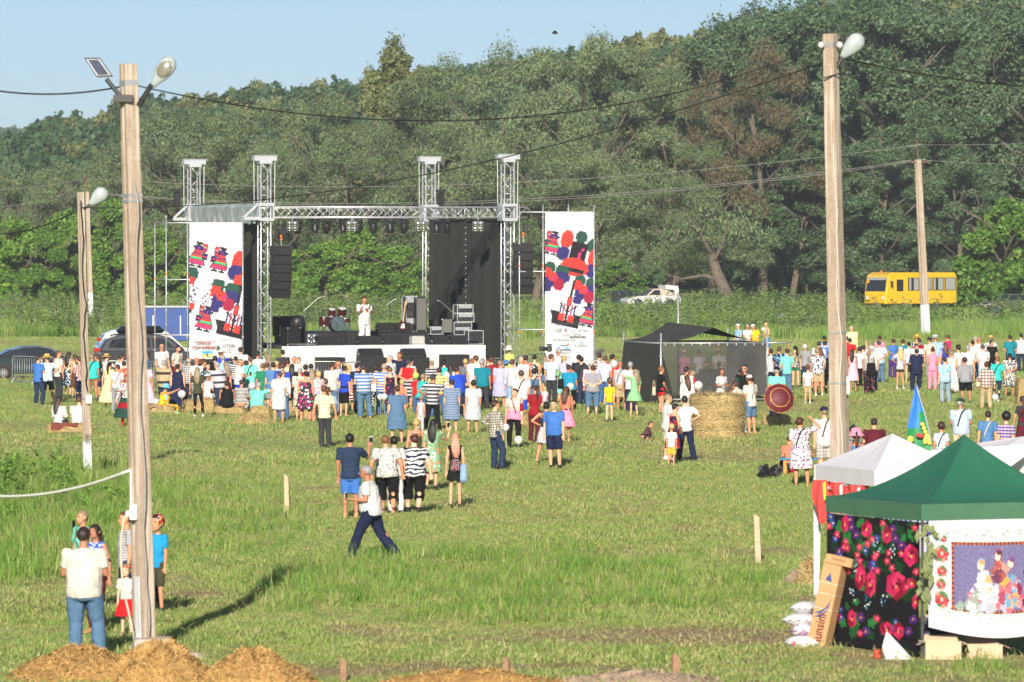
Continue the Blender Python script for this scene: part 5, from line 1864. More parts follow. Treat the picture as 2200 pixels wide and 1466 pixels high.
# ================================================================ market tents
TENTGREEN=plain('dark green tent cloth',(.020,.125,.072),.6,0,.10,2.5,.12)
TENTGREEN2=plain('lighter green valance',(.055,.15,.085),.6,0,.10,3,.15)
TENTWHITE=plain('white tent cloth',(.68,.67,.70),.6,0,.03,2,.10)
def canopy(name,lab,N,L,RR,z_eave,z_val,z_apex,mat,valmat,group,legs=(0,1,2,3),legmat=None,sag=1.35,ripple=.012):
	"""square pop-up tent: near corner N, left corner L, right corner RR"""
	N,L,RR=Vector((*N,0)),Vector((*L,0)),Vector((*RR,0))
	Fr=L+RR-N
	c=[L,N,RR,Fr]
	A=(L+RR)/2
	t=thing(name,lab,'tent',A,0,group)
	V,Fc=[],[]
	n,m=12,12
	for e in range(4):
		p,q=c[e]-A,c[(e+1)%4]-A
		o=len(V)
		for j in range(m+1):
			k=j/m
			for i in range(n+1):
				s=i/n
				b=p.lerp(q,s)*(1-k)
				z=z_eave+(z_apex-z_eave)*(k**sag)-.05*math.sin(math.pi*s)*(1-k)*k*2+ripple*math.sin(s*21+e)*k*(1-k)*2
				V.append((b.x,b.y,z))
		for j in range(m):
			for i in range(n):
				w=o+j*(n+1)+i
				Fc.append((w,w+1,w+n+2,w+n+1))
	obj('canopy',np_mesh('canopy',V,Fc,mat,smooth=False),t)
	V,Fc=[],[]
	for e in range(4):
		p,q=c[e]-A,c[(e+1)%4]-A
		o=len(V)
		for i in range(n+1):
			b=p.lerp(q,i/n)*1.004
			out=b.normalized()*(.012*math.sin(i*2.1+e))
			V+=[(b.x,b.y,z_eave+.006),(b.x+out.x,b.y+out.y,z_val-.015*math.sin(math.pi*i/n))]
		for i in range(n):
			w=o+2*i
			Fc.append((w,w+1,w+3,w+2))
	obj('valance',np_mesh('valance',V,Fc,valmat,smooth=True),t)
	for i in legs:
		mb=MB();p=(c[i]-A)*.985;mb.box((p.x,p.y,z_eave/2),(.04,.04,z_eave));mb.build('leg',legmat or BLACK,t)
	for e in range(4):
		p,q=(c[e]-A)*.98,(c[(e+1)%4]-A)*.98
		mb=MB()
		for a,b in((0,.5),(.5,1)):
			mb.bar(p.lerp(q,a)+Vector((0,0,z_val-.03)),p.lerp(q,b)+Vector((0,0,z_val-.22)),.022);mb.bar(p.lerp(q,a)+Vector((0,0,z_val-.22)),p.lerp(q,b)+Vector((0,0,z_val-.03)),.022)
		mb.build('scissor_strut',legmat or BLACK,t)
	return t,A,c
GN=Vector(ground(1980,1419));GL=GN+Vector((-1.20,2.72));GRt=GN+Vector((2.72,1.20))
canopy('market_tent','dark green pop up tent in front with hanging rugs',GN,GL,GRt,2.20,1.97,3.13,TENTGREEN,TENTGREEN2,'pop up market tents',sag=1.7)
WNt=Vector(((1880-CX)*91.6/F,91.6));WL=Vector(((1750-CX)*94.2/F,94.2));WR=WNt+Vector((1.6,.5))
t,A,c=canopy('market_tent','white pop up tent behind the green one with red clothes hung in front',WNt,WL,WR,2.21,1.97,2.76,TENTWHITE,TENTWHITE,'pop up market tents',legmat=TENTWHITE,sag=1.05)
mb=MB();p=Vector((*WL,0))-A;mb.add([(p.x-.02,p.y-.05,2.0),(p.x+.26,p.y-.4,2.0),(p.x+.10,p.y-.1,1.5),(p.x+.07,p.y,.05),(p.x-.01,p.y,.05)],[(0,1,2,3,4)])
mb.build('leg_drape',TENTWHITE,t)
# gabled white awning with blue striped wall
def gable_tent():
	D0=90.3
	apex=at(1964,971,D0);el=at(1876,1050,D0-1.2);er=at(2012,1036,D0+.4)
	far=Vector((2.2,1.6,.08))
	t=thing('striped_awning','white gabled awning with blue striped side behind the green tent','awning',(apex.x,apex.y,0))
	o=Vector((apex.x,apex.y,0))
	a,l,r_=apex-o,el-o,er-o
	mb=MB()
	mb.add([l,a,a+far,l+far*.9],[(0,1,2,3)]);mb.add([a+Vector((0,0,.001)),r_,r_+far,a+far],[(0,1,2,3)])
	mb.build('roof',TENTWHITE,t)
	n=17
	for side,p,q,cnt in(('l',l,a,n),('r',a,r_,9)):
		for i in range(cnt):
			b0,b1=p.lerp(q,i/cnt),p.lerp(q,(i+1)/cnt)
			z0=1.35
			mb=MB();off=Vector((0,-.02*(i%2)-.01,0))
			mb.add([b0+off,b1+off,Vector((b1.x,b1.y,b1.z-.30))+off,Vector((b0.x,b0.y,b0.z-.30))+off],[(0,1,2,3)])
			mb.build('pleat',TENTWHITE,t)
			mb=MB()
			mb.add([Vector((b0.x,b0.y+.03,b0.z-.30)),Vector((b1.x,b1.y+.03,b1.z-.30)),Vector((b1.x,b1.y+.03,.9)),Vector((b0.x,b0.y+.03,.9))],[(0,1,2,3)])
			mb.build('wall_stripe',plain('blue striped cloth',(.03,.05,.45),.7)if i%2 else TENTWHITE,t)
	for p in(l,r_,l+far*.9,r_+far):
		mb=MB();mb.box((p.x,p.y,p.z/2),(.04,.04,p.z));mb.build('leg',TENTWHITE,t)
gable_tent()
t3n=Vector(((2120-CX)*99/F,99.0))
canopy('market_tent','white pop up tent at the right edge behind the green tent',t3n,t3n+Vector((-1.2,2.7)),t3n+Vector((2.8,1.2)),2.12,1.92,2.44,TENTWHITE,TENTWHITE,'pop up market tents',legmat=TENTWHITE,sag=1.0)
# red clothes hanging in the white tent
def red_clothes():
	for i,(px,w,z0,z1,lab)in enumerate([(1772,.34,1.98,1.25,'red jacket with yellow lining hanging at the left tent post'),(1808,.28,1.97,1.45,'red shirt hanging in the middle of the white tent front'),
											  (1846,.30,1.96,1.5,'red cloth hanging at the right of the white tent front')]):
		k=(px-1750)/130
		p=WL.lerp(WNt,k)
		V,Fc=[],[]
		n,m=10,8
		for a in range(n+1):
			for b in range(m+1):
				s,h=a/n,b/m
				V.append(((s-.5)*w*(1+.3*math.sin(h*5+i)),-.06+.05*math.sin(s*11+i+h*2),z0+(z1-z0)*h*(1-.25*abs(s-.4-.1*i))))
				if a<n and b<m:
					o=a*(m+1)+b
					Fc.append((o,o+1,o+m+2,o+m+1))
		t=thing('hanging_garment',lab,'garment',(p.x,p.y-.05,0),math.atan2(-2.6,1.0),'red clothes for sale')
		g=obj('cloth',np_mesh('cloth',V,Fc,plain('coral red cloth',(.58,.055,.05),.8,0,.12,4,.3),smooth=True),t)
		t.rotation_euler[2]=math.atan2((WNt-WL).y,(WNt-WL).x)*.25
		mb=MB();mb.add([(.0,-.13,z0-.05),(.05,-.13,z0-.02),(.06,-.13,z0-.3),(.02,-.13,z0-.34)],[(0,1,2,3)])
		mb.build('trim',plain('yellow cloth',(.75,.6,.03),.7)if i==0 else WHITECLOTH,t)
red_clothes()

# ---- rugs hung on the green tent
def ellipse(G,cx,cy,rx,ry,col,ang=0,wob=0.0,seed=0):
	h,w=G.shape[:2]
	x0,x1,y0,y1=max(0,int(cx-max(rx,ry)*1.4)),min(w,int(cx+max(rx,ry)*1.4)+2),max(0,int(cy-max(rx,ry)*1.4)),min(h,int(cy+max(rx,ry)*1.4)+2)
	if x1<=x0 or y1<=y0:
		return
	ys,xs=np.mgrid[y0:y1,x0:x1]
	dx,dy=xs+.5-cx,ys+.5-cy
	c,s=math.cos(ang),math.sin(ang)
	u,v=dx*c+dy*s,-dx*s+dy*c
	th=np.arctan2(v/ry,u/rx)
	q=np.sqrt((u/rx)**2+(v/ry)**2)/(1+wob*np.sin(th*5+seed))
	G[y0:y1,x0:x1][q<1]=col
def c_(h):return srgb(h)
def rug_print(G):
	h,w=G.shape[:2]
	r=random.Random(5)
	G[:]=c_('#17131a')
	fx,fy=w/800.0,h/1240.0
	def P(zx,zy):return((zx-110)*fx,(zy-120)*fy)
	big=[(265,205,32,72),(460,232,38,72),(640,268,36,76),(838,442,50,90),(720,742,74,118),(412,700,36,112),(500,752,40,112),(165,655,50,68),(232,692,36,112),(845,700,30,42),
		   (880,872,22,66),(195,1118,26,56),(332,1110,36,76),(630,1165,50,62),(738,1165,40,72)]
	small=[(195,315),(275,378),(258,432),(290,438),(385,492),(408,546),(402,415),(640,520),(685,577),(548,470),(532,500),(556,622),(280,590),(322,605),(300,655),(172,996),(550,1076),(655,440),(762,436),
			 (508,330),(470,378),(600,165),(805,745),(405,1240),(870,180),(126,245),(880,590)]
	purple=[(310,160),(325,232),(370,300),(690,210),(712,295),(762,352),(505,575),(215,480),(415,1085),(455,1215),(824,1160),(862,1040),(520,600)]
	blue=[(140,150),(158,210),(180,360),(228,520),(455,440),(525,560),(550,310),(225,1030),(235,1110),(715,1090),(700,1150)]
	for i in range(170):  # leaves around the flowers
		bx_,by_=r.choice(big+[(a,b,30,30)for a,b in small])[:2]
		x,y=P(bx_+r.gauss(0,70),by_+r.gauss(0,85))
		if 470<(y/fy+120)<560 and r.random()<.6:continue
		ellipse(G,x,y,r.uniform(16,34)*fx,r.uniform(30,60)*fy,c_(r.choice(['#14401f','#1d5c2c','#2a7a38','#103018'])),r.uniform(-.7,.7),.2,i)
	for i,(a,b)in enumerate(purple):
		for k in range(5):
			x,y=P(a+20*math.cos(k*1.26),b+28*math.sin(k*1.26));ellipse(G,x,y,15*fx,20*fy,c_('#4a2068' if k%2 else '#5c2a80'))
		x,y=P(a,b);ellipse(G,x,y,8*fx,10*fy,c_('#e8a23c'))
	for i,(a,b)in enumerate(blue):
		for k in range(5):
			x,y=P(a+14*math.cos(k*1.26),b+22*math.sin(k*1.26));ellipse(G,x,y,10*fx,16*fy,c_('#2a5fa8' if k%2 else '#3a3f9a'))
		x,y=P(a,b);ellipse(G,x,y,6*fx,8*fy,c_('#e9d9c0'))
	for i,(a,b,rx,ry)in enumerate(big):
		x,y=P(a,b)
		for k in range(5):
			an=k*1.256+i
			ellipse(G,x+rx*.45*fx*math.cos(an),y+ry*.45*fy*math.sin(an),rx*.75*fx,ry*.7*fy,c_(['#c01d52','#e0336a','#a01440','#8a1028','#d22860'][k]),.2,.12,k+i)
		for k in range(4):
			an=k*1.57+i*.7
			ellipse(G,x+rx*.25*fx*math.cos(an),y+ry*.25*fy*math.sin(an),rx*.3*fx,ry*.28*fy,c_(['#7a1030','#ef4a80','#5f0c22','#e0305f'][k]),.4,.2,i)
		ellipse(G,x,y+ry*.1*fy,8*fx,13*fy,c_('#e9b64a'))
	for i,(a,b)in enumerate(small):
		x,y=P(a,b)
		ellipse(G,x,y,24*fx,32*fy,c_('#cf2358'),.3,.22,i);ellipse(G,x+3*fx,y-4*fy,13*fx,17*fy,c_('#ef5080'),0,.2,i);ellipse(G,x,y,6*fx,8*fy,c_('#f0c060'))
	for a,b in((215,850),(610,880),(340,880),(475,920),(545,420),(690,420),(370,590)):
		for k in range(9):
			x,y=P(a+r.gauss(0,18),b+r.gauss(0,40));ellipse(G,x,y,6*fx,10*fy,c_(r.choice(['#9fc6d8','#d8e4ea','#3c7fae'])))
	# a knitted grain over everything
	G*=np.random.default_rng(3).uniform(.82,1.15,(h,w,1))
def tapestry_print(G):
	h,w=G.shape[:2]
	r=random.Random(8)
	rg=np.random.default_rng(4)
	G[:]=c_('#ddd8cc')
	def S(x,y):return x*w,y*h
	G[:int(h*.07)]=c_('#d8cbd4');G[:,:int(w*.035)]=c_('#d4c8d2');G[int(h*.90):]=c_('#cfccd0')
	for i in range(240):  # vine sprigs along the border
		x,y=r.uniform(.05,1),r.choice([r.uniform(.09,.17),r.uniform(.09,.17),r.uniform(.81,.88)])
		if r.random()<.35:x,y=r.uniform(.05,.13),r.uniform(.1,.88)
		a,b=S(x,y);ellipse(G,a,b,r.uniform(.6,1.6),r.uniform(.6,1.6),c_(r.choice(['#8fa9a4','#a9bcb4','#9ab0b8','#7d9489'])))
	for x,y,q in((.085,.30,1.2),(.085,.46,.8),(.08,.58,.8),(.085,.72,1.2),(.10,.17,.5)):
		a,b=S(x,y)
		for k in range(9):
			an=k*.7;ellipse(G,a+4.2*q*math.cos(an),b+4.8*q*math.sin(an),2.6*q,2.6*q,c_(['#a8323c','#c8505a','#d98a7a','#4f7a50'][k%4 if k<7 else 3]))
		ellipse(G,a,b,3.4*q,4*q,c_('#b83a46'));ellipse(G,a,b,1.5*q,1.8*q,c_('#e6b0a0'))
	x0,x1,y0,y1=.155,.93,.205,.785
	A,B=S(x0,y0);C,D=S(x1,y1)
	G[int(B):int(D),int(A):int(C)]=c_('#6f6a90')
	G[int(B):int(D),int(A):int(C)]*=rg.uniform(.75,1.25,(int(D)-int(B),int(C)-int(A),1))
	for i in range(60):
		for x,y in((x0+(x1-x0)*i/60,y0),(x0+(x1-x0)*i/60,y1)):
			a,b=S(x,y);ellipse(G,a,b,1.9,1.5,c_('#b06238' if i%2 else '#54344a'))
	for i in range(26):
		for x in(x0,x1):
			a,b=S(x,y0+(y1-y0)*i/26);ellipse(G,a,b,1.6,1.9,c_('#b06238' if i%2 else '#54344a'))
	def robe(x,y,sx,sy,cols,n=22):  # a seated figure in generic coloured folds
		for k in range(n):
			t_=k/n
			a,b=S(x+r.gauss(0,sx*(.25+.6*t_)),y+sy*t_+r.gauss(0,sy*.05))
			ellipse(G,a,b,r.uniform(1.6,3.4)*(1+t_),r.uniform(2.8,6.4),c_(r.choice(cols)),r.uniform(-.8,.8),.15,k)
	def head(x,y,hair,scarf):
		a,b=S(x,y);ellipse(G,a,b-1.6,4.4,5.6,c_(scarf));ellipse(G,a-.9,b+.5,3.0,4.0,c_('#e4c8b0'));ellipse(G,a+1.0,b-3.0,3.2,2.2,c_(hair))
	robe(.345,.47,.05,.28,['#c9b7a0','#d9a070','#b8c8d0','#e0d8d0'])
	robe(.30,.62,.05,.15,['#8ca090','#8a6aa0','#c8c8d8','#b8707a'])
	robe(.42,.60,.07,.17,['#d8d2d4','#b0a8b4','#c86a78','#a8acb8','#e8e2e0'],34)
	robe(.52,.50,.06,.22,['#6a9ab8','#d89a50','#9ab8c8','#a04a60','#c86a78'],30)
	robe(.45,.36,.03,.14,['#a0504e','#b88a80','#6a3a50'])
	robe(.66,.45,.07,.30,['#8a2a4a','#b05068','#c8889a','#6a2a48','#d0a060'],34)
	robe(.80,.46,.07,.30,['#6a8a70','#c8b890','#8a6a50','#a8b0c0'],30)
	head(.335,.39,'#b8945a','#8fa0b8');head(.445,.31,'#5a3040','#8a4a70');head(.53,.37,'#6a4a70','#7a5a90');head(.655,.36,'#4a3a30','#b0b890');head(.80,.37,'#5a4030','#a08a6a')
	G*=rg.uniform(.9,1.06,(h,w,1))
def face_frame(a,b):
	d=b-a
	return math.atan2(d.y,d.x),d.length
ang,ln=face_frame(GL,GN)
t=thing('flower_rug','black hanging rug with pink roses and green leaves on the green tent','rug',(GL.x,GL.y-.02,1.95),ang)
grid_print('cloth',ln*.96,1.87,130,150,rug_print,t,.012,print_material('woven wool',.95),(.03,0,0))
ang,ln=face_frame(GN,GRt)
t=thing('tapestry','cream tapestry with violet panel of seated figures hanging on the green tent','tapestry',(GN.x+.10,GN.y+.0,1.97),ang)
o=grid_print('cloth',2.5,1.56,170,110,tapestry_print,t,.015,print_material('woven wool',.95),(0,0,0))
me=o.data
co=np.empty(len(me.vertices)*3,dtype=np.float32);me.vertices.foreach_get('co',co);co=co.reshape(-1,3)
k=np.clip(co[:,0]/2.5,0,1);h_=-co[:,2]/1.56
co[:,2]-=.16*np.sin(np.pi*np.clip(k*1.1,0,1))*h_-.06*(1-k)*h_
me.vertices.foreach_set('co',co.ravel());me.update()
# dry leaves hanging at the near post
mb=MB();r_=random.Random(2)
for i in range(34):
	z=1.95-r_.random()*1.0;a=r_.uniform(-.9,.9);x=r_.gauss(.02,.05)
	p=Vector((x,-.05-r_.random()*.05,z));L_=r_.uniform(.10,.2);s=Vector((math.cos(a)*.045,0,math.sin(a)*.045));dn=Vector((r_.gauss(0,.05),r_.gauss(0,.03),-L_))
	mb.add([p,p+dn*.45+s,p+dn,p+dn*.45-s],[(0,1,2,3)])
o=mb.build('withered_branch',plain('withered leaves green',(.16,.19,.075),.8,0,.3,12));o.location=(GN.x+.06,GN.y-.02,0);o['kind']='stuff'
tag(o,'withered leafy branch hanging at the near post of the green tent','branch')

# ---- boxes and sacks by the tents
CARD=plain('brown cardboard',(.46,.28,.13),.85,0,.10,5,.15)
CARDP=plain('pale cardboard',(.58,.43,.29),.85,0,.08,5,.1)
def open_box(name,lab,px,py,w,dep,h,rz,mat,z=0.0,front=None):
	x,y=ground(px,py)
	t=thing(name,lab,'box',(x,y,z),rz,'cardboard boxes under the tapestry')
	th=.008
	for nm,c,s in(('side',(0,-dep/2,h/2),(w,th,h)),('side',(0,dep/2,h/2),(w,th,h)),('side',(-w/2,0,h/2),(th,dep-th*2,h)),('side',(w/2,0,h/2),(th,dep-th*2,h)),('bottom',(0,0,th/2),(w-th*2,dep-th*2,th))):
		mb=MB();mb.box(c,s);mb.build(nm,front if front and nm=='side' and c[1]<0 else mat,t)
	for sx in(-1,1):
		mb=MB();mb.bar((sx*w/2,-dep/2,h),(sx*(w/2+.11),-dep/2-.0,h-.05 if sx>0 else h+.02),dep*.0+.01,.006)
		mb.add([(sx*w/2,-dep/2,h),(sx*w/2,dep/2,h),(sx*(w/2+.12),dep/2,h-.05),(sx*(w/2+.12),-dep/2,h-.05)],[(0,1,2,3)]);mb.build('flap',mat,t)
	mb=MB();mb.add([(-w/2,dep/2,h),(w/2,dep/2,h),(w/2-.03,dep/2+.12,h+.07),(-w/2+.03,dep/2+.12,h+.07)],[(0,1,2,3)]);mb.build('flap',mat,t)
	return t
open_box('cardboard_box','pale open cardboard box at the bottom of the pair by the tent post',2024,1418,.50,.36,.27,R(2),CARDP)
t=open_box('cardboard_box','dark blue fronted open box lying on the pale box',2022,1404,.46,.34,.26,R(-3),CARDP,.275,plain('dark blue print',(.02,.03,.12),.5))
lettering(t,'Kотоs',.02,.10,.09,srgb('#d8c08a'),-.176)
open_box('cardboard_box','pale cardboard box right of the pair under the tapestry',2112,1414,.50,.34,.20,R(4),CARDP)
mb=MB();mb.ball((0,0,.05),.10,10,sq=(1.4,1,.9));mb.ball((.14,.02,.03),.08,8,sq=(1.3,1,.8))
o=mb.build('crumpled_paper',plain('crumpled foil',(.7,.72,.74),.35,.2,.25,30,.8));o.location=(*ground(2040,1404),.56);tag(o,'crumpled foil and white paper on top of the dark blue box','paper')
mb=MB();mb.lathe([(.035,0),(.035,.14),(.015,.19),(.017,.23)],(0,0,0),10,m=Matrix.Rotation(R(65),3,'Y'));o=mb.build('bottle',plain('white plastic',(.75,.75,.74),.4));o.location=(ground(2010,1404)[0],ground(2010,1404)[1],.58)
tag(o,'white bottle lying on the dark blue box','bottle')
mb=MB();mb.add([(-.18,0,.42),(-.12,-.02,.18),(.22,-.06,0),(-.20,-.03,0),(-.24,.02,.2)],[(0,1,2,3,4)]);mb.add([(-.18,.02,.42),(.22,.05,0),(-.2,.04,0)],[(0,1,2)])
o=mb.build('white_cloth',WHITECLOTH);o.location=(*ground(1932,1420),0);tag(o,'white cloth bundle on the grass below the flower rug','cloth')
for i,(px,py)in enumerate(((1898,1416),(1884,1418))):
	mb=MB();mb.ball((0,0,.05),.09,10,sq=(.7,1.2,.55));mb.tube([(0,.04,.05),(0,.07,.13)],[(.05,.045),(.052,.05)],8)
	o=mb.build('shoe',plain('brown leather',(.17,.07,.03),.5)if i==0 else plain('red cloth shoe',(.5,.06,.03),.6),None,True);o.location=(*ground(px,py),0)
	tag(o,('brown shoe' if i==0 else 'red shoe')+' on the grass below the flower rug','shoe')
# long carton leaning on the tent
def long_carton():
	x,y=ground(1757,1396)
	t=thing('long_carton','long brown carton leaning against the green tent post','carton',(x,y,0))
	M=Matrix.Rotation(R(10),3,'Y')@Matrix.Rotation(R(-8),3,'X')
	t.rotation_euler=(R(-6),R(10.5),R(-28))
	mb=MB();mb.box((0,0,.66),(.29,.25,1.32),bevel=.006);mb.build('carton_body',CARD,t)
	mb=MB();mb.box((.09,-.01,1.33),(.42,.27,.13),bevel=.005);mb.build('carton_cap',CARD,t)
	for z in(.98,.82,.60):
		mb=MB();mb.box((0,0,z),(.294,.254,.006));mb.build('strap',plain('packing strap',(.72,.66,.55),.5),t)
	mb=MB();mb.prism([(-.06,1.02),(.05,1.00),(.0,1.13)],-.128,-.1265,'Y');mb.build('arrow_print',plain('blue print',(.03,.06,.22),.7),t)
	pts=[(-.13,.52),(-.04,.56),(.05,.64),(.10,.78),(.07,.64),(-.02,.53)]
	mb=MB();mb.prism(pts,-.128,-.1265,'Y');mb.build('swoosh_print',plain('blue print',(.03,.06,.22),.7),t)
	mb=MB();mb.prism([(x_+.0,z_-.06)for x_,z_ in pts],-.1279,-.1264,'Y');mb.build('swoosh_print',plain('blue print',(.03,.06,.22),.7),t)
	l=lettering(t,'Gunsini',.02,.05,.20,srgb('#6d2622'),-.130,'LEFT',.8,.003)
	l.rotation_euler=(R(90),R(-90),0);l.location=(.07,-.130,.04)
	l2=lettering(t,'ПЛИТКА',.09,1.32,.05,srgb('#6b4a2a'),-.150)
long_carton()
for i,(px,py,w,z,lab)in enumerate([(1722,1396,.46,0.0,'white sack with red flowers at the bottom of the stack'),(1728,1394,.40,.17,'white sack with violet print second from the bottom'),
										 (1722,1392,.50,.31,'plain pointed white sack third from the bottom'),(1732,1390,.36,.47,'crumpled white sack on top of the stack')]):
	x,y=ground(px,py)
	V,Fc=[],[]
	n=12
	r_=random.Random(i)
	mb=MB()
	for j in range(n+1):
		for k in range(n+1):
			u,v=j/n*2-1,k/n*2-1
			th=max(0,(1-abs(u)**2.6)*(1-abs(v)**2.6))**.55
			for_=(u*w/2*(1-.06*(1-abs(v))),v*.20)
			V.append((for_[0],for_[1],z+.10+.095*th+.008*math.sin(j*2+k*1.3+i)))
	m0=len(V)
	for p in list(V):
		V.append((p[0],p[1],2*(z+.10)-p[2]-.0))
	for j in range(n):
		for k in range(n):
			a=j*(n+1)+k
			Fc.append((a,a+n+1,a+n+2,a+1));Fc.append((m0+a,m0+a+1,m0+a+n+2,m0+a+n+1))
	mat=[speckle('sack flower print',['#e2e2e2','#e6e6e6','#e0e0e0','#c0405a'],9),speckle('sack violet print',['#dedede','#e4e4e4','#8a5a8a','#e0e0e0'],8),WHITECLOTH,WHITECLOTH][i]
	o=obj('sack',np_mesh('sack',V,Fc,mat,smooth=True),None,(x,y,0),R(8-12*i))
	tag(o,lab,'sack','white sacks left of the carton')

# flag on a bent pole
def feather_flag():
	d=101.0
	t=thing('feather_flag','blue and green feather flag with a cornucopia emblem behind the white tent','flag',(at(1998,960,d).x,d,0))
	o=Vector((at(1998,960,d).x,d,0))
	edge=[at(px,py,d)-o for px,py in((1968,828),(1973,850),(1984,885),(1993,920),(2000,960),(2004,1000))]
	left=[at(px,py,d)-o for px,py in((1966,830),(1962,850),(1955,885),(1949,920),(1945,960),(1943,1000))]
	mb=MB();mb.tube([(.06,.03,0),(.06,.03,1.2)]+[p+Vector((.015,.02,0))for p in edge[::-1][1:]],.014,6);mb.build('flag_pole',STEEL,t,True)
	n=10
	V,Fc=[],[]
	for i,(a,b)in enumerate(zip(left,edge)):
		for j in range(n+1):
			p=a.lerp(b,j/n)
			V.append((p.x,p.y-.05*math.sin(j/n*5+i*.8),p.z))
	Fc=[(i*(n+1)+j,i*(n+1)+j+1,(i+1)*(n+1)+j+1,(i+1)*(n+1)+j)for i in range(len(edge)-1)for j in range(n)]
	me=np_mesh('flag_cloth',V,Fc,[plain('blue flag cloth',(.04,.20,.72),.5),plain('green flag cloth',(.02,.24,.08),.5)],smooth=True)
	for p in me.polygons:
		ctr=sum((Vector(V[q])for q in p.vertices),Vector())/4
		p.material_index=0 if ctr.z>2.42+(ctr.x+.42)*1.37 else 1
	obj('flag_cloth',me,t)
	def emb(px,py,sx,sy,mat,ang=0):
		p=at(px,py,d-.09)-o
		mb=MB();mb.ball(p,.05,8,sq=(sx,.12,sy),m=Matrix.Rotation(ang,3,'Y'));mb.build('emblem',mat,t,True)
	gold=plain('golden print',(.70,.42,.06),.5)
	for i in range(6):
		emb(1982+i*3,912+i*8,.9,.7,gold,.5)
	emb(1976,936,1.5,.8,plain('scarlet print',(.6,.03,.03),.6),.3);emb(1990,944,1.1,2.0,gold,.4);emb(1956,944,1.3,1.2,gold,0)
feather_flag()
# white stall back and blue bench near the right pole
def bench():
	x,y=ground(1722,1024)
	t=thing('bench','blue wooden bench left of the tall right pole','bench',(x,y,0))
	mb=MB();mb.box((0,0,.44),(1.1,.32,.05),bevel=.01);mb.build('seat',plain('blue paint',(.03,.20,.42),.6),t)
	for s in(-.42,.42):
		mb=MB();mb.box((s,0,.21),(.08,.28,.42));mb.build('leg',plain('ochre paint',(.5,.22,.03),.6),t)
bench()
def trash_bags():
	for i,(px,py,lab)in enumerate(((1642,1031,'shiny black rubbish bag, left one of the pair on the grass'),(1664,1031,'shiny dark grey rubbish bag with wooden slats, right one of the pair'))):
		x,y=ground(px,py)
		t=thing('rubbish_bag',lab,'bag',(x,y,0),0,'rubbish bags on the grass')
		mb=MB();mb.ball((0,0,.16),.17,14,sq=(.95,.8,1.0))
		r_=random.Random(i);mb.v=[(a+r_.gauss(0,.02),b+r_.gauss(0,.02),max(0,c+r_.gauss(0,.02)))for a,b,c in mb.v]
		mb.build('bag_body',plain('black plastic film',(.012,.012,.013)if i==0 else(.05,.05,.055),.18,0,.3,9,.6),t)
		mb=MB();mb.tube([(0,0,.3),(.03,0,.36),(.07,.02,.34)],[.05,.03,.06],7);mb.build('knot',plain('black plastic film',(.012,.012,.013),.18,0,.3,9,.6),t)
trash_bags()

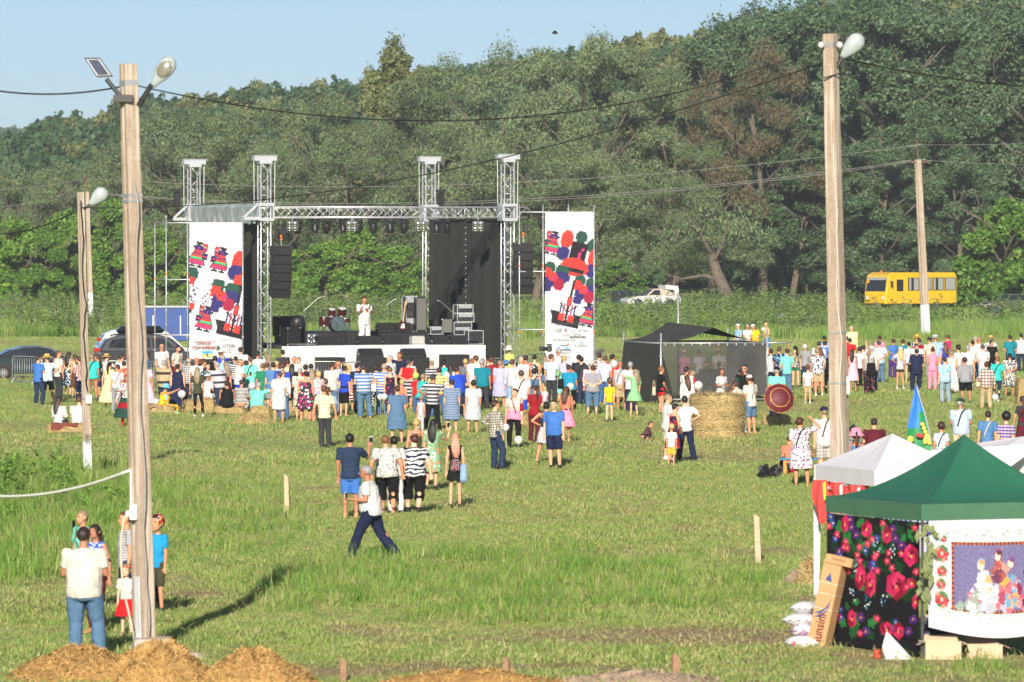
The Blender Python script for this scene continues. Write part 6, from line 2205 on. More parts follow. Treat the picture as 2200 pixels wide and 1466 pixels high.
# ================================================================ mixing tent
NET=None
def net_material():
	k=NT('black netting')
	nz=k.noise(k.coord(),1.2,4)
	k.l(k.ramp(nz.outputs[0],[(.3,(.018,.018,.018)),(.7,(.05,.05,.048))]),k.b.inputs['Base Color'])
	k.b.inputs['Roughness'].default_value=.6
	tr=k.n('BsdfTransparent')
	mx=k.n('MixShader');mx.inputs[0].default_value=.86
	k.l(tr.outputs[0],mx.inputs[1]);k.l(k.b.outputs[0],mx.inputs[2]);k.l(mx.outputs[0],k.out.inputs[0])
	return k.m
NET=net_material()
def mixing_tent():
	D=203.0
	fl,fr=Vector(((1420-CX)*D/F,D,0)),Vector(((1648-CX)*(D+.6)/F,D+.6,0))
	bl=Vector(((1340-CX)*(D+4)/F,D+4,0));br=fr+bl-fl
	o=fl
	t=thing('mixing_tent','black netting tent on scaffold poles for the sound desk','tent',o)
	def zz(py,p):return EYE-(py-HY)*p.y/F
	zf=zz(738,fl)
	for p,top in((fl,716),(fr,708),(bl,714),(br,705)):
		q=p-o
		mb=MB();mb.tube([(q.x,q.y,0),(q.x,q.y,zz(top,p))],.035,8);po=mb.build('pole',STEEL,t,True)
		mb=MB()
		for z in(.5,1.1,1.7):
			mb.tube([(q.x,q.y,z-.04),(q.x,q.y,z+.04)],.06,8)
		mb.build('coupler',STEEL,po)
	rp=Vector(((1457-CX)*(D+4.4)/F,D+4.4,0));q=rp-o
	mb=MB();mb.tube([(q.x,q.y,0),(q.x,q.y,zz(628,rp))],.035,8);mb.build('pole',STEEL,t,True)
	for a,b,z in((fl,fr,zf),(bl,br,zf),(fl,bl,zf),(fr,br,zf),(fl,fr,.16),(fl,fr,.02)):
		mb=MB();mb.tube([a-o+Vector((0,0,z)),b-o+Vector((0,0,z))],.032,8);mb.build('ledger',STEEL,t,True)
	mb=MB();m_=(fr-o);mb.tube([m_+Vector((-.1,0,zf)),m_+Vector((.9,.3,zf+.02))],.03,7);mb.build('ledger',STEEL,t,True)
	def sheet(name,A,B,C,Dd,mat,n=18,m=10,f=None,solid=False):
		V,Fc=[],[]
		for i in range(n+1):
			for j in range(m+1):
				s,h=i/n,j/m
				p=A.lerp(B,s).lerp(Dd.lerp(C,s),h)
				if f:p=f(p,s,h)
				V.append(tuple(p))
				if i<n and j<m:
					w=i*(m+1)+j
					Fc.append((w,w+1,w+m+2,w+m+1))
		return obj(name,np_mesh(name,V,Fc,mat,smooth=True),t)
	Z=Vector((0,0,1))
	wv=lambda p,s,h:p+Vector((0,-.05*math.sin(s*19+h)*h,0))
	sheet('front_net',fl-o+Z*zf+Vector((.02,-.04,0)),fr-o+Z*zf+Vector((-.02,-.04,0)),fr-o+Z*.30,fl-o+Z*.26,NET,f=wv)
	sheet('side_cloth',bl-o+Z*zf,fl-o+Z*zf+Vector((-.02,0,0)),fl-o+Vector((.45,-.55,.01)),bl-o+Vector((-.15,-.4,.01)),BLACKCLOTH,
		  f=lambda p,s,h:p+Vector((-.06*math.sin(s*15+h*4)*h,-.10*math.sin(s*22+2*h)*h,0)))
	sheet('side_cloth',fr-o+Z*zf,br-o+Z*zf,br-o+Z*.3,fr-o+Z*.3,BLACKCLOTH)
	# roof: ridge lifted by the rear pole
	mid=(bl.lerp(br,.42))-o+Z*zz(692,br)
	mid2=fl.lerp(fr,.50)-o+Z*zz(704,fr)
	zr=zf+.06
	sheet('roof_cloth',bl-o+Z*zr,fl-o+Z*zr,mid2,mid,BLACKCLOTH,f=lambda p,s,h:p-Z*.18*math.sin(math.pi*h)*(1-.3*s))
	sheet('roof_cloth',mid,mid2,fr-o+Z*(zr),br-o+Z*(zr+.1),BLACKCLOTH,f=lambda p,s,h:p-Z*.10*math.sin(math.pi*h))
	mb=MB()
	for i in range(12):
		p=(fl-o).lerp(fr-o,(i+.5)/12);mb.tube([p+Z*(zf-.08)+Vector((0,-.06,0)),p+Z*zf+Vector((0,-.06,0))],.016,5)
	tag(mb.build('cable_tie',WHITECLOTH,t),kind='stuff')
	# desk inside
	c=(fl+fr)/2+Vector((.0,1.6,0))
	d=thing('sound_desk','sound desk standing inside the black netting tent','sound desk',c)
	mb=MB();mb.box((0,0,.72),(2.3,.8,.10),bevel=.02);mb.build('table_top',DECK,d)
	for s in(-1,1):
		mb=MB();mb.box((s*1.0,0,.36),(.06,.6,.70));mb.build('leg',STEEL,d)
	mb=MB();mb.bar((0,-.3,.79),(0,.3,.95),1.3,.08);mb.build('mixer',plain('grey painted metal',(.16,.16,.17),.5),d)
	mb=MB();mb.box((.85,0,.98),(.45,.05,.34),bevel=.01);mb.build('monitor',BLACK,d)
mixing_tent()

# ================================================================ vehicles
GLASS=plain('tinted window glass',(.015,.02,.022),.06,0,.4,2,0,.8)
TYRE=plain('tyre rubber',(.02,.02,.02),.85)
HEADL=plain('headlight glass',(.6,.62,.62),.08)
TAILL=plain('tail light',(.45,.02,.01),.15)
def wheel(t,x,y,r,w,rim):
	mb=MB();mb.lathe([(r*.62,-w/2),(r*.96,-w/2),(r,-w*.3),(r,w*.3),(r*.96,w/2),(r*.62,w/2)],(x,y,r),22,m=Matrix.Rotation(R(90),3,'X'))
	o=mb.build('wheel',TYRE,t,True)
	mb=MB();mb.lathe([(r*.64,-w*.40),(r*.60,-w*.47),(r*.12,-w*.40),(.01,-w*.42)],(x,y,r),22,m=Matrix.Rotation(R(90 if y<0 else-90),3,'X')@Matrix.Rotation(R(180),3,'X'))
	for k in range(10):
		a=2*math.pi*k/10
		s=-1 if y<0 else 1
		mb.bar((x+r*.1*math.cos(a),y+s*w*.50,r+r*.1*math.sin(a)),(x+r*.60*math.cos(a),y+s*w*.50,r+r*.60*math.sin(a)),.035,.02)
	mb.build('rim',rim,o)
def car(name,lab,cat,loc,rz,L,W,body,roof,paint,wheels,wr=.31,windows=(),rim=None,group=None,tumble=.16,extra=None):
	"""body and roof are side outlines (x forward, z up)"""
	t=thing(name,lab,cat,loc,rz,group)
	def shell(poly,wb,wt,zb,zt,nm,mat,bev=.06):
		# prism with rounded shoulders: the section narrows towards the top
		V,Fc=[],[]
		n=len(poly)
		secs=[(-1,.0),(-1,.5),(-.94,1),(.94,1),(1,.5),(1,.0)]
		rows=[]
		for s in(-1,-.96,.96,1):
			ring=[]
			k=.93 if abs(s)==1 else 1.0
			for x,z in poly:
				q=np.clip((z-zb)/max(1e-3,zt-zb),0,1)
				hw=(wb+(wt-wb)*q)/2
				cx,cz=sum(p[0]for p in poly)/n,sum(p[1]for p in poly)/n
				ring.append((cx+(x-cx)*(k if abs(s)==1 else 1),s*hw,cz+(z-cz)*k))
			rows.append(ring)
		for r_ in rows:
			V+=r_
		for i in range(3):
			for j in range(n):
				Fc.append((i*n+j,i*n+(j+1)%n,(i+1)*n+(j+1)%n,(i+1)*n+j))
		Fc+=[tuple(range(n)),tuple(range(4*n-1,3*n-1,-1))]
		mb=MB();mb.add(V,Fc)
		o=mb.build(nm,mat,t)
		return o
	zmax=max(z for _,z in roof)
	zs=min(z for _,z in roof)
	shell(body,W,W*.96,min(z for _,z in body),max(z for _,z in body),'body',paint)
	shell(roof,W*.94,W*(1-tumble)*.94,zs,zmax,'cabin',paint)
	def side_y(z):
		q=np.clip((z-zs)/(zmax-zs),0,1)
		return(W*.94+(W*(1-tumble)-W)*.94*q)/2
	for poly in windows:
		for s in(-1,1):
			mb=MB()
			a=[(x,s*(side_y(z)+.004),z)for x,z in poly]
			b=[(x,s*(side_y(z)-.02),z)for x,z in poly]
			n=len(a);mb.add(a+b,[tuple(range(n)),tuple(range(2*n-1,n-1,-1))]+[(i,i+n,(i+1)%n+n,(i+1)%n)for i in range(n)])
			mb.build('side_window',GLASS,t)
	for x in wheels:
		for s in(-1,1):
			mb=MB();mb.lathe([(wr*1.16,-.02),(wr*1.16,.02)],(x,s*(W/2-.01),wr+.02),22,m=Matrix.Rotation(R(90),3,'X'));mb.build('wheel_arch',BLACK,t)
			wheel(t,x,s*(W/2-.07),wr,.2,rim or plain('alloy rim',(.5,.5,.52),.3,.6))
	return t,side_y
def quad_glass(t,name,x0,z0,x1,z1,w0,w1,mat=None,off=.012):
	"""front or rear screen between two heights"""
	dx,dz=x1-x0,z1-z0
	n=Vector((dz,0,-dx)).normalized()
	mid=(x0+x1)/2
	if(n.x>0)!=(mid>0):n=-n
	mb=MB()
	a=[Vector((x0,-w0/2,z0)),Vector((x0,w0/2,z0)),Vector((x1,w1/2,z1)),Vector((x1,-w1/2,z1))]
	a=[p+n*off for p in a];b=[p-n*(off+.02)for p in a]
	mb.add(a+b,[(0,1,2,3),(7,6,5,4),(0,4,5,1),(1,5,6,2),(2,6,7,3),(3,7,4,0)])
	return mb.build(name,mat or GLASS,t)
def car_paint(name,col,rough=.22):
	k=plain(name,col,rough,0,.06,2)
	b=k.node_tree.nodes['Principled BSDF']
	b.inputs['Coat Weight'].default_value=.6
	b.inputs['Coat Roughness'].default_value=.06
	return k
# black saloon at the left edge, seen from its side and tail
SAL_BODY=[(-2.38,.35),(-2.40,.62),(-2.36,.92),(-1.6,.98),(-.9,.96),(.9,.93),(1.9,.84),(2.32,.68),(2.38,.45),(2.32,.28),(-2.2,.26)]
SAL_ROOF=[(-1.72,.95),(-1.15,1.24),(-.55,1.40),(.15,1.43),(.62,1.34),(1.35,.92)]
x,y=ground(58,818)
BLKP=car_paint('black green car paint',(.008,.016,.016))
t,sy=car('saloon_car','dark green black saloon car parked at the left edge','car',(x+.2,y+1.2,0),R(13),4.76,1.80,SAL_BODY,SAL_ROOF,BLKP,(-1.42,1.42),.32,
		[[(-1.30,1.0),(-1.0,1.22),(-.62,1.33),(-.48,1.33),(-.48,.98)],[(-.42,.98),(-.42,1.33),(.12,1.36),(.20,.97)],[(.26,.97),(.18,1.35),(.58,1.28),(1.12,.95)]],plain('bright alloy',(.75,.75,.76),.25,.5))
quad_glass(t,'rear_window',-1.66,.98,-1.05,1.28,1.45,1.22);quad_glass(t,'windscreen',.70,1.30,1.30,.95,1.2,1.45)
for s in(-1,1):
	mb=MB();mb.box((-2.30,s*.66,.76),(.22,.42,.22),bevel=.04);mb.build('tail_light',TAILL,t);mb=MB();mb.box((2.28,s*.62,.66),(.12,.42,.14),bevel=.03);mb.build('headlight',HEADL,t)
	mb=MB();mb.tube([(-1.42,s*(sy(1.0)+.012),1.0),(-1.0,s*(sy(1.26)+.012),1.26),(-.5,s*(sy(1.37)+.012),1.375),(.15,s*(sy(1.39)+.012),1.395),(.6,s*(sy(1.32)+.012),1.315),(1.2,s*(sy(.97)+.012),.965)],.012,5);mb.build('window_trim',CHROME,t)
mb=MB();mb.box((-2.39,0,.66),(.02,.5,.11));mb.build('number_plate',plain('number plate',(.7,.7,.66),.4),t)
mb=MB();mb.box((-2.40,0,.42),(.06,1.7,.16),bevel=.02);mb.build('bumper',BLKP,t)
# dark estate with roof box, and a white car behind it
SUV_BODY=[(-2.35,.40),(-2.40,.75),(-2.36,1.02),(-1.2,1.06),(1.0,1.04),(2.0,.96),(2.36,.78),(2.40,.48),(2.3,.32),(-2.2,.32)]
SUV_ROOF=[(-2.32,1.02),(-1.95,1.55),(-1.5,1.70),(.3,1.72),(.75,1.62),(1.45,1.02)]
DGREY=car_paint('dark grey car paint',(.030,.033,.036))
x,y=ground(320,806)
t,sy=car('estate_car','dark grey estate car with black roof box behind the barriers','car',(x,y+1.0,0),R(9),4.8,1.85,SUV_BODY,SUV_ROOF,DGREY,(-1.45,1.45),.34,
			[[(-1.95,1.10),(-1.72,1.52),(-1.1,1.60),(-1.1,1.10)],[(-1.02,1.10),(-1.02,1.60),(-.1,1.62),(-.05,1.10)],[(.03,1.10),(-.02,1.62),(.5,1.56),(1.1,1.08)]])
quad_glass(t,'rear_window',-2.28,1.10,-1.98,1.52,1.5,1.3);quad_glass(t,'windscreen',.85,1.56,1.40,1.08,1.3,1.5)
for s in(-1,1):
	mb=MB();mb.box((-2.30,s*.74,1.0),(.16,.2,.3),bevel=.03);mb.build('tail_light',TAILL,t)
	mb=MB();mb.tube([(-1.5,s*.60,1.74),(.2,s*.60,1.75)],.025,6);mb.build('roof_rail',BLACK,t)
mb=MB();mb.box((-.45,.0,1.94),(2.1,.85,.32),bevel=.12,taper=.9);mb.build('roof_box',plain('black glossy plastic',(.012,.012,.014),.2),t)
t,sy=car('estate_car','white estate car half hidden behind the dark grey estate','car',(x-.25,y+3.6,0),R(9),4.8,1.85,SUV_BODY,SUV_ROOF,car_paint('white car paint',(.62,.62,.62)),(-1.45,1.45),.34,
			[[(-1.95,1.10),(-1.72,1.52),(-1.1,1.60),(-1.1,1.10)],[(-1.02,1.10),(-1.02,1.60),(-.1,1.62),(-.05,1.10)]])
quad_glass(t,'rear_window',-2.28,1.10,-1.98,1.52,1.5,1.3)
t.scale=(1.0,1.0,1.12)
for s in(-1,1):
	mb=MB();mb.box((-2.16,s*.70,1.25),(.10,.10,.26),bevel=.03);mb.build('tail_light',TAILL,t)
# blue lorry behind
def lorry():
	D=262.0
	x=(345-CX)*D/F
	t=thing('lorry','blue box lorry with white cab behind the left scaffold','lorry',(x,D,0),R(4))
	s=D/F
	mb=MB();mb.box((0,0,1.95),(2.6,2.3,1.55),bevel=.03);mb.build('box_body',plain('blue tarpaulin',(.012,.055,.24),.55,0,.15,2,.2),t)
	mb=MB();mb.box((0,0,2.745),(2.7,2.4,.05));mb.build('roof_sheet',plain('pale roof',(.6,.58,.52),.7),t)
	for x_ in(-.35,.25,.9):
		mb=MB();mb.box((x_,-1.165,1.9),(.05,.04,.9));mb.build('door_bar',STEEL,t)
	mb=MB();mb.prism([(1.3,.5),(3.4,.5),(3.45,1.2),(3.2,1.4),(2.9,2.1),(1.3,2.15)],-1.05,1.05,'Y');mb.build('cab',plain('white cab paint',(.6,.58,.54),.4),t)
	mb=MB();mb.box((1.9,-1.06,1.7),(.75,.03,.55),bevel=.01);mb.build('cab_window',GLASS,t)
	mb=MB();mb.box((2.8,-1.09,1.7),(.22,.1,.42),bevel=.03);mb.build('mirror',BLACK,t)
	for x_ in(-.9,2.3):
		for y_ in(-.95,.95):
			wheel(t,x_,y_,.45,.26,STEEL)
lorry()
# yellow bus on the track
def bus():
	D=452.0
	x=(1957-CX)*D/F
	t=thing('bus','yellow bus with curtained windows parked on the track','bus',(x,D,.12),R(180+40))
	t.scale=(1.12,1.1,1.08)
	YEL=car_paint('yellow bus paint',(.72,.42,.005),.35)
	L,W,H=7.0,2.25,2.75
	prof=[(-L/2,.45),(-L/2,2.45),(-L/2+.2,H),(L/2-.7,H+.02),(L/2-.25,H-.18),(L/2-.02,1.35),(L/2,1.2),(L/2,.45)]
	V,Fc=[],[]
	n=len(prof)
	for s,k in((-1,.97),(-.95,1),(.95,1),(1,.97)):
		for a,b in prof:
			V.append((a*(k if abs(s)==1 else 1),s*W/2,1.6+(b-1.6)*k))
	for i in range(3):
		for j in range(n):
			Fc.append((i*n+j,i*n+(j+1)%n,(i+1)*n+(j+1)%n,(i+1)*n+j))
	Fc+=[tuple(range(n)),tuple(range(4*n-1,3*n-1,-1))]
	mb=MB();mb.add(V,Fc);mb.build('body',YEL,t)
	CUR=plain('grey window curtain',(.30,.31,.29),.8,0,.3,14)
	for s in(-1,1):
		for i,(a,b)in enumerate(((-3.35,-2.25),(-2.15,-1.05),(-.95,.15),(.25,1.35))):
			mb=MB();mb.box(((a+b)/2,s*(W/2+.004),1.90),(b-a,.03,.95),bevel=.01);w_=mb.build('side_window',GLASS,t)
			mb=MB()
			for k in range(4):
				xx=a+.08+(b-a-.16)*(k+.5)/4
				if k==2 and i%2:continue
				mb.box((xx,s*(W/2+.022),1.90),((b-a)/5.2,.008,.86))
			mb.build('curtain',CUR,w_)
		mb=MB();mb.box((2.15,s*(W/2+.006),1.50),(.82,.03,1.75),bevel=.01);dr=mb.build('door',YEL,t)
		mb=MB();mb.box((2.15,s*(W/2+.024),1.82),(.66,.012,.85),bevel=.004);mb.build('door_window',GLASS,dr)
		mb=MB();mb.box((3.15,s*(W/2+.26),1.95),(.12,.2,.38),bevel=.03);mb.bar((3.1,s*W/2,2.1),(3.15,s*(W/2+.2),2.1),.03);mb.build('mirror',BLACK,t)
		for xx in(-1.9,2.0-.9):
			wheel(t,xx+.4,s*(W/2-.14),.42,.24,STEEL)
		mb=MB();mb.box((L/2-.01,s*.82,.9),(.06,.3,.2),bevel=.02);mb.build('headlight',HEADL,t)
	quad_glass(t,'windscreen',L/2-.03,1.38,L/2-.23,2.42,2.02,1.96,off=.02)
	mb=MB();mb.bar((L/2-.18,-.95,2.32),(L/2-.18,.95,2.32),.03,.22);mb.build('sun_strip',plain('grey window curtain',(.30,.31,.29),.8,0,.3,14),t)
	for yy in(-.3,.45):
		mb=MB();mb.bar((L/2+.03,yy,1.42),(L/2-.06,yy+.35,1.75),.02);mb.build('wiper',BLACK,t)
	mb=MB();mb.box((L/2-.12,-.86,2.12),(.03,.24,.26));mb.build('window_sticker',plain('yellow sticker',(.7,.3,.02),.6),t)
	for xx,yy in((2.6,-.3),(-.6,.3)):
		mb=MB();mb.lathe([(.07,0),(.07,.10),(.04,.16)],(xx,yy,H+.02),10);mb.build('beacon',ORANGE,t)
	mb=MB();mb.box((1.2,0,H+.07),(.9,.8,.10),bevel=.03);mb.build('roof_hatch',BLACK,t)
	mb=MB();mb.box((L/2+.02,0,.62),(.10,2.2,.26),bevel=.04);mb.build('bumper',YEL,t)
bus()
# green saloon at the right edge
LADA_BODY=[(-2.0,.40),(-2.04,.6),(-2.02,.88),(-1.0,.92),(.7,.92),(2.0,.86),(2.05,.62),(2.02,.40),(1.9,.30),(-1.9,.30)]
LADA_ROOF=[(-1.50,.90),(-1.12,1.38),(-.4,1.43),(.25,1.41),(.85,.90)]
OLIVE=car_paint('olive green car paint',(.075,.095,.045),.4)
D=424.0
t,sy=car('saloon_car','olive green boxy old saloon car at the right edge','car',((2166-CX)*D/F,D,.0),R(180+30),4.1,1.62,LADA_BODY,LADA_ROOF,OLIVE,(-1.2,1.25),.30,
		[[(-1.05,.96),(-.98,1.32),(-.42,1.36),(-.40,.95)],[(-.33,.95),(-.33,1.36),(.18,1.34),(.62,.95)]])
quad_glass(t,'windscreen',.30,1.36,.82,.94,1.2,1.35);quad_glass(t,'rear_window',-1.45,.95,-1.15,1.34,1.3,1.15)
for s in(-1,1):
	mb=MB();mb.lathe([(.11,0),(.10,.03)],(2.04,s*.52,.68),12,m=Matrix.Rotation(R(90),3,'Y'));mb.build('headlight',HEADL,t)
mb=MB();mb.box((2.05,0,.66),(.03,.7,.18));mb.build('radiator_grille',BLACK,t)
mb=MB();mb.box((2.10,0,.46),(.08,1.6,.12),bevel=.03);mb.build('bumper',CHROME,t)
mb=MB();mb.box((2.09,0,.58),(.02,.5,.11));mb.build('number_plate',plain('number plate',(.7,.7,.66),.4),t)
t.location.z=.25
# white convertible with beige hood in the weeds
CV_BODY=[(-2.2,.35),(-2.25,.7),(-2.1,.92),(-1.0,.98),(.5,.96),(1.5,.90),(2.2,.72),(2.28,.5),(2.2,.3),(-2.1,.3)]
CV_ROOF=[(-1.75,.95),(-1.35,1.32),(-.6,1.52),(.0,1.48),(.72,.95)]
D=446.0
t,sy=car('convertible_car','white open car with beige cloth hood standing in the weeds','car',((1398-CX)*D/F,D,.35),R(180+20),4.5,1.75,CV_BODY,CV_ROOF,car_paint('white car paint',(.62,.62,.62)),(-1.3,1.35),.32,
		[[(-.5,1.0),(-.5,1.40),(-.05,1.40),(.45,1.0)]])
bpy.context.view_layer.update()
for ch in t.children:
	if ch.name.startswith('cabin'):
		ch.data.materials.clear();ch.data.materials.append(plain('beige hood cloth',(.42,.36,.29),.85,0,.15,4,.3));ch.name='hood'
quad_glass(t,'windscreen',.1,1.44,.70,.98,1.2,1.4)
mb=MB();mb.prism([(-2.1,.95),(-2.0,1.72),(-.95,1.80),(-.95,1.48),(-1.7,1.40),(-1.75,.95)],-.8,.8,'Y');mb.build('open_boot_lid',car_paint('white car paint',(.62,.62,.62)),t)
D=452.0
t,sy=car('saloon_car','dark car with sloping rear window behind the white convertible','car',((1336-CX)*D/F,D,.25),R(165),4.4,1.75,SAL_BODY,SAL_ROOF,car_paint('midnight car paint',(.010,.013,.020)),(-1.42,1.42),.32,[[(-1.30,1.0),(-1.0,1.22),(-.62,1.33),(.12,1.36),(.20,.97)]])
quad_glass(t,'windscreen',.70,1.30,1.30,.95,1.2,1.45)
# ================================================================ people
C_=dict(white='#cccac8',offw='#c9c3b8',cream='#e3d8b8',beige='#cdb898',navy='#1c2340',black='#141416',dgrey='#34343a',grey='#8c8c92',lgrey='#b4b4bb',blue='#3f6fb8',royal='#2447b8',sky='#8fb4da',lblue='#b9cfe6',
		  steel='#4d77a8',denim='#51708f',djeans='#25344d',ljeans='#86a5c6',jeans='#3d5f8a',mint='#74d3bd',turq='#35b5b0',teal='#12788a',cyan='#1f8fc4',green='#1f7a5c',dgreen='#20423a',olive='#43432f',sage='#7aa078',lime='#b7d96a',lgreen='#84b886',
		  red='#d01f24',dred='#8c1622',maroon='#571827',coral='#ea7a62',crimson='#b82030',pink='#eab4c8',hot='#d62f74',rose='#e78ba8',lilac='#a9a9c4',purple='#4a2c74',violet='#7d5aa0',yellow='#e8b81c',pale='#ecdf9c',gold='#d9ab3f',khaki='#b09c78',
		  brown='#5a3a26',tan='#b58a5c',straw='#d2ab62',skyhat='#6cc0e4',dbrown='#2d1c14',auburn='#4a2417',ginger='#7d5233',blond='#c9a468',hair='#3a2619',ash='#8a7860',hgrey='#9a9894',hblack='#120f10',pinkhair='#d98a70',wine='#3c1218')
def cc(n):return srgb(C_.get(n,n)if not n.startswith('#')else n)
def cloth(spec):
	"""material from words: base colour [pattern second colour [third] [scale]]"""
	key='cloth '+spec
	if key in MATS:return MATS[key]
	w=spec.split()
	k=NT(key)
	v=k.coord()
	base=cc(w[0])
	nz=k.noise(v,4.5,4,.6)
	def soft(c,a=.16):
		c=cc(c)if isinstance(c,str)else c
		return k.ramp(nz.outputs[0],[(.3,tuple(x*(1-a)for x in c)),(.7,tuple(min(.86,x*(1+a*.6))for x in c))])
	col=soft(base)
	if len(w)>1:
		pat,c2=w[1],w[2]
		c3=w[3]if len(w)>3 and not w[3][0].isdigit()else None
		sc=float(w[-1])if w[-1][0].isdigit()and w[-1][-1].isdigit()else 0
		sp=k.n('SeparateXYZ');k.l(v,sp.inputs[0])
		def bands(s,f,duty=.5):
			return k.math('LESS_THAN',k.math('FRACT',k.math('MULTIPLY',s,f)),duty)
		if pat=='stripe':col=k.mix(bands(sp.outputs[2],sc or 14),col,soft(c2))
		elif pat=='band':col=k.mix(bands(sp.outputs[2],sc or 5,.3),col,soft(c2))
		elif pat=='vstripe':col=k.mix(bands(sp.outputs[0],sc or 26),col,soft(c2))
		elif pat=='plaid':
			f=sc or 13
			col=k.mix(k.math('MULTIPLY',bands(sp.outputs[0],f,.45),.6),col,cc(c2));col=k.mix(k.math('MULTIPLY',bands(sp.outputs[2],f,.45),.6),col,cc(c3 or c2))
		elif pat in('floral','dots','print'):
			vo=k.n('TexVoronoi');k.l(v,vo.inputs['Vector']);vo.inputs['Scale'].default_value=sc or{'floral':15,'dots':22,'print':9}[pat]
			th={'floral':.42,'dots':.26,'print':.5}[pat]
			sx=k.n('SeparateXYZ');k.l(vo.outputs['Color'],sx.inputs[0])
			c=k.mix(k.math('LESS_THAN',sx.outputs[0],.5),cc(c2),cc(c3 or c2))
			col=k.mix(k.math('LESS_THAN',vo.outputs['Distance'],th),col,c)
		elif pat=='swirl':
			wv=k.n('TexWave',_wave_type='RINGS');k.l(v,wv.inputs['Vector']);wv.inputs['Scale'].default_value=sc or 4.5;wv.inputs['Distortion'].default_value=7;wv.inputs['Detail Scale'].default_value=1.6
			col=k.mix(k.math('LESS_THAN',wv.outputs['Fac'],.46),col,cc(c2))
		elif pat=='half':
			col=k.mix(k.math('LESS_THAN',sp.outputs[2],sc or 1.12),col,cc(c2))
		elif pat=='hem':
			col=k.mix(bands(k.math('ADD',sp.outputs[2],10-(sc or.60)),.08,.012),col,cc(c2))
	k.l(col,k.b.inputs['Base Color'])
	k.b.inputs['Roughness'].default_value=.85
	k.b.inputs['Specular IOR Level'].default_value=.2
	mp=k.n('Mapping');mp.inputs['Scale'].default_value=(1,1,.45);k.l(v,mp.inputs[0])
	k.bump(k.noise(mp.outputs[0],16,3,.6).outputs[0],.55,.025)
	MATS[key]=k.m
	return k.m
SKINS=[]
for i,c in enumerate(('#d9a283','#c98d6b','#ad7558','#e2b397')):
	k=NT('skin %d'%i)
	nz=k.noise(k.coord(),8,3)
	b=srgb(c)
	k.l(k.ramp(nz.outputs[0],[(.3,tuple(x*.9 for x in b)),(.7,tuple(min(1,x*1.06)for x in b))]),k.b.inputs['Base Color'])
	k.b.inputs['Roughness'].default_value=.55;k.b.inputs['Subsurface Weight'].default_value=.0
	SKINS.append(k.m)

# build: shoulder half width, chest, waist, hip (rx, ry), limb thickness, head scale, bust
BUILD={'m':(.190,(.172,.118),(.152,.112),(.168,.120),1.0,1.0,0),'M':(.205,(.205,.155),(.212,.180),(.200,.155),1.14,1.02,0),'w':(.163,(.146,.104),(.122,.094),(.172,.128),.88,.97,.045),
		 'W':(.185,(.190,.150),(.195,.165),(.228,.180),1.20,1.0,.06),'t':(.152,(.128,.090),(.108,.080),(.146,.108),.74,.96,.03),'c':(.155,(.135,.100),(.130,.100),(.138,.105),.84,1.36,0)}
V3=Vector
ARMS={'down':((.13,.02,-1),(.03,.16,-1)),'hips':((.72,-.30,-.72),(-.78,.42,-.42)),'back':((.26,-.36,-.9),(-.80,-.22,-.36)),'fold':((.20,.18,-.95),(-.72,.62,.10)),'front':((.14,.12,-1),(-.45,.55,-.55)),
		'phone':((.34,.62,-.50),(.10,.42,.92)),'ear':((.42,.20,-.80),(-.34,.22,.95)),'raise':((.28,.55,.75),(.02,.4,.9)),'out':((.92,.15,.28),(.9,.1,.35)),'head':((.88,.15,.30),(-.62,-.25,.75)),
		'point':((.12,.9,.05),(.05,1,.2)),'lap':((.14,.30,-.92),(-.22,.85,-.30)),'fwd':((.08,.42,-.9),(.0,.55,-.85)),'bwd':((.14,-.38,-.9),(.03,.0,-1)),'hold':((.16,.10,-1),(-.12,.92,.20)),
		'lean':((.16,.62,-.78),(-.35,.9,.0)),'side':((.34,.0,-.94),(.10,.22,-.95)),'hold2':((.15,.32,-.95),(.05,.75,.62)),'wave':((.85,.1,.20),(.25,.15,1))}
LEGS={'stand':(((.095,.02,.49),(.105,-.015,.085)),)*2,'wide':(((.14,.02,.49),(.20,-.015,.085)),)*2,'contra':(((.095,.015,.49),(.10,-.015,.085)),((.13,.10,.49),(.16,.04,.085))),
		'walk':(((.09,.20,.50),(.095,.33,.09)),((.09,-.13,.48),(.09,-.40,.12))),'step':(((.09,.12,.50),(.095,.16,.085)),((.09,.02,.48),(.095,-.20,.12))),
		'sit':(((.13,.42,.42),(.13,.42,.085)),)*2,'crouch':(((.13,.24,.50),(.12,-.02,.085)),)*2}
# pose: legs, lean forward (deg), left arm, right arm
POSE={'stand':('stand',0,'down','down'),'side':('stand',0,'side','side'),'wide':('wide',0,'down','side'),'contra':('contra',1,'side','down'),'hips':('wide',-2,'hips','hips'),'hip1':('contra',0,'hips','down'),'back':('stand',0,'back','back'),'fold':('contra',0,'fold','fold'),
		'front':('stand',3,'front','front'),'phone':('stand',0,'down','phone'),'film':('stand',0,'phone','phone'),'ear':('contra',0,'ear','down'),'raise':('stand',0,'down','raise'),'out':('contra',0,'out','down'),'head':('stand',0,'down','head'),
		'point':('stand',2,'down','point'),'sit':('sit',6,'lap','lap'),'sitr':('sit',10,'lap','out'),'walk':('walk',5,'fwd','bwd'),'walkp':('walk',6,'hold','bwd'),'step':('step',2,'side','side'),'crouch':('crouch',40,'lap','lap'),'lean':('contra',28,'lean','lean'),
		'hold':('stand',4,'hold','hold'),'look':('contra',14,'front','front'),'sing':('contra',0,'hold','hold2'),'wave':('stand',0,'down','wave'),'hand':('stand',0,'side','down')}
def nrm(v):return V3(v).normalized()
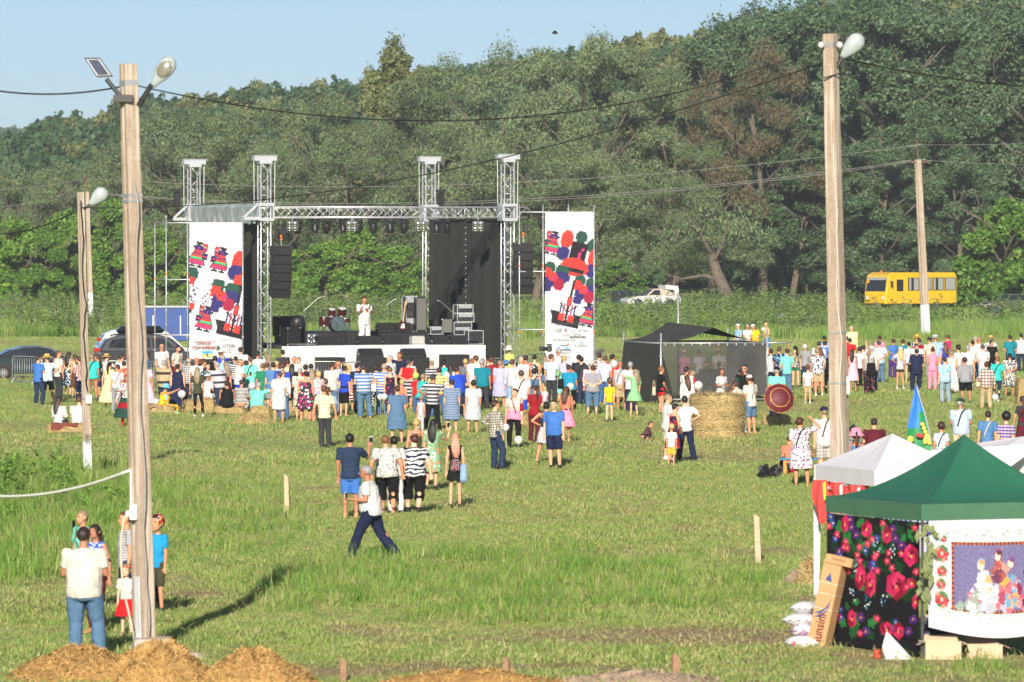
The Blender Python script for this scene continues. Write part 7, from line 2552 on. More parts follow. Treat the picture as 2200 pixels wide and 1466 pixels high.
class Body:
	"""joints of one posed figure, canonical height 1.75 m, facing +Y"""
	def __init__(s,build,pose,hd):
		s.sh,s.chest,s.waist,s.hip,s.lt,s.hs,s.bust=BUILD[build]
		legs,lean,al,ar=POSE[pose]
		s.legs=legs
		s.dz={'sit':-.50,'crouch':-.56}.get(legs,-.02 if legs=='walk' else 0)
		s.dy={'crouch':-.12}.get(legs,0)
		a=R(lean)
		M=Matrix.Rotation(-a,3,'X')
		pv=V3((0,0,.90))
		s.M=M
		s.up=lambda p:M@(V3(p)-pv)+pv+V3((0,s.dy,s.dz))
		s.hipj,s.knee,s.ank=[],[],[]
		for i,sg in enumerate((-1,1)):
			(kx,ky,kz),(ax,ay,az)=LEGS[legs][i]
			s.hipj.append(V3((sg*.088*s.hip[0]/.168,s.dy,.90+s.dz)));w=max(1.0,s.hip[0]/.175)
			s.knee.append(V3((sg*kx*w,ky,kz)));s.ank.append(V3((sg*ax*w,ay,az)))
		s.shj,s.elb,s.wri,s.hnd=[],[],[],[]
		for sg,nm in((-1,al),(1,ar)):
			u,f=ARMS[nm]
			p=s.up((sg*s.sh,0,1.405))
			m=lambda d:M@nrm((d[0]*sg,d[1],d[2]))
			e=p+m(u)*.285;w=e+m(f)*.25
			s.shj.append(p);s.elb.append(e);s.wri.append(w);s.hnd.append(m(f))
		s.neck=s.up((0,-.01,1.46))
		hM=M.copy()if abs(lean)<12 else Matrix.Rotation(-a*.4,3,'X')
		s.hM=hM@Matrix.Rotation(R(hd),3,'Z')
		s.head=s.up((0,.012,1.525))  # chin level
		s.top=(s.head+s.hM@V3((0,0,.225*s.hs))).z
	def rings(s,z0,z1,off,flare=0.0):
		"""torso sections from z0 up to z1"""
		tab=[(.80,s.hip[0]*.86,s.hip[1]*.86,0),(.88,*s.hip,-.012),(.97,(s.hip[0]+s.waist[0])/2,(s.hip[1]+s.waist[1])/2,0),(1.07,*s.waist,.008),(1.17,(s.chest[0]+s.waist[0])/2,(s.chest[1]+s.waist[1])/2,.008),
			   (1.27,s.chest[0],s.chest[1]+s.bust*.5,s.bust*.5),(1.36,s.chest[0]*1.02,s.chest[1]*.92,.0),(1.415,s.sh*.92,.082*s.lt**.3,-.012),(1.45,s.sh*.58,.062,-.012),(1.475,.062,.056,-.008)]
		zs=[t[0]for t in tab]
		out=[]
		for z in[z0]+[z for z in zs if z0+.02<z<z1-.01]+[z1]:
			g=lambda i:float(np.interp(z,zs,[t[i]for t in tab]))
			k=flare*max(0,(1.05-z))if z<1.05 else 0
			out.append((s.up((0,g(3),z)),g(1)+off+k,g(2)+off+k))
		return out
BCACHE={}
def get_body(build,pose,hd):
	k=(build,pose,hd)
	if k not in BCACHE:BCACHE[k]=Body(*k)
	return BCACHE[k]
def ring_tube(mb,rings,n=14):
	mb.tube([r[0]for r in rings],[(r[1],r[2])for r in rings],n,side=(1,0,0))
def limb(mb,pts,rr,n=9):
	P,Q=[],[]
	for i in range(len(pts)-1):
		for k in range(4):
			t=k/4
			P.append(pts[i].lerp(pts[i+1],t));Q.append(rr[i]*(1-t)+rr[i+1]*t)
	P.append(pts[-1]);Q.append(rr[-1])
	mb.tube(P,Q,n)
def body_mb(b,fine):
	mb=MB()
	ring_tube(mb,b.rings(.80,1.475,0))
	mb.tube([b.neck-b.hM@V3((0,0,.03)),b.head+b.hM@V3((0,-.012,.06))],[.058*b.lt**.4,.052],10)
	H=lambda x,y,z:b.head+b.hM@V3((x*b.hs,y*b.hs,z*b.hs))
	prof=[(0,.030,.034,.050),(.018,.050,.056,.036),(.05,.064,.076,.018),(.10,.074,.093,.002),(.15,.077,.098,-.006),(.19,.066,.085,-.008),(.212,.042,.054,-.010),(.225,.012,.016,-.010)]
	vs,fs,n=[],[],14
	for z,rx,ry,yo in prof:
		for k in range(n):
			a=2*math.pi*k/n;vs.append(H(rx*math.cos(a),yo+ry*math.sin(a),z))
	for i in range(len(prof)-1):
		for k in range(n):
			fs.append((i*n+k,i*n+(k+1)%n,(i+1)*n+(k+1)%n,(i+1)*n+k))
	fs+=[tuple(range(n-1,-1,-1)),tuple(range((len(prof)-1)*n,len(prof)*n))]
	mb.add(vs,fs)
	mb.tube([H(0,.088,.118),H(0,.102,.092),H(0,.112,.076),H(0,.085,.066)],[.008,.011,.015,.010],7)
	for sg in(-1,1):
		mb.tube([H(sg*.074,-.005,.075),H(sg*.084,-.012,.10),H(sg*.080,-.015,.125)],[.012,.018,.012],7)
	for i in(0,1):
		limb(mb,[b.hipj[i]+V3((0,0,.02)),b.knee[i],b.ank[i]+V3((0,0,.02))],[.092*b.lt,.056*b.lt,.036*b.lt**.6])
		c=b.knee[i].lerp(b.ank[i],.32)+V3((0,-.015,0));mb.ball(c,.055*b.lt,8,sq=(.95,1,2.0))
		f=V3((.10 if i else-.10,1,0)).normalized();a=b.ank[i];z=V3((0,0,-a.z+.035+max(0,a.z-.1)))
		mb.tube([a-f*.055+z,a+f*.05+z+V3((0,0,.008)),a+f*.145+z-V3((0,0,.008)),a+f*.175+z-V3((0,0,.012))],[(.034,.034),(.040,.036),(.044,.024),(.03,.016)],9)
		limb(mb,[b.shj[i]-V3((0,0,.0)),b.elb[i],b.wri[i]],[.052*b.lt**.8,.040*b.lt**.8,.027*b.lt**.6])
		mb.ball(b.shj[i],.058*b.lt**.7,8)
		d=b.hnd[i];w=b.wri[i]
		sd=V3((1,0,0))-d*d.x;sd=sd.normalized()if sd.length>.2 else V3((0,0,1));nn=d.cross(sd)
		k=.86 if b.lt<.95 else 1.0
		mb.tube([w-d*.01,w+d*.04*k,w+d*.085*k],[(.024,.02),(.038*k,.017),(.038*k,.015)],9,side=sd)
		sg=-1 if i==0 else 1
		for q,(o,L)in enumerate(((-.029,.062),(-.010,.074),(.010,.070),(.028,.056))):
			p=w+d*.082*k+sd*o*k
			cu=nn*(-.016 if nn.y>0 else.016)
			mb.tube([p,p+d*L*.5*k+sd*o*.12+cu*.3,p+d*L*k*.95+sd*o*.16+cu],[.0092,.0088,.0075],6)
		th=sd*(-sg)
		mb.tube([w+d*.025+th*.02,w+d*.055+th*.045,w+d*.085+th*.058],[.013,.011,.009],6)
	return mb
def garment_mb(b,kind):
	"""closed shells that follow the pose; voxel remeshing fuses them into one cloth surface"""
	mb=MB()
	t,_,opt=kind.partition('-')
	def sleeves(k,r,loose=.014):
		for i in(0,1):
			p,e,w=b.shj[i],b.elb[i],b.wri[i]
			q=p+(e-p)*min(1,k*2)
			R0=.058*b.lt**.7+loose;R1=.042*b.lt**.8+loose+.010
			P=[p+(p-q)*.0+V3((0,0,.0)),p.lerp(q,.5),q]+([e.lerp(w,(k-.5)*2*.5),e.lerp(w,(k-.5)*2)]if k>.5 else[])
			mb.tube(P,[R0,(R0+R1)/2,R1]+([.036+loose,.030+loose]if k>.5 else[]),10);mb.ball(p,R0,9)
	if t in('tee','long','tank','strap','blouse','tunic','dress','sund','maxi','crop'):
		z0={'tunic':.74,'dress':.84,'sund':.84,'maxi':.84,'blouse':.90,'crop':1.08,'strap':.92,'tank':.86}.get(t,.84)
		if b.legs in('sit','crouch')and z0<.88:z0=.88
		z1={'strap':1.33,'crop':1.36,'sund':1.40}.get(t,1.468)
		ring_tube(mb,b.rings(z0,z1,.016 if t not in('strap','crop')else.008,.06 if t in('tee','blouse','tunic')else 0))
		if t in('strap','sund','crop'):
			for sg in(-1,1):
				pts=[b.up((sg*.085,-.095,1.33)),b.up((sg*.095,-.05,1.43)),b.up((sg*.09,.06,1.40)),b.up((sg*.08,.11,1.30))]
				mb.tube(pts,[.014]*4,6)
		if t=='tee':sleeves(.34,0)
		elif t in('blouse','tunic','dress','maxi'):sleeves(.38,0,.02)
		elif t=='long':sleeves(.97,0)
		elif t=='tank':
			for i in(0,1):mb.ball(b.shj[i]+V3((-.03 if i else.03,0,.01)),.062,8)
	if t in('dress','sund','maxi','skirt','mini','flare','long2'):
		hem={'dress':.46,'sund':.46,'maxi':.20,'skirt':.47,'mini':.62,'flare':.47,'long2':.26}[t]
		fl={'flare':.34,'maxi':.10,'long2':.25,'dress':.09,'sund':.12,'skirt':.0,'mini':.10}[t]
		if opt:hem=float(opt)
		if b.legs in('sit','crouch'):
			for i in(0,1):
				mb.tube([b.hipj[i]+V3((0,-.04,.0)),b.hipj[i].lerp(b.knee[i],.5),b.knee[i]+V3((0,.03,0)),b.knee[i].lerp(b.ank[i],.35)+V3((0,.02,0)),b.knee[i].lerp(b.ank[i],.55)+V3((0,.02,0))],[.15*b.hip[0]/.17,.125,.10,.095,.09],10)
			m=lambda a:(a[0]+a[1])/2
			mb.tube([m(b.hipj),m(b.knee)+V3((0,.03,.01)),m(b.knee).lerp(m(b.ank),.5)],[.14,.10,.09],10)
		else:
			rs_=[]
			for z in(1.06,.97,.88,.76,(.76+hem)/2,hem):
				z=max(z,hem)
				w0=float(np.interp(z,[.8,.88,.97,1.07],[b.hip[0]*1.0,b.hip[0],(b.hip[0]+b.waist[0])/2,b.waist[0]]))+.018
				d0=float(np.interp(z,[.8,.88,.97,1.07],[b.hip[1]*1.0,b.hip[1],(b.hip[1]+b.waist[1])/2,b.waist[1]]))+.018
				g=fl*max(0,.97-z)
				rs_.append((b.up((0,-.005,z))if z>.85 else V3((0,b.dy-.005+(.06 if b.legs=='walk' else 0)*0,z+b.dz)),w0+g,d0+g+(.06*max(0,.9-z)if b.legs in('walk','step')else 0)))
			ring_tube(mb,rs_[::-1])
	if t in('pants','slim','capri','shorts','hot','wide'):
		ring_tube(mb,[(p,rx,ry)for p,rx,ry in b.rings(.80,1.03,.014)])
		end={'pants':.97,'wide':.98,'slim':.97,'capri':.72,'shorts':.47,'hot':.22}[t]
		lo={'pants':.024,'wide':.040,'slim':.008,'capri':.028,'shorts':.014,'hot':.016}[t]
		for i in(0,1):
			h,k,a=b.hipj[i]+V3((0,0,.03)),b.knee[i],b.ank[i]-V3((0,0,.02))
			rr=[.098*b.lt+.012,.075*b.lt+lo,.056*b.lt+lo,.054*b.lt+lo*1.1,.040*b.lt+lo*1.25]
			P=[h,h.lerp(k,.5),k,k.lerp(a,.5),a]
			if end<.5:
				e=h.lerp(k,end*2);P,rr=[h,h.lerp(e,.5),e],[rr[0],(rr[0]+rr[1])/2,rr[1]if end>.3 else rr[0]*.98]
			elif end<.9:
				e=k.lerp(a,end*2-1);P,rr=[h,h.lerp(k,.5),k,e],rr[:4]
			mb.tube(P,rr,11)
			mb.ball(P[0],rr[0],9)
	if t=='shoes':
		for i in(0,1):
			f=V3((.10 if i else-.10,1,0)).normalized();a=b.ank[i];z=V3((0,0,-a.z+.04+max(0,a.z-.1)))
			hi=.12 if opt!='boot' else.34
			mb.tube([a-f*.068+z,a-f*.01+z+V3((0,0,.012)),a+f*.07+z+V3((0,0,.004)),a+f*.15+z-V3((0,0,.008)),a+f*.195+z-V3((0,0,.016))],[(.036,.036),(.046,.044),(.048,.038),(.046,.028),(.03,.018)],10)
			mb.tube([a+z,b.ank[i].lerp(b.knee[i],.12 if opt!='boot' else.62)],[.044,.047 if opt!='boot' else.062],9)
	return mb
def hair_mb(b,kind):
	mb=MB()
	base={'bob':'bob','long':'long','bun':'short','pony':'short','bald':'bald'}.get(kind,'short')
	n,m=18,14
	big=1.05 if kind in('curl','bob','long')else 1.0
	vs,fs=[],[]
	r_=random.Random(3)
	for j in range(m+1):
		for i in range(n):
			a,t=2*math.pi*i/n,math.pi*j/m
			x,y,z=.086*big*math.sin(t)*math.cos(a),-.012+.108*big*math.sin(t)*math.sin(a),.128+.107*big*-math.cos(t)
			if kind=='curl':
				q=1+r_.uniform(-.03,.14);x,y,z=x*q,-.012+(y+.012)*q,.128+(z-.128)*q
			side=abs(x)>.045*big and y<.055
			if base=='short':lo=.150+max(0,y)*.28 if y>.01 else(.075 if not side else.085)-(.03 if y<-.06 else 0)
			elif base=='bald':lo=.30;lo=.06 if y<0 else 9
			elif base=='bob':lo=.165 if y>.045 and not side else-.035
			else:lo=.165 if y>.045 and not side else-.06
			if base=='bald':
				if y>=.02 or z>.16:z,x,y=min(z,.15),x*.86,min(y,.02)*.86
				z=max(z,.06)
			else:
				if z<lo:
					z=lo
				if base in('bob','long')and z<.05 and y<.05:x*=1.06
			vs.append(b.head+b.hM@(V3((x,y,z))*b.hs))
	for j in range(m):
		for i in range(n):
			fs.append((j*n+i,j*n+(i+1)%n,(j+1)*n+(i+1)%n,(j+1)*n+i))
	mb.add(vs,fs)
	H=lambda x,y,z:b.head+b.hM@(V3((x,y,z))*b.hs)
	if kind=='long':mb.tube([H(0,-.05,.12),H(0,-.085,.02),H(0,-.115,-.12),H(.01,-.125,-.26),H(.015,-.12,-.36)],[(.085,.055),(.098,.050),(.105,.040),(.09,.030),(.04,.014)],12,side=(1,0,0))
	if kind=='pony':mb.ball(H(0,-.115,.16),.032,8);mb.tube([H(0,-.11,.16),H(0,-.155,.10),H(0,-.155,-.06),H(.01,-.135,-.22),H(.01,-.13,-.28)],[.026,.042,.044,.032,.012],9)
	if kind=='bun':mb.ball(H(0,-.085,.215),.050,10)
	return mb
def hat_mb(b,kind):
	mb=MB()
	M=b.hM*b.hs
	o=b.head+M@V3((0,-.008,.150))
	if kind in('straw','fedora','bucket'):
		br={'straw':.195,'fedora':.150,'bucket':.165}[kind];dr={'straw':-.012,'fedora':-.006,'bucket':-.055}[kind]
		mb.lathe([(.10,-.006),(br,dr),(br+.004,dr+.008),(.108,.012),(.102,.05),(.092,.092),(.06,.108),(.004,.104)],o,20,m=M)
		if kind!='bucket':
			bd=MB();bd.lathe([(.109,.012),(.109,.036),(.10,.038),(.10,.012)],o,20,m=M);return mb,bd
	elif kind=='scarf':
		mb.ball(o+M@V3((0,-.012,-.022)),.112,14,sq=(.86,1.0,.98),m=M);mb.tube([o+M@V3((0,-.10,-.03)),o+M@V3((0,-.13,-.10))],[.03,.015],7)
	elif kind=='wreath':
		for i in range(13):
			a=i/13*6.283;mb.ball(o+M@V3((.088*math.cos(a),.108*math.sin(a)-.006,.022+.012*(i%2))),.026,7)
	else:
		mb.lathe([(.088,-.005),(.094,.01),(.090,.045),(.070,.078),(.03,.094),(.004,.096)],o,18,m=M@Matrix.Diagonal((1,1.16,1)))
		mb.tube([o+M@V3((0,.085,.004)),o+M@V3((0,.135,-.004)),o+M@V3((0,.175,-.018))],[(.080,.010),(.074,.008),(.045,.006)],12,side=tuple(M@V3((1,0,0))))
	return mb,None

# ---- mesh cache: shells are queued, fused by one voxel remesh each, then shared
QUEUE,MESH={},{}
FOLDS=bpy.data.textures.new('folds','CLOUDS');FOLDS.noise_scale=.11;FOLDS.noise_depth=1
def want(key,mbf,voxel,ratio=1.0):
	if key not in QUEUE:QUEUE[key]=(mbf,voxel,ratio)
	return key
def bake():
	obs={}
	for key,(mbf,vox,ratio)in QUEUE.items():
		me=mbf().mesh('shell',[],False)
		o=bpy.data.objects.new('shell',me);COL.objects.link(o)
		md=o.modifiers.new('fuse','REMESH');md.mode='VOXEL';md.voxel_size=vox;md.use_smooth_shade=True
		sm=o.modifiers.new('smooth','SMOOTH');sm.factor=.4;sm.iterations=2
		if key[0]not in('body','hair','shoes'):
			dp=o.modifiers.new('folds','DISPLACE');dp.texture=FOLDS;dp.strength=.030;dp.mid_level=.5;dp.texture_coords='LOCAL'
		if ratio<1:
			dc=o.modifiers.new('lighten','DECIMATE');dc.ratio=ratio
		obs[key]=o
	dg=bpy.context.evaluated_depsgraph_get()
	dg.update()
	for key,o in obs.items():
		me=bpy.data.meshes.new_from_object(o.evaluated_get(dg))
		me.name=key[0]
		me.polygons.foreach_set('use_smooth',[True]*len(me.polygons))
		me.materials.clear();me.materials.append(None)
		MESH[key]=me
	for o in obs.values():
		m=o.data;bpy.data.objects.remove(o);bpy.data.meshes.remove(m)
def place_mesh(name,key,mat,parent,hide=False):
	o=obj(name,MESH[key],parent)
	o.material_slots[0].link='OBJECT'
	o.material_slots[0].material=mat
	return o
ZONE=dict(A=(0,720,5.5),B=(300,730,6.47),C=(560,740,6.109),D=(840,740,6.109),E=(1100,740,6.109),F=(1320,680,5.235),G=(1600,690,6.109),H=(1860,690,6.109),
			I=(80,1060,3.858),J=(660,880,4.3125),K=(1000,830,7.33),L=(1600,820,3.667),P=(0,0,1))
def zp(z,x,y):
	a,b,s=ZONE[z]
	return a+float(x)/s,b+float(y)/s
HATS={'straw':'straw','fedora':'fedora','bucket':'bucket','cap':'cap','scarf':'scarf','wreath':'wreath'}
EYE_=MB();EYE_.ball((0,0,0),.0095,7,sq=(1.25,.5,.8));EYE_=EYE_.mesh('eye',plain('eye',(.02,.015,.012),.3),True)
MOU_=MB();MOU_.tube([(-.022,-.004,0),(0,0,0),(.022,-.004,0)],[.004,.006,.004],6);MOU_=MOU_.mesh('mouth',plain('lips',(.36,.10,.085),.5),True)
BRW_=MB();BRW_.tube([(-.016,-.003,-.002),(0,0,.003),(.016,-.005,0)],[.003,.0045,.003],6);BRW_=BRW_.mesh('eyebrow',plain('eyebrow hair',(.04,.025,.018),.8),True)
PEOPLE=[]
def read_people(text,group):
	for line in text.strip().split('\n'):
		if line.strip():PEOPLE.append((line,group))
def POSE_LEGS(b):return 'sit' if b.legs in('sit','crouch')else 'stand'
def make_people():
	jobs=[]
	for line,group in PEOPLE:
		head,top,bot,hair,ex,label=[s.strip()for s in line.split('|')]
		z,x,y,h,yaw,bd,pose=head.split()
		px,py=zp(z,x,y)
		e=dict(q.split('=')for q in ex.split()if '=' in q)
		hd=int(float(e.get('hd',0 if z in 'IJKP' or 'w' in e else(0,-35,0,35,0)[len(jobs)*3%5])))
		b=get_body(bd,pose,hd)
		fine=py>850 and z in 'IJK' or 'fine' in e
		vb,vg,rt=(.0105,.013,.42)if fine else(.019,.021,.75)
		bk=(bd,pose,hd)
		J=dict(px=px,py=py,h=float(h),yaw=float(yaw),b=b,e=e,label=label,group=group,parts=[],bd=bd)
		J['body']=want(('body',bk,fine),lambda b=b,f=fine:body_mb(b,f),vb,rt)
		for s in(top,bot):
			if s and s!='-':
				g,_,m=s.partition(' ')
				nm={'tee':'shirt','long':'shirt','tank':'top','strap':'top','crop':'top','blouse':'blouse','tunic':'tunic','dress':'dress','sund':'dress','maxi':'dress','pants':'trousers','slim':'leggings','wide':'trousers','capri':'capri_trousers',
					  'shorts':'shorts','hot':'shorts','skirt':'skirt','mini':'skirt','flare':'skirt','long2':'skirt'}[g.partition('-')[0]]
				pk=bk if nm not in('trousers','shorts','leggings','capri_trousers','skirt')else(bd,POSE[pose][0],POSE[pose][1],'legs')
				J['parts'].append((nm,want((nm,g,(bd,pose),fine)if pk is bk else(nm,g,pk,fine),lambda b=b,g=g:garment_mb(b,g),vg,rt),cloth(m)))
		sh=e.get('shoe','dgrey' if rnd.random()<.6 else 'tan')
		if sh!='no':
			st,_,sc=sh.partition(':')
			g='shoes-boot' if sc else 'shoes'
			J['parts'].append(('shoes',want(('shoes',g,(bd,POSE[pose][0]),fine),lambda b=b,g=g:garment_mb(b,g),.016,.8),plain('shoe '+st,cc(st),.5)))
		if hair and hair!='-':
			k,c=hair.split()
			J['parts'].append(('hair',want(('hair',k,bk),lambda b=b,k=k:hair_mb(b,k),.011 if fine else.014,.8),hair_material(c)))
		jobs.append(J)
	bake()
	for n_,J in enumerate(jobs):
		b,e=J['b'],J['e']
		s=J['h']/1.75
		zt=b.top*s
		if 'd' in e:
			d=float(e['d']);zb=EYE-(J['py']-HY)*d/F-zt
			if 'z' in e:zb=float(e['z'])
		else:
			zb=float(e.get('z',0));d=F*(EYE-zt-zb)/(J['py']-HY)
		hx=(b.head.x*math.cos(R(J['yaw']))-b.head.y*math.sin(R(J['yaw'])))*s
		hy=(b.head.x*math.sin(R(J['yaw']))+b.head.y*math.cos(R(J['yaw'])))*s
		x=(J['px']-CX)*d/F-hx;y=d-hy
		if 'd' not in e:zb+=gz1(x,y)
		t=obj('person',MESH[J['body']],None,(x,y,zb),R(J['yaw']))
		t.material_slots[0].link='OBJECT'
		t.material_slots[0].material=SKINS[int(e.get('skin',(n_*7)%10//4))]
		wk=float(e.get('w',1.05))*(1+.05*math.sin(n_*2.7))
		fl=-1 if 'flip' in e else 1
		t.scale=(s*wk*fl,s*wk,s)
		tag(t,J['label'],'person',J['group'])
		for nm,key,mat in J['parts']:
			place_mesh(nm,key,mat,t)
		if 'hat' in e:
			hk,_,hc=e['hat'].partition(':')
			m,band=hat_mb(b,hk)
			o=m.build('hat' if hk!='cap' else 'cap',cloth(hc.replace('+',' ')),t,True)
			if band:band.build('hat_band',cloth(e.get('band','dbrown')),o,True)
		if abs((J['yaw']+float(e.get('hd',0))+180)%360-180)>75 and 'noface' not in e:
			H=lambda p:b.head+b.hM@(V3(p)*b.hs)
			for nm,me,p in(('eye',EYE_,(-.030,.088,.112)),('eye',EYE_,(.030,.088,.112)),('eyebrow',BRW_,(-.030,.094,.130)),('eyebrow',BRW_,(.030,.094,.130)),('mouth',MOU_,(0,.094,.045))):
				o=obj(nm,me,t,H(p));o.rotation_euler=b.hM.to_euler();o.scale=(b.hs,)*3
		if 'glasses' in e:
			H=lambda p:b.head+b.hM@(V3(p)*b.hs)
			mb=MB();mb.ball(H((-.032,.098,.112)),.024,8,sq=(1,.35,.75),m=b.hM);mb.ball(H((.032,.098,.112)),.024,8,sq=(1,.35,.75),m=b.hM);mb.tube([H((-.08,.0,.115)),H((-.05,.09,.114)),H((.05,.09,.114)),H((.08,.0,.115))],.005,5);mb.build('sunglasses',BLACK,t,True)
		if 'beard' in e:
			H=lambda p:b.head+b.hM@(V3(p)*b.hs)
			mb=MB();mb.ball(H((0,.052,.022)),.052,10,sq=(1.08,.9,.85),m=b.hM);mb.build('beard',hair_material(e['beard']),t,True)
		J['obj']=t
		if POSE_LEGS(b)=='stand':t.rotation_euler[1]=R(2.2*math.sin(n_*5.3));t.rotation_euler[0]=R(1.5*math.sin(n_*3.1))
		if 'phone' in e:
			i=1 if e['phone'][0]=='R' else 0
			M=Matrix.Translation(t.location)@Matrix.Rotation(R(J['yaw']),4,'Z')@Matrix.Diagonal((*t.scale,1))
			p=M@(b.wri[i]+b.hnd[i]*.11);dv=(M.to_3x3()@b.hnd[i]).normalized()
			q=thing('mobile_phone',e['phone'][2:].replace('_',' '),'phone',p,0,'mobile phones held in the crowd')
			q.rotation_euler=(0,R(e['ptilt'])if 'ptilt' in e else 0,R(float(e.get('prz',0))))
			k=s*(1.1 if 'big' in e else 1)
			mb=MB();mb.box((0,0,.03),(.078*k,.011,.155*k),bevel=.004);mb.build('phone_case',plain('phone '+e.get('pcol','black'),cc(e.get('pcol','black')),.4),q)
			mb=MB();mb.box((0,-.0072,.03),(.070*k,.003,.128*k));mb.build('screen',plain('dark screen',(.008,.009,.012),.1),q)
		for wd in('belt','strapbag','sash','embroidery'):
			if wd in e:WEAR[wd](t,b,e[wd])
def w_belt(t,b,c):
	mb=MB();r=b.rings(1.0,1.05,.024);ring_tube(mb,r);mb.build('belt',cloth(c),t,True)
def w_strap(t,b,c):
	q=[r for r in b.rings(1.05,1.475,.03)]
	back=[(p+V3((-.10+.20*i/(len(q)-1),0,0))-b.M@V3((0,ry+.004,0)))for i,(p,rx,ry)in enumerate(q)]
	front=[(p+V3((-.10+.20*i/(len(q)-1),0,0))+b.M@V3((0,ry+.004,0)))for i,(p,rx,ry)in enumerate(q)]
	top=b.up((.11,-.005,1.475))
	mb=MB();mb.tube(back[:-1]+[top]+front[:-1][::-1],[(.017,.007)]*(2*len(q)-1),6);mb.build('shoulder_strap',cloth(c),t,True)
def w_emb(t,b,c):
	a=b.up((0,b.chest[1]+.022+b.bust*.5,1.20));n=V3((0,1,0))
	mb=MB();mb.box(a,(.11,.012,.26));mb.build('embroidery',cloth(c.replace('+',' ')),t)
	mb=MB()
	for i in(0,1):mb.ball(b.wri[i],.043,8,sq=(1,1,.5))
	mb.build('cuff',cloth(c.replace('+',' ')),t)
WEAR=dict(belt=w_belt,strapbag=w_strap,embroidery=w_emb,sash=w_strap)
def hair_material(c):
	key='hair '+c
	if key in MATS:return MATS[key]
	k=NT(key);b=cc(c);v=k.coord()
	mp=k.n('Mapping');mp.inputs['Scale'].default_value=(60,60,6);k.l(v,mp.inputs[0])
	nz=k.noise(mp.outputs[0],1.0,3)
	k.l(k.ramp(nz.outputs[0],[(.3,tuple(x*.6 for x in b)),(.7,tuple(min(.9,x*1.35)for x in b))]),k.b.inputs['Base Color'])
	k.b.inputs['Roughness'].default_value=.5
	k.bump(nz.outputs[0],.6,.02)
	MATS[key]=k.m
	return k.m
# head position (zone x y), height, facing, build, pose | upper garment | lower garment | hair | extras | label
read_people('''
A 455 245 1.78 -45 m fold|tee blue|pants djeans|short hair||person in blue polo and dark jeans with folded arms by the left barrier
A 572 222 1.80 8 m hips|tee lblue|shorts black|short brown|hat=straw:straw|person in wide straw hat and pale blue shirt with hands on hips
A 700 190 1.80 -55 m stand|tee offw|pants dgrey|short brown||person in white shirt and grey trousers turned right beside the straw hat
A 815 195 1.70 -35 t front|tank beige floral navy|flare dgrey floral lblue|long dbrown||person with very long curly dark hair and dark flowered skirt
A 642 215 1.66 10 w stand|tee black|slim black|short hblack||dark haired person in black half hidden between straw hat and white shirt
A 872 238 1.64 60 t stand|tank beige|skirt brown|long hair||person with bare arms facing left beside the very long curly hair
A 930 258 1.66 50 w fold|long dred plaid white|slim navy|bob hair||person in red checked shirt cut by the small lamp pole
A 1098 232 1.70 -8 W stand|tee turq|-|bun ash|strapbag=black|person in long turquoise dress with black bag strap
A 1155 218 1.64 100 w front|tee navy floral olive|skirt navy|long hair||person with long dark hair behind the turquoise dress
A 1270 230 1.66 -50 m film|tee white|pants beige|short brown|hat=straw:straw|person in straw hat and white shirt raising a camera near the turquoise dress
A 1287 308 1.66 -25 w hand|tank pale|long2 pale|pony dbrown||person in pale yellow dress with dark ponytail
A 1366 352 1.66 15 w stand|blouse white floral lilac 22|pants grey|short wine|strapbag=rose|person in white embroidered blouse and grey trousers, short dark red hair
A 1425 240 1.68 -20 w stand|tee white|skirt navy|short hair||dark haired person in plain white top left of the near pole
A 1472 298 1.66 -15 w stand|tee coral|skirt navy|short hblack|strapbag=dred|person in coral red top with thin bag strap behind the near pole
A 1482 488 1.62 165 w side|long white floral dred 14|flare-.30 dgreen band dred 1.6|bob auburn|shoe=red:boot|person in embroidered white shirt, dark green skirt and red boots behind the near pole
A 1738 302 1.70 -12 w stand|blouse pink|long2 pink|bob dbrown||person in long pink dress right of the near pole
A 1735 122 1.60 70 c stand|tee steel|shorts red|short hair|d=213 z=0|boy sized person in blue t-shirt and red shorts facing left at the barrier
A 1930 78 1.84 -150 m stand|tee white|pants grey|-|glasses=1 d=219 z=0 skin=1|bald person in white shirt and sunglasses behind the left barrier
A 2110 88 1.80 -130 m look|tee offw|pants maroon|short hblack|beard=hblack d=219 z=0|bearded person in pale shirt behind the left barrier
A 1942 282 1.74 -28 M stand|tee khaki band dgrey 3.2|pants djeans|short hgrey||grey haired person in beige polo with dark chest band
A 2110 322 1.68 0 W stand|tank navy|long2 navy|short dbrown||person in sleeveless long navy dress with short dark hair
''','people at the left side of the crowd')
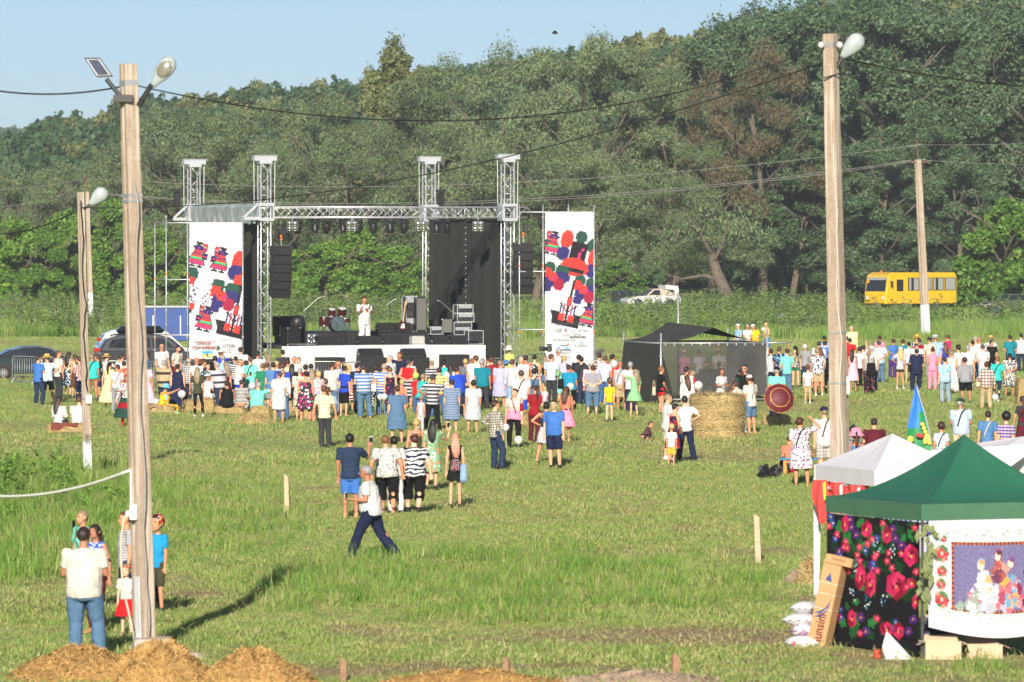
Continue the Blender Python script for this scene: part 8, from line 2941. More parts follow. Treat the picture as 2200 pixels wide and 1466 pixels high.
read_people('''
A 1955 585 1.64 -55 W sitr|tank yellow floral skyhat red 9|skirt yellow floral skyhat red 9|bob brown|hat=bucket:skyhat d=192.7|person in sky blue sun hat and bright flowered dress sitting on a bale
A 700 738 1.66 -15 w sit|long white|pants djeans|long dbrown|d=174.05|person with long dark hair in white top sitting on the left bale
A 935 728 1.74 -5 M sit|tee white|pants jeans|short brown|d=174.05|short haired person in white t-shirt sitting on the left bale behind the lamp pole
B 1215 578 1.66 5 W sit|tank black|pants black|short dbrown|d=192.2|person in black sleeveless top sitting on the long bale
B 1420 558 1.64 -15 W sit|tee white stripe dgrey 20|skirt white stripe dgrey 20|short hair|d=192.2|person in grey and white striped dress sitting at the end of the long bale
B 1648 590 1.72 -20 M sitr|tee mint|pants ljeans|short hgrey|d=187.6|person in turquoise t-shirt and pale jeans sitting with one arm stretched right
B 945 480 1.62 -20 w sit|tee white|skirt white|short brown|hat=cap:white d=194|person in white dress and white cap sitting behind the girl in black leggings
G 400 1120 1.60 10 w sit|tank navy floral coral white 12|long2 navy floral coral white 12|bob brown|d=178.3|person in navy flowered skirt sitting on the bale under the dark red umbrella
H 110 1290 1.74 0 M sit|tee maroon|pants black|short dbrown||broad person in maroon t-shirt sitting behind the white tent
L 350 432 1.40 15 w sit|tee coral|pants dgrey|short auburn|d=141.9|person in coral t-shirt sitting on the blue bench
''','people sitting on bales and benches')
read_people('''
B 682 255 1.70 -35 M stand|tee white plaid navy|pants dgrey|bald hgrey||balding person in navy and white checked shirt under the left banner
B 785 245 1.78 -30 m stand|tee white|pants grey|-|skin=2|bald sunburnt person in white polo under the left banner
B 905 265 1.55 -60 c stand|tee navy|shorts jeans|short brown|hat=cap:brown|boy sized person with brown cap looking right under the left banner
B 852 338 1.35 0 c stand|tee brown|pants dgrey|short hair||small child in brown behind the girl with long light brown hair
B 812 375 1.68 -12 t contra|tee olive|slim black|long ash|shoe=white|girl like person with long light brown hair, olive top and black leggings
B 970 312 1.66 172 W front|blouse dgreen floral lblue 14|skirt navy|short auburn||person facing the camera in dark green embroidered blouse
B 1112 155 1.80 -10 m point|tee royal|pants djeans|short brown|hat=cap:white|person in white cap and royal blue shirt pointing to the right
B 1040 225 1.66 0 w stand|tee black|pants black|bob dbrown||dark haired person in black behind the royal blue shirt
B 1172 203 1.76 5 m stand|tee sky|pants grey|short hgrey||grey haired person in pale blue shirt beside the white cap
B 1108 290 1.76 35 M look|tee lgrey band dgrey 4|pants djeans|short hgrey|glasses=1|person in grey striped polo and glasses bending forward to the left
B 1205 305 1.64 10 t stand|sund maroon|-|long ash||person with long light brown hair in dark red dress
B 1375 255 1.74 -55 m hold|tee white|shorts royal|short ash|phone=R:dark_phone_of_the_white_t-shirt_with_blue_shorts|person in white t-shirt and blue shorts looking down at a phone
B 1452 275 1.64 50 w hold|tee dgrey|skirt black|long hblack||person with long black hair holding up a phone beside the mint t-shirt
B 1318 235 1.64 -10 w point|tee white stripe navy 12|pants navy|short dbrown||person in white and navy top stretching an arm over the crowd
B 1410 163 1.78 0 m stand|tee white|pants grey|short hair|d=216 z=0|dark haired person in white shirt near the foot of the left banner
B 1555 223 1.78 -10 m hold|tee mint|pants ljeans|short brown|strapbag=black|person in mint t-shirt with black shoulder strap and faded jeans
B 1660 180 1.76 -5 m film|tee white|pants dgrey|short hblack||photographer like person in white shirt lifting a black camera
B 1705 323 1.66 0 w stand|dress green|-|short ginger||person in emerald green dress with short ginger hair
B 1835 308 1.70 5 W stand|tee steel|skirt grey dots dgrey|short dbrown||person in steel blue t-shirt and patterned grey skirt
C 265 243 1.72 0 m stand|tee royal|pants djeans|short brown||person in royal blue t-shirt behind the white two piece
C 235 383 1.64 15 W stand|blouse white|skirt white|short dgrey|shoe=no|person in white blouse and white skirt with short dark grey hair
C 305 318 1.66 -5 w stand|long white|pants jeans|short ash||person in white long sleeved blouse with short light brown hair
C 308 133 1.76 10 m stand|tee dgrey|pants dgrey|short hblack|d=212 z=0|dark haired person in grey near the left end of the stage
C 360 188 1.66 0 w stand|tee beige|skirt brown|short auburn||person with short auburn hair near the left end of the stage
C 448 150 1.74 165 m stand|tee white|pants grey|short hgrey||grey haired person in white facing the camera before the stage
C 512 175 1.66 110 w stand|tee white|skirt sky|short ginger||person with short red hair in white turned to the left before the stage
C 205 205 1.64 -10 w stand|tee lgrey|skirt navy|curl blond||person with curly fair hair before the front left tower
C 90 225 1.64 0 w stand|tee offw|skirt brown|bob brown||person with brown bob next to the ginger hair
C 435 253 1.66 -5 w stand|tee black|slim black|long hblack||person with very long black hair in black
C 527 300 1.68 0 W fold|dress offw floral red lgreen 15|-|short hgrey||person in cream flowered dress with short grey hair
C 590 353 1.66 -10 W stand|sund dgrey floral hot white 10|-|short hblack|shoe=no|person in black, white and pink flowered dress with open back
C 570 262 1.66 0 w stand|tee dred|skirt black|bob dbrown||dark haired person in dark red behind the flowered dresses
C 640 252 1.68 10 w stand|tee navy|pants navy|short hblack||dark haired person in navy left of the left subwoofer
C 675 308 1.68 10 w stand|tee offw|skirt cream|long ash||person with long light brown hair near the left subwoofer
C 768 343 1.66 40 w stand|long white floral rose 12|hot denim|bob blond||person in white blouse with embroidered sleeves and fair bob
C 862 450 1.25 0 c stand|tee brown|shorts navy|short brown||small brown haired child beside the beige t-shirt
C 940 233 1.80 -5 m stand|tee offw|pants denim print ljeans 7|short dbrown||person in plain off white t-shirt and bleached jeans
C 1012 208 1.78 70 m stand|tee lblue|pants grey|-|skin=2|bald person in pale blue shirt turned to the left before the stage
C 1090 290 1.68 -30 w stand|tee royal|skirt black|bun dbrown|shoe=no|person in bright blue blouse and black knee skirt
C 1102 235 1.64 0 w stand|tee yellow|skirt beige|bob blond||fair haired person in yellow top before the stage
C 1168 250 1.66 -10 w stand|tank white floral rose 20|flare dred stripe white 9|pony blond||person with fair ponytail and red and white skirt
C 1297 238 1.74 -5 m stand|tee navy|pants dgrey|short hblack||dark haired person in navy t-shirt left of the blue striped polos
C 1360 268 1.78 0 M fold|tee steel stripe lgrey 9|pants denim|short dgrey||person in blue grey striped polo and pale jeans with folded arms
C 1502 265 1.66 -10 W stand|tee white|pants black floral white 16|bob dbrown||person in white blouse and black flowered trousers
C 1597 258 1.76 0 M back|tee blue stripe white 11|pants jeans|bald hgrey||balding person in blue and white striped t-shirt with hands clasped behind
C 1687 155 1.76 50 M stand|tee white|pants grey|short hgrey||grey haired person in white t-shirt beside the navy t-shirt facing the crowd
C 1818 93 1.82 175 M look|tee navy|pants black|short brown||person in navy t-shirt facing the crowd before the barrier
C 1700 270 1.64 0 w stand|tee white|skirt navy|bob wine||person with dark red bob behind the polka dot dress
C 1717 308 1.66 0 w stand|sund navy dots red 12|-|short ginger||person in sleeveless navy dress with red dots
C 1787 533 1.66 10 W stand|maxi-.42 denim|-|short auburn|shoe=no|person with red hair in wide denim blue dress
C 1832 443 1.55 -20 w stand|tank coral|hot khaki|bob blond||fair haired person in coral top with beige shorts
C 1925 208 1.72 -10 M back|tank red|skirt navy stripe lgrey 8|short dgrey||person in red sleeveless top and striped skirt with hands behind
D 262 193 1.66 -40 w stand|tee lblue stripe white 18|pants navy|bun hblack||dark haired person in pale striped top beside the navy t-shirt
''','people in the crowd before the stage')
read_people('''
D 345 365 1.35 -20 c stand|tee red|pants jeans|short brown|hat=scarf:lime|child in red top with a neon green hair band
D 432 398 1.55 -40 w look|tee turq|pants jeans|bob ash||person in turquoise bending down behind the grey striped polo
D 540 233 1.66 -5 w stand|tee lgrey stripe dgrey 10|skirt navy|short ash||person in grey striped top with short fair grey hair before the stage
D 535 373 1.78 0 m hips|tee lgrey stripe dgrey 9|pants black|short dgrey||person in grey striped polo and black trousers with hands on hips
D 383 663 1.10 -8 c stand|tank lgrey|pants lgrey|short ash|shoe=no|small boy in pale grey vest and trousers
D 622 303 1.66 10 m hips|tee pale plaid gold olive 9|pants jeans|short hair||person in pale yellow checked shirt with hands on hips
D 712 228 1.66 -15 w stand|tee turq|skirt dgrey|bob hblack||black haired person in turquoise top before the stage
D 782 275 1.64 -30 w look|tee white|pants djeans|long dbrown||person with long dark hair leaning right towards the royal blue polo
D 880 290 1.74 15 M look|tee royal|shorts djeans|short hair||person in royal blue polo bending to the left
D 795 445 1.66 0 W stand|dress grey stripe steel 13|-|short dbrown|shoe=no|person in grey and blue striped knee dress
D 955 203 1.70 0 m stand|tank navy vstripe grey 20|pants navy|short blond||fair short haired person in dark pinstriped top
D 1066 440 1.66 3 W stand|dress lgrey|-|bob hblack|shoe=no|person in plain pale grey dress with black bob
D 1115 163 1.82 -5 M stand|tee white|shorts beige|short brown||large person in white t-shirt before the stage
D 1217 220 1.76 0 M stand|tee teal|pants dgrey|short hgrey||white haired person in teal polo and dark trousers
D 1340 165 1.76 -5 m film|tee dred|pants navy|short brown||person in dark red t-shirt filming with both arms raised
D 1068 178 1.68 20 w stand|tee sky|pants navy|short ginger||ginger haired person half hidden by the large white t-shirt
D 1183 185 1.70 -10 m stand|tee grey|pants navy|short hblack||dark haired person right of the large white t-shirt
D 1257 165 1.72 5 m stand|tee white|pants navy|short hblack||black haired person behind the teal polo
D 1432 228 1.68 -5 W stand|dress lilac|-|short ash||person in lilac grey lace dress with short sleeves
D 1527 220 1.66 0 w phone|tee dgrey|shorts denim|bob brown|hat=bucket:steel phone=R:dark_phone_held_up_by_the_denim_sun_hat|person in dark grey top and denim blue sun hat holding up a phone
D 1565 25 1.40 0 c stand|tee lime|pants ljeans|short brown|hat=bucket:offw d=214|child in white sun hat and denim dungarees standing raised at the barrier
D 1597 225 1.76 -15 m stand|long lgrey|pants ljeans|short brown||person in plain grey long sleeved top with short brown hair
D 1716 165 1.74 165 M stand|tee white|pants ljeans|short hgrey|noface=0|grey haired person in white t-shirt turned towards the camera
D 1747 120 1.68 -10 w stand|tee coral floral white red|skirt red|bob dbrown||dark haired person in red and white flowered top behind the white t-shirt
D 1695 333 1.76 0 M stand|tee white|shorts royal|short brown|strapbag=maroon|person in white polo with brown shoulder strap and blue shorts
D 1890 118 1.66 -10 w stand|sund dgrey print white 14|-|bun hblack||person with black bun and bare back in black and white strap dress
D 1902 328 1.62 0 w stand|sund denim|-|bob hblack|strapbag=navy|person in denim pinafore with navy strap and black bob
E 440 162 1.68 -30 t contra|strap black|hot denim|long ash||person with very long light brown hair, black top and denim shorts
E 522 143 1.76 -25 m stand|tee lblue|pants dgrey|short auburn||auburn haired person in pale top beside the very long hair
E 665 128 1.68 -5 W stand|tank lilac|capri mint|bun blond||person in lilac blue top and mint trousers with a pale green bag
E 585 -18 1.78 50 M film|tee white|pants beige|short hgrey|strapbag=black d=213 z=0|photographer in white shirt with big black camera before the right banner
E 872 153 1.76 -30 m stand|tee navy|pants navy|short hblack||dark haired person in navy before the right banner
E 932 185 1.72 -20 m side|tee dgrey|pants djeans|short hblack|strapbag=black|person in dark grey t-shirt with strap and dark jeans
E 770 285 1.62 -5 W stand|tee cyan stripe teal 20|slim black|bun dbrown||person in teal striped top with a big black bag
E 1045 225 1.74 0 M stand|long pink|pants dgrey|short hgrey|hat=cap:white|person in pale pink shirt and white cap
E 1050 295 1.66 0 W back|tee grey dots lilac 40|capri denim|short auburn|shoe=no|person in purple patterned top and denim capri trousers with hands clasped behind
E 1132 108 1.72 -15 w stand|tank white print dgrey 16|capri djeans|bob auburn||person with auburn bob in white sleeveless blouse with black pattern
E 1205 150 1.74 -20 m stand|tee lblue|pants jeans|short brown||person in pale blue shirt beside the red t-shirt
E 1335 118 1.78 -5 M stand|tee red|pants djeans|short hblack||dark haired person in bright red t-shirt with a white balloon
E 1440 225 1.74 -10 M stand|tank lgrey|shorts khaki|-|skin=2 strapbag=steel|bald person in white vest and beige shorts
E 1570 228 1.76 -5 m stand|tee white|pants navy|short hgrey||grey haired person in white shirt beside the black tent wall
E 1275 437 1.38 5 c stand|tee yellow|hot denim|short brown|hat=cap:grey+print+dgrey skin=3|boy in yellow t-shirt, denim shorts and patterned cap
E 1590 335 1.60 25 t out|blouse lgreen|flare-.60 lgreen hem white|long ash|shoe=no|girl in pale green ruffled dress reaching out with her left arm
E 700 578 1.62 0 t stand|sund coral|flare-.50 rose|long auburn|belt=navy|girl with very long curly hair in coral pink dress with navy belt
''','people in the crowd before the stage')
read_people('''
F 540 560 1.66 -70 w front|tee black|hot red|curl ginger||person in black top and red shorts with curly ginger hair
F 598 870 1.78 -75 m stand|tee white|shorts offw|short ash|shoe=white|person in white t-shirt and white shorts looking right at the round bale
F 812 885 1.78 0 m hips|tee white|pants navy|short dbrown||person in white shirt and navy trousers with hands on hips before the round bale
F 640 1215 1.08 -20 c stand|tee white|shorts gold|short blond||small child in white t-shirt and yellow shorts beside the white shorts
F 400 1172 .98 -60 c crouch|long black dots rose 20|skirt black dots rose 20|short brown|shoe=no|toddler crouching on the grass in dark dotted dress
F 665 985 1.60 -60 w front|sund navy floral red|-|short hblack||person in dark flowered dress between the white t-shirt and the round bale
F 818 560 1.74 -45 m stand|tee white|pants grey|short hblack||dark haired person in white t-shirt behind the round bale
F 890 602 1.30 60 c stand|tee red|shorts navy|short ash||child in red held beside the white t-shirt behind the round bale
F 835 668 1.58 -15 w stand|long white|pants white|long auburn||person in white jacket with brown hair and a white balloon behind the round bale
F 1200 578 1.66 -140 w hold|tee white|capri white|short auburn||person in white printed t-shirt looking down behind the round bale
F 1472 538 1.82 165 m stand|tee black|pants djeans|short hblack|glasses=1|person in black t-shirt and sunglasses before the netting tent
F 1408 588 1.68 20 w stand|tee dgreen|pants dgreen|pony auburn|hat=cap:navy|person in dark green t-shirt and navy cap
F 1362 728 1.68 55 w lean|long white|slim ljeans|bob auburn|shoe=white|person in white blouse and pale jeans leaning on the round bale
F 1300 805 1.05 0 c lean|tee sky|shorts navy|curl brown||curly brown haired child at the right side of the round bale
F 1532 655 1.80 45 m front|tee offw|shorts denim|short brown|hat=cap:white beard=dbrown strapbag=grey|bearded person in white cap, cream shirt and denim shorts beside the round bale
F 1390 82 1.74 120 m front|tee sky|pants navy|short hgrey|hat=cap:offw glasses=1|person in white cap and pale blue shirt behind the netting tent
F 1502 82 1.72 -150 m front|tee white|pants navy|short hgrey||grey haired person in white behind the netting tent
F 1575 85 1.72 150 M look|tee yellow|pants navy|short hgrey|hat=cap:white|person in yellow shirt and white cap behind the netting tent
F 1712 82 1.68 130 w hold|tank gold|skirt steel|curl blond||fair curly haired person in yellow top with a white balloon behind the netting tent
F 955 240 1.72 30 w stand|tee white|pants navy|bun hblack|d=214 z=0|black haired person in white seen through the netting tent
F 1185 210 1.72 10 m stand|tee white|pants navy|short brown|hat=straw:gold d=216 z=0|person in yellow straw hat and white shirt seen above the netting tent
F 1025 358 1.70 -160 m sit|tee dgrey|pants dgrey|short hair|d=205.5 z=.25|person sitting at the sound desk inside the netting tent
F 1175 350 1.70 0 w sit|tee black|pants black|bob hblack|d=205.5 z=.25|dark haired person sitting right of the middle pole inside the netting tent
F 770 272 1.68 0 w stand|tee rose|pants navy|short brown|hat=cap:pink d=215 z=0|person in pink cap behind the netting tent
G 400 602 1.76 5 m stand|tee mint|pants navy|short hgrey|hat=cap:black|person in mint t-shirt and black cap behind the dark red umbrella
G 545 385 1.78 15 m front|tee mint|pants denim|short dbrown||person in mint t-shirt and blue jeans with arms in front
G 465 338 1.76 -25 m raise|tee navy floral sky|pants navy|short brown||person in navy flowered shirt taking a picture right of the netting tent
G 365 363 1.68 -5 w stand|tee white|pants navy|bob dbrown||dark haired person in white t-shirt at the right pole of the netting tent
G 672 318 1.68 -10 w stand|tee khaki print dgrey 20|hot green|pony hblack||person with long black ponytail and patterned dress over green shorts
G 790 285 1.70 -15 w stand|tee grey|pants djeans|bob brown|hat=scarf:white+floral+rose+lilac+22|person in white flowered head scarf and grey t-shirt
G 955 253 1.78 -15 M stand|long white|pants navy|short dgrey||grey haired person in white long sleeved shirt left of the tall right pole
G 1040 255 1.72 -10 m stand|tee blue|pants jeans|short hblack||black haired person in blue shirt left of the tall right pole
G 1050 198 1.76 -10 w stand|tee lblue stripe blue 14|pants navy|bob hblack||person in blue striped top with sunglasses on the head
G 1000 335 1.64 0 w stand|tee grey|skirt navy|long auburn||person with long auburn hair behind the patterned white shirt
G 975 383 1.78 0 M front|tee white print lgrey navy 15|shorts khaki|curl ash|shoe=white|person in white patterned shirt and beige shorts with curly hair
G 828 560 1.36 -10 c stand|tee white|shorts khaki|short brown|shoe=white|boy in white t-shirt and khaki shorts beside the patterned white shirt
G 908 450 1.40 150 c stand|tee pink floral navy|pants navy|bob ginger||small child facing the camera before the patterned white shirt
G 1095 408 1.70 0 w stand|tee black|slim black|short hblack||person in black half hidden by the tall right pole
G 1405 55 1.78 165 M stand|tee pale|pants khaki|short hgrey||grey haired person in pale yellow shirt standing at the edge of the weeds
G 1422 380 1.66 20 w stand|sund pink|-|long dbrown|shoe=tan|person in pale pink sleeveless dress with long dark hair
G 1400 230 1.68 10 w stand|tee red|skirt dred|short hblack||person in red dress right of the tall right pole
G 1345 205 1.68 -10 w stand|tee red|skirt brown|short auburn||auburn haired person in red at the right side of the tall pole
G 1545 320 1.64 20 w raise|tee white|hot denim|bun hblack||person in white top and denim shorts with red hair tie
G 1485 330 1.62 10 w stand|tee white|pants black|bob hblack||dark haired person in white behind the pale pink dress
G 1650 268 1.66 5 w stand|tee offw|skirt beige|long ash||person with long light hair behind the white cap
G 1672 350 1.74 20 M stand|tee white|pants black|short hgrey|hat=cap:white|person in white cap, white shirt and black trousers
G 1645 405 1.64 5 W stand|tank dgrey vstripe white 30|wide black dots rose 20|short ash||person in striped top and black patterned trousers with black rucksack
G 1770 243 1.76 15 M back|tee white vstripe sky 30|pants denim|short dgrey||person in white checked shirt and jeans with hands behind
''','people at the right side of the crowd')
read_people('''
H 180 193 1.66 0 w stand|tee rose|skirt grey|bob wine||person with dark red hair and pink top behind the white checked shirt
H 345 243 1.68 20 w back|tee blue|pants purple|short auburn||person in bright blue top and purple trousers
H 443 335 1.68 5 t hip1|tee lgrey|hot olive|long blond|hat=cap:white shoe=white|person with long fair hair and cap, grey top and olive shorts
H 560 272 1.66 20 w stand|tee white|hot denim|short hblack|shoe=no|black haired person in white t-shirt and denim shorts
H 505 250 1.66 0 w stand|tee teal|skirt navy|bob auburn||auburn haired person in teal behind the long fair hair
H 678 175 1.78 25 m stand|tee white vstripe navy 12|pants dgrey|short brown|hat=straw:gold|person in yellow straw hat and striped shirt
H 672 268 1.74 0 m stand|tee white half navy 1.25|shorts navy|short dgrey|hat=cap:khaki|person in khaki cap and navy and white top
H 690 225 1.68 -10 w stand|tee dred|skirt dred|bob dbrown||dark haired person in dark red under the yellow straw hat
H 652 370 1.68 10 W front|tunic navy|pants navy|short hblack||person in navy tunic and navy trousers
H 872 340 1.70 0 w front|tank rose|pants rose|bun auburn||person all in pink with a hair bun
H 852 228 1.72 0 m stand|tee khaki stripe white 12|pants grey|short brown|hat=cap:navy|person in navy cap with white letters beside the pink outfit
H 935 180 1.78 -15 M stand|tee sky|pants khaki|-|hat=fedora:white band=navy|person in white hat with dark band and pale blue shirt
H 1088 165 1.68 50 w ear|tee hot|skirt navy|curl auburn||person in magenta top with hand at the mouth
H 1032 290 1.64 20 t stand|tank royal|skirt royal|long brown||girl with long brown hair in royal blue dress
H 1200 308 1.58 10 c hold|tee white|pants navy|short hblack|phone=R:red_phone_of_the_boy_in_white pcol=red|boy in white t-shirt holding a red phone
H 1098 372 1.66 0 w stand|tee grey|skirt grey|bob ash||person with light grey bob behind the cream top
H 1138 402 1.66 0 w stand|tank offw|long2 white|short ash||person in cream top and long white skirt
H 1045 480 1.66 20 W stand|tee lblue floral cyan turq 22|pants teal vstripe lgrey 24|short dbrown||person in blue flowered blouse and teal patterned trousers
H 1320 488 1.66 5 W stand|long grey|shorts black|curl wine||person in grey blouse and black shorts with dark red curls
H 1342 318 1.76 -15 M stand|tee white|pants white|short hgrey||grey haired person in white shirt behind the grey blouse
H 1420 200 1.72 0 m stand|tee khaki|pants navy|short hgrey||grey haired person far back left of the waving one
H 1390 270 1.70 0 w stand|tee white|skirt navy|short hblack||black haired person in white left of the bald one
H 1492 230 1.78 15 M stand|tee white stripe lgrey 8|pants denim|-|skin=2|bald person in white striped shirt and jeans
H 1545 315 1.76 15 m front|tee white|pants lblue|short brown||brown haired person in white t-shirt behind the checked shirt
H 1658 182 1.72 -10 m stand|tee white floral navy|pants grey|short hgrey|hat=straw:straw|person in pale straw hat and white shirt behind the waving one
H 1648 250 1.66 170 w wave|tee black|slim black|bob hblack||person in black t-shirt facing the camera and waving
H 1575 533 1.66 5 W step|long offw plaid dred navy 9|pants khaki|bob auburn||person in red checked shirt and khaki trousers walking to the stage
H 1712 458 1.66 -10 w step|tee turq|slim djeans|curl ginger|strapbag=dgrey shoe=offw|person in turquoise t-shirt with curly ginger hair carrying a white balloon
H 1882 403 1.66 0 W back|dress offw print djeans 15|-|short hblack|shoe=no|person in white dress with blue leaf pattern and hands behind
H 1900 192 1.78 15 m front|tee teal|pants navy|short dbrown||person in teal t-shirt at the right edge of the crowd
H 2052 162 1.70 -20 W front|tee lgrey|pants djeans|bun hblack||person in long grey t-shirt with a black bun at the right edge
H 1262 1030 1.76 0 M front|tee sky plaid lgrey white 40|shorts beige|short hgrey|hat=cap:dgreen strapbag=dbrown|person in green cap and pale checked shirt with dark strap behind the tents
H 985 1340 1.36 0 c stand|tee lblue|shorts navy|short hair|strapbag=black|boy in pale blue t-shirt with black strap behind the tents
H 1575 1195 1.62 0 m stand|tee steel|pants navy|short dbrown|strapbag=offw|person in blue t-shirt with pale strap behind the tents
H 1820 1195 1.60 0 c stand|tee violet plaid navy white 12|pants navy|short hblack||boy sized person in violet checked shirt behind the tents
H 2052 978 1.62 25 t side|tee dgrey|sund maroon|long dbrown||person with long dark hair and maroon dress at the right edge
L 452 280 1.66 -5 W head|dress white floral rose purple 18|-|bob auburn|shoe=no strapbag=dgrey|person in white dress with pink flowers, hand on the head
L 640 218 1.76 10 M stand|tee white|shorts offw plaid grey 12|short ash|hat=cap:navy strapbag=brown|person in navy cap and white t-shirt by the tall right pole
L 880 378 1.50 0 c stand|sund steel|-|pony auburn|hat=bucket:rose|girl in denim blue dress and pink hat behind the white tent
L 832 345 1.62 10 w stand|tee grey print dgrey 20|skirt grey|bun hblack|strapbag=black|person in grey patterned dress right of the tall right pole
L 388 500 1.2 0 c sit|tee crimson|pants dred|short brown|d=141.9|small child in dark red on the blue bench
P 2140 659 1.70 -20 W stand|tank royal|pants navy|short dbrown|d=400 z=-.35|person in bright blue vest before the olive car
''','people at the right side of the crowd')
read_people('''
C 850 540 1.76 -3 m side|tee cream stripe beige 10|pants dgrey|short brown|fine=1 shoe=black|person in cream t-shirt and dark grey trousers standing alone
K 500 205 1.80 -60 m hip1|long offw plaid dgrey olive 16|pants djeans|short hair|shoe=black|person in black and white checked shirt and dark jeans grinning to the right
K 760 48 1.70 165 W stand|tee offw half rose 1.14|slim black|short hair|hd=-20 strapbag=dred|person facing the camera in white t-shirt with pink print and black leggings
D 1885 555 1.68 -15 w hold|tee dred|pants maroon|pony auburn|fine=1|person in dark red t-shirt and trousers carrying a baby
K 1240 252 1.66 -5 w hips|strap djeans|mini lgrey|bob hblack|shoe=no|person with straight black bob, dark top and grey skirt, hands on hips
K 1410 195 1.80 160 M stand|tee blue|shorts navy|short dbrown|shoe=black|person in blue polo and navy shorts facing the camera
J 405 235 1.80 -5 m phone|tee djeans|shorts blue|short hblack|skin=2 shoe=tan phone=R:white_phone_held_up_by_the_navy_t-shirt pcol=white big=1|person in navy t-shirt and blue shorts filming with a white phone
J 750 262 1.68 -5 W step|tee offw print lgrey grey 20|capri black|short ginger|shoe=no w=1.2|person in pale grey patterned top and black capri trousers with short fair hair
J 822 270 1.66 15 w stand|tee white|pants white|bob hblack||black haired person in white between the two patterned tops
J 985 255 1.68 -8 W step|tee white swirl navy 3.4|capri black|bun auburn|hd=30 skin=3 shoe=black w=1.24|large person in navy and white swirl top and black capri trousers
J 992 80 1.66 0 w stand|strap olive|skirt olive|bun blond|fine=1|person with fair bun and bare shoulders beside the green flowered dress
J 1150 90 1.68 -15 w phone|dress sage floral coral white 12|-|long hblack|shoe=black phone=R:phone_of_the_sage_green_flowered_dress pcol=offw|person with long black hair in sage green flowered dress
J 1370 220 1.68 5 t stand|tank black|mini-.66 black|long pinkhair|shoe=black|person with long pink tinted hair in short black dress with rucksack
J 560 515 1.76 82 M walkp|tee white|pants navy|short grey|skin=2 shoe=black phone=L:phone_in_the_hand_of_the_walking_white_shirt pcol=offw prz=60|person in white embroidered shirt and navy trousers walking left with a phone
I 352 150 1.64 130 w ear|tee mint|pants djeans|short ash|skin=1 strapbag=brown|person in turquoise top phoning at the left behind the white shirt
I 395 265 1.88 -8 M fold|tee offw|pants denim|short dbrown|skin=2 shoe=brown|person in off white shirt and blue jeans seen from behind at the bottom left
I 490 245 1.66 150 w hand|tank royal print lblue 26|slim maroon|long dbrown|shoe=tan|person in blue sleeveless top and maroon trousers with long dark hair
I 745 160 1.70 110 m stand|tee lgrey stripe grey 24|pants djeans|short brown||person in grey striped t-shirt behind the near concrete pole
I 742 575 1.04 165 c stand|tee white|flare-.52 red|bob ash|hat=wreath:red+floral+white+yellow+40 shoe=no skin=3|little girl in red skirt and flower wreath beside the near concrete pole
I 985 178 1.52 150 c stand|tee cyan|shorts olive|short dbrown|hat=scarf:dred+floral+gold+white+30 skin=1|boy in bright cyan t-shirt and flowered head scarf right of the near concrete pole
I 962 405 1.02 170 c stand|tee navy|pants navy|short brown|hat=cap:violet|small child in violet cap right behind the near concrete pole
E 432 555 .70 -5 c sit|tee white print rose 14|pants white|bald blond|d=158.2 fine=1 skin=3 shoe=no|baby in white printed shirt carried on the shoulder of the dark red t-shirt
P 784 638 1.90 -150 M sing|tunic white|wide white|short dbrown|fine=1 d=224.2 z=1.70 embroidery=dred+plaid+gold+black+40 hd=10 shoe=offw skin=2|singer in white embroidered shirt and white trousers with a microphone on stage
''','people walking and standing on the open grass')
make_people()

# ---- balloons, bags and other things people hold
def balloon(lab,z,x,y,r_px,dd,col='white'):
	px,py=zp(z,x,y)
	p=at(px,py,dd)
	r=r_px*dd/F
	t=thing('balloon',lab,'balloon',p,0,'balloons held in the crowd')
	mb=MB();mb.lathe([(.004,-1.12*r),(.10*r,-1.10*r),(.5*r,-.88*r),(.86*r,-.45*r),(r,.05*r),(.9*r,.5*r),(.55*r,.86*r),(.2*r,1.0*r),(.004,1.02*r)],(0,0,0),18)
	k=plain('balloon '+col,cc(col),.3,0,.03);mb.build('balloon_skin',k,t,True)
	mb=MB();mb.lathe([(.02,-1.18*r),(.008,-1.11*r)],(0,0,0),8);mb.build('knot',k,t)
	mb=MB();mb.tube([(0,0,-1.15*r),(.02,.02,-1.15*r-.25),(0,0,-1.15*r-.5)],.003,4);mb.build('string',WHITECLOTH,t)
def dz(ytop,h):return F*(EYE-h)/(ytop-HY)
for a in(('white balloon beside the knee of the sky blue sun hat','A',1845,790,7,195),('white balloon in front of the navy dress','A',2148,700,9,194),('white balloon behind the turquoise t-shirt sitter','B',1562,645,8,198),
		  ('left one of two white balloons by the denim dress','C',1570,692,7,178),('right one of two white balloons by the denim dress','C',1622,688,7.5,177.5),('white balloon at the hand of the pink print t-shirt','K',633,652,8.5,150),
		  ('white balloon lying on the grass before the black leggings','K',835,850,9.5,156),('white balloon over the long curly hair in coral','E',768,553,8,178),('white balloon by the bright red t-shirt','E',1340,260,8.5,199),
		  ('white balloon behind the round bale','F',943,780,10,187),('white balloon behind the netting tent','F',1675,147,5,268),('white balloon carried by the curly ginger hair','H',1698,1000,7.5,168),
		  ('white balloon behind the near concrete pole','I',935,95,7,91)):
	balloon(*a)
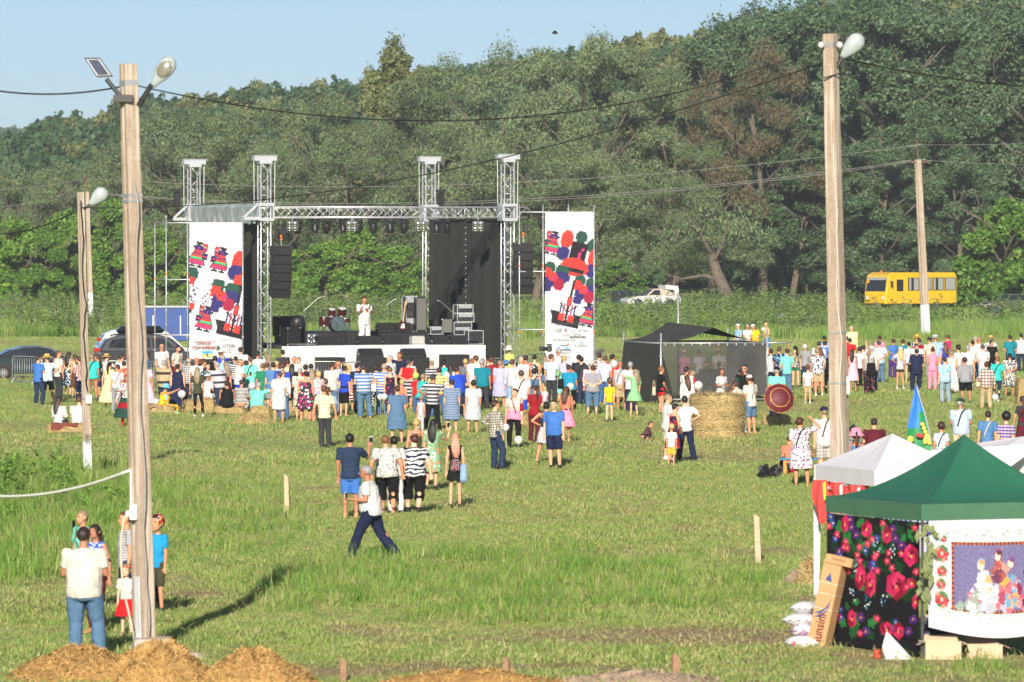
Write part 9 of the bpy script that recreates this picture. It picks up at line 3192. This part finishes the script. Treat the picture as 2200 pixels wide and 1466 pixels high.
def bag(name,lab,cat,z,x,y,wpx,hpx,dd,col,dep=.10,strap=True,group='bags carried in the crowd'):
	px,py=zp(z,x,y)
	p=at(px,py,dd);w,h=wpx*dd/F,hpx*dd/F
	t=thing(name,lab,cat,p,0,group)
	mb=MB();mb.box((0,0,0),(w,dep,h),bevel=min(.04,w*.2),taper=.85);mb.build('bag_body',cloth(col),t)
	mb=MB();mb.box((0,-dep/2-.012,-h*.16),(w*.7,.02,h*.42),bevel=.012);mb.build('pocket',cloth(col),t)
	if strap:
		mb=MB();mb.tube([(-w*.3,0,h*.48),(-w*.22,.02,h*.95),(0,.04,h*1.15),(w*.22,.02,h*.95),(w*.3,0,h*.48)],.010,6);mb.build('strap',cloth(col),t,True)
bag('rucksack','small black rucksack with bright emblem on the back of the short black dress','rucksack','J',1375,520,22,28,124.6,'black floral hot white 75',.13)
bag('rucksack','pale green rucksack at the waist of the straight black bob','rucksack','K',1360,610,17,25,147.2,'sage print offw 14',.13)
bag('rucksack','black leather rucksack on the striped top with patterned trousers','rucksack','G',1660,640,22,30,180.5,'black',.14)
bag('rucksack','patterned black and white rucksack on the long black ponytail','rucksack','G',680,570,12,16,205,'dgrey print white 18',.12)
bag('handbag','big black shoulder bag beside the teal striped top','handbag','E',640,520,14,22,182.5,'black')
bag('handbag','pale green handbag of the mint trousers','handbag','E',605,385,13,13,198.5,'sage')
bag('handbag','black carrier bag hanging beside the plain grey dress','handbag','D',930,860,8,19,169,'black')
bag('handbag','beige handbag with dark flower by the red checked shirt','handbag','H',1475,830,12,14,168,'beige print brown 9')
bag('handbag','black shoulder bag of the navy tunic','handbag','H',580,620,9,16,186,'black')
bag('handbag','white carrier bag beside the long white skirt','handbag','H',1188,860,11,22,178,'white')
bag('handbag','dark brown patterned handbag of the pink flowered dress by the bench','handbag','L',528,580,12,17,137,'dbrown print tan 16')
bag('handbag','beige handbag at the side of the red shorts','handbag','F',445,840,8,20,192,'beige')
bag('handbag','dark red handbag of the pink print t-shirt','handbag','K',885,330,9,17,153,'dred')
bag('jacket','pale blue denim jacket carried over the arm of the short black dress','jacket','J',1448,590,15,40,124.4,'ljeans',.12,False,None)
def phone(lab,z,x,y,dd,w=.075,h=.15,rz=0,tilt=0,back='white'):
	px,py=zp(z,x,y)
	t=thing('mobile_phone',lab,'phone',at(px,py,dd),R(rz),'mobile phones')
	t.rotation_euler[0]=R(tilt)
	mb=MB();mb.box((0,0,0),(w,.010,h),bevel=.004);mb.build('phone_case',plain('phone '+back,cc(back),.4),t)
	mb=MB();mb.box((0,-.0065,0),(w*.9,.003,h*.80));mb.build('screen',plain('dark screen',(.008,.009,.012),.1),t)
phone('dark phone at the ear of the turquoise top','I',302,255,91.9,.06,.12,40,0,'black')
# camera of the photographer, microphone, baby, umbrella
t=thing('photo_camera','black camera with big lens held before the right banner','camera',at(*zp('E',490,60),212.4),R(90))
mb=MB();mb.box((0,0,0),(.30,.20,.22),bevel=.04);mb.build('camera_body',BLACK,t)
mb=MB();mb.lathe([(.07,0),(.075,.2),(.085,.28)],(0,.1,0),12,m=Matrix.Rotation(R(-90),3,'X'));mb.build('lens',BLACK,t,True)
mb=MB();mb.box((0,0,.15),(.10,.22,.06),bevel=.02);mb.build('camera_grip',BLACK,t)
t=thing('microphone','black hand microphone before the face of the singer','microphone',at(795,657,223.7))
mb=MB();mb.tube([(0,0,0),(-.05,.0,-.14)],[.026,.018],8);mb.build('handle',BLACK,t,True)
mb=MB();mb.ball((.012,0,.025),.036,10);mb.build('grille_ball',GRILLE,t,True)
def umbrella():
	px,py=zp('G',452,1015)
	d=176.5
	o=at(px,py,d)
	t=thing('umbrella','dark red umbrella with gold wavy rings held over the sitting person','umbrella',o)
	n,Rr=8,.50
	ax=V3((.18,-.88,.30)).normalized()
	M=ax.to_track_quat('Z','Y').to_matrix()
	fab=NT('umbrella cloth');v=fab.coord();ln=fab.n('VectorMath',_operation='LENGTH');fab.l(v,ln.inputs[0])
	wv=fab.noise(v,12,2);rr=fab.math('ADD',ln.outputs['Value'],fab.math('MULTIPLY',wv.outputs[0],.06))
	f=fab.math('LESS_THAN',fab.math('ABSOLUTE',fab.math('SUBTRACT',fab.math('FRACT',fab.math('MULTIPLY',rr,7.0)),.5)),.07)
	fab.l(fab.mix(f,cc('#5e1620'),cc('#b07f35')),fab.b.inputs['Base Color']);fab.b.inputs['Roughness'].default_value=.6
	for g in range(n):
		V,Fc=[],[]
		m=7
		for i in range(m+1):
			q=i/m
			for j in range(5):
				a=2*math.pi*(g+j/4)/n
				r_=Rr*q*(1-.07*math.sin(math.pi*j/4)*q)
				V.append(M@V3((r_*math.cos(a),r_*math.sin(a),.20*(1-q*q)-.20*(1-0)*0)))
		for i in range(m):
			for j in range(4):
				w=i*5+j;Fc.append((w,w+1,w+6,w+5))
		obj('panel',np_mesh('panel',[tuple(p)for p in V],Fc,fab.m,smooth=True),t)
		a=2*math.pi*g/n
		mb=MB();mb.tube([M@V3((0,0,.195)),M@V3((Rr*.6*math.cos(a),Rr*.6*math.sin(a),.12)),M@V3((Rr*math.cos(a),Rr*math.sin(a),-.005))],.006,5);mb.build('rib',STEEL,t)
	mb=MB();mb.tube([M@V3((0,0,.25)),M@V3((0,0,-.55))],.010,6);mb.build('shaft',BLACK,t)
umbrella()
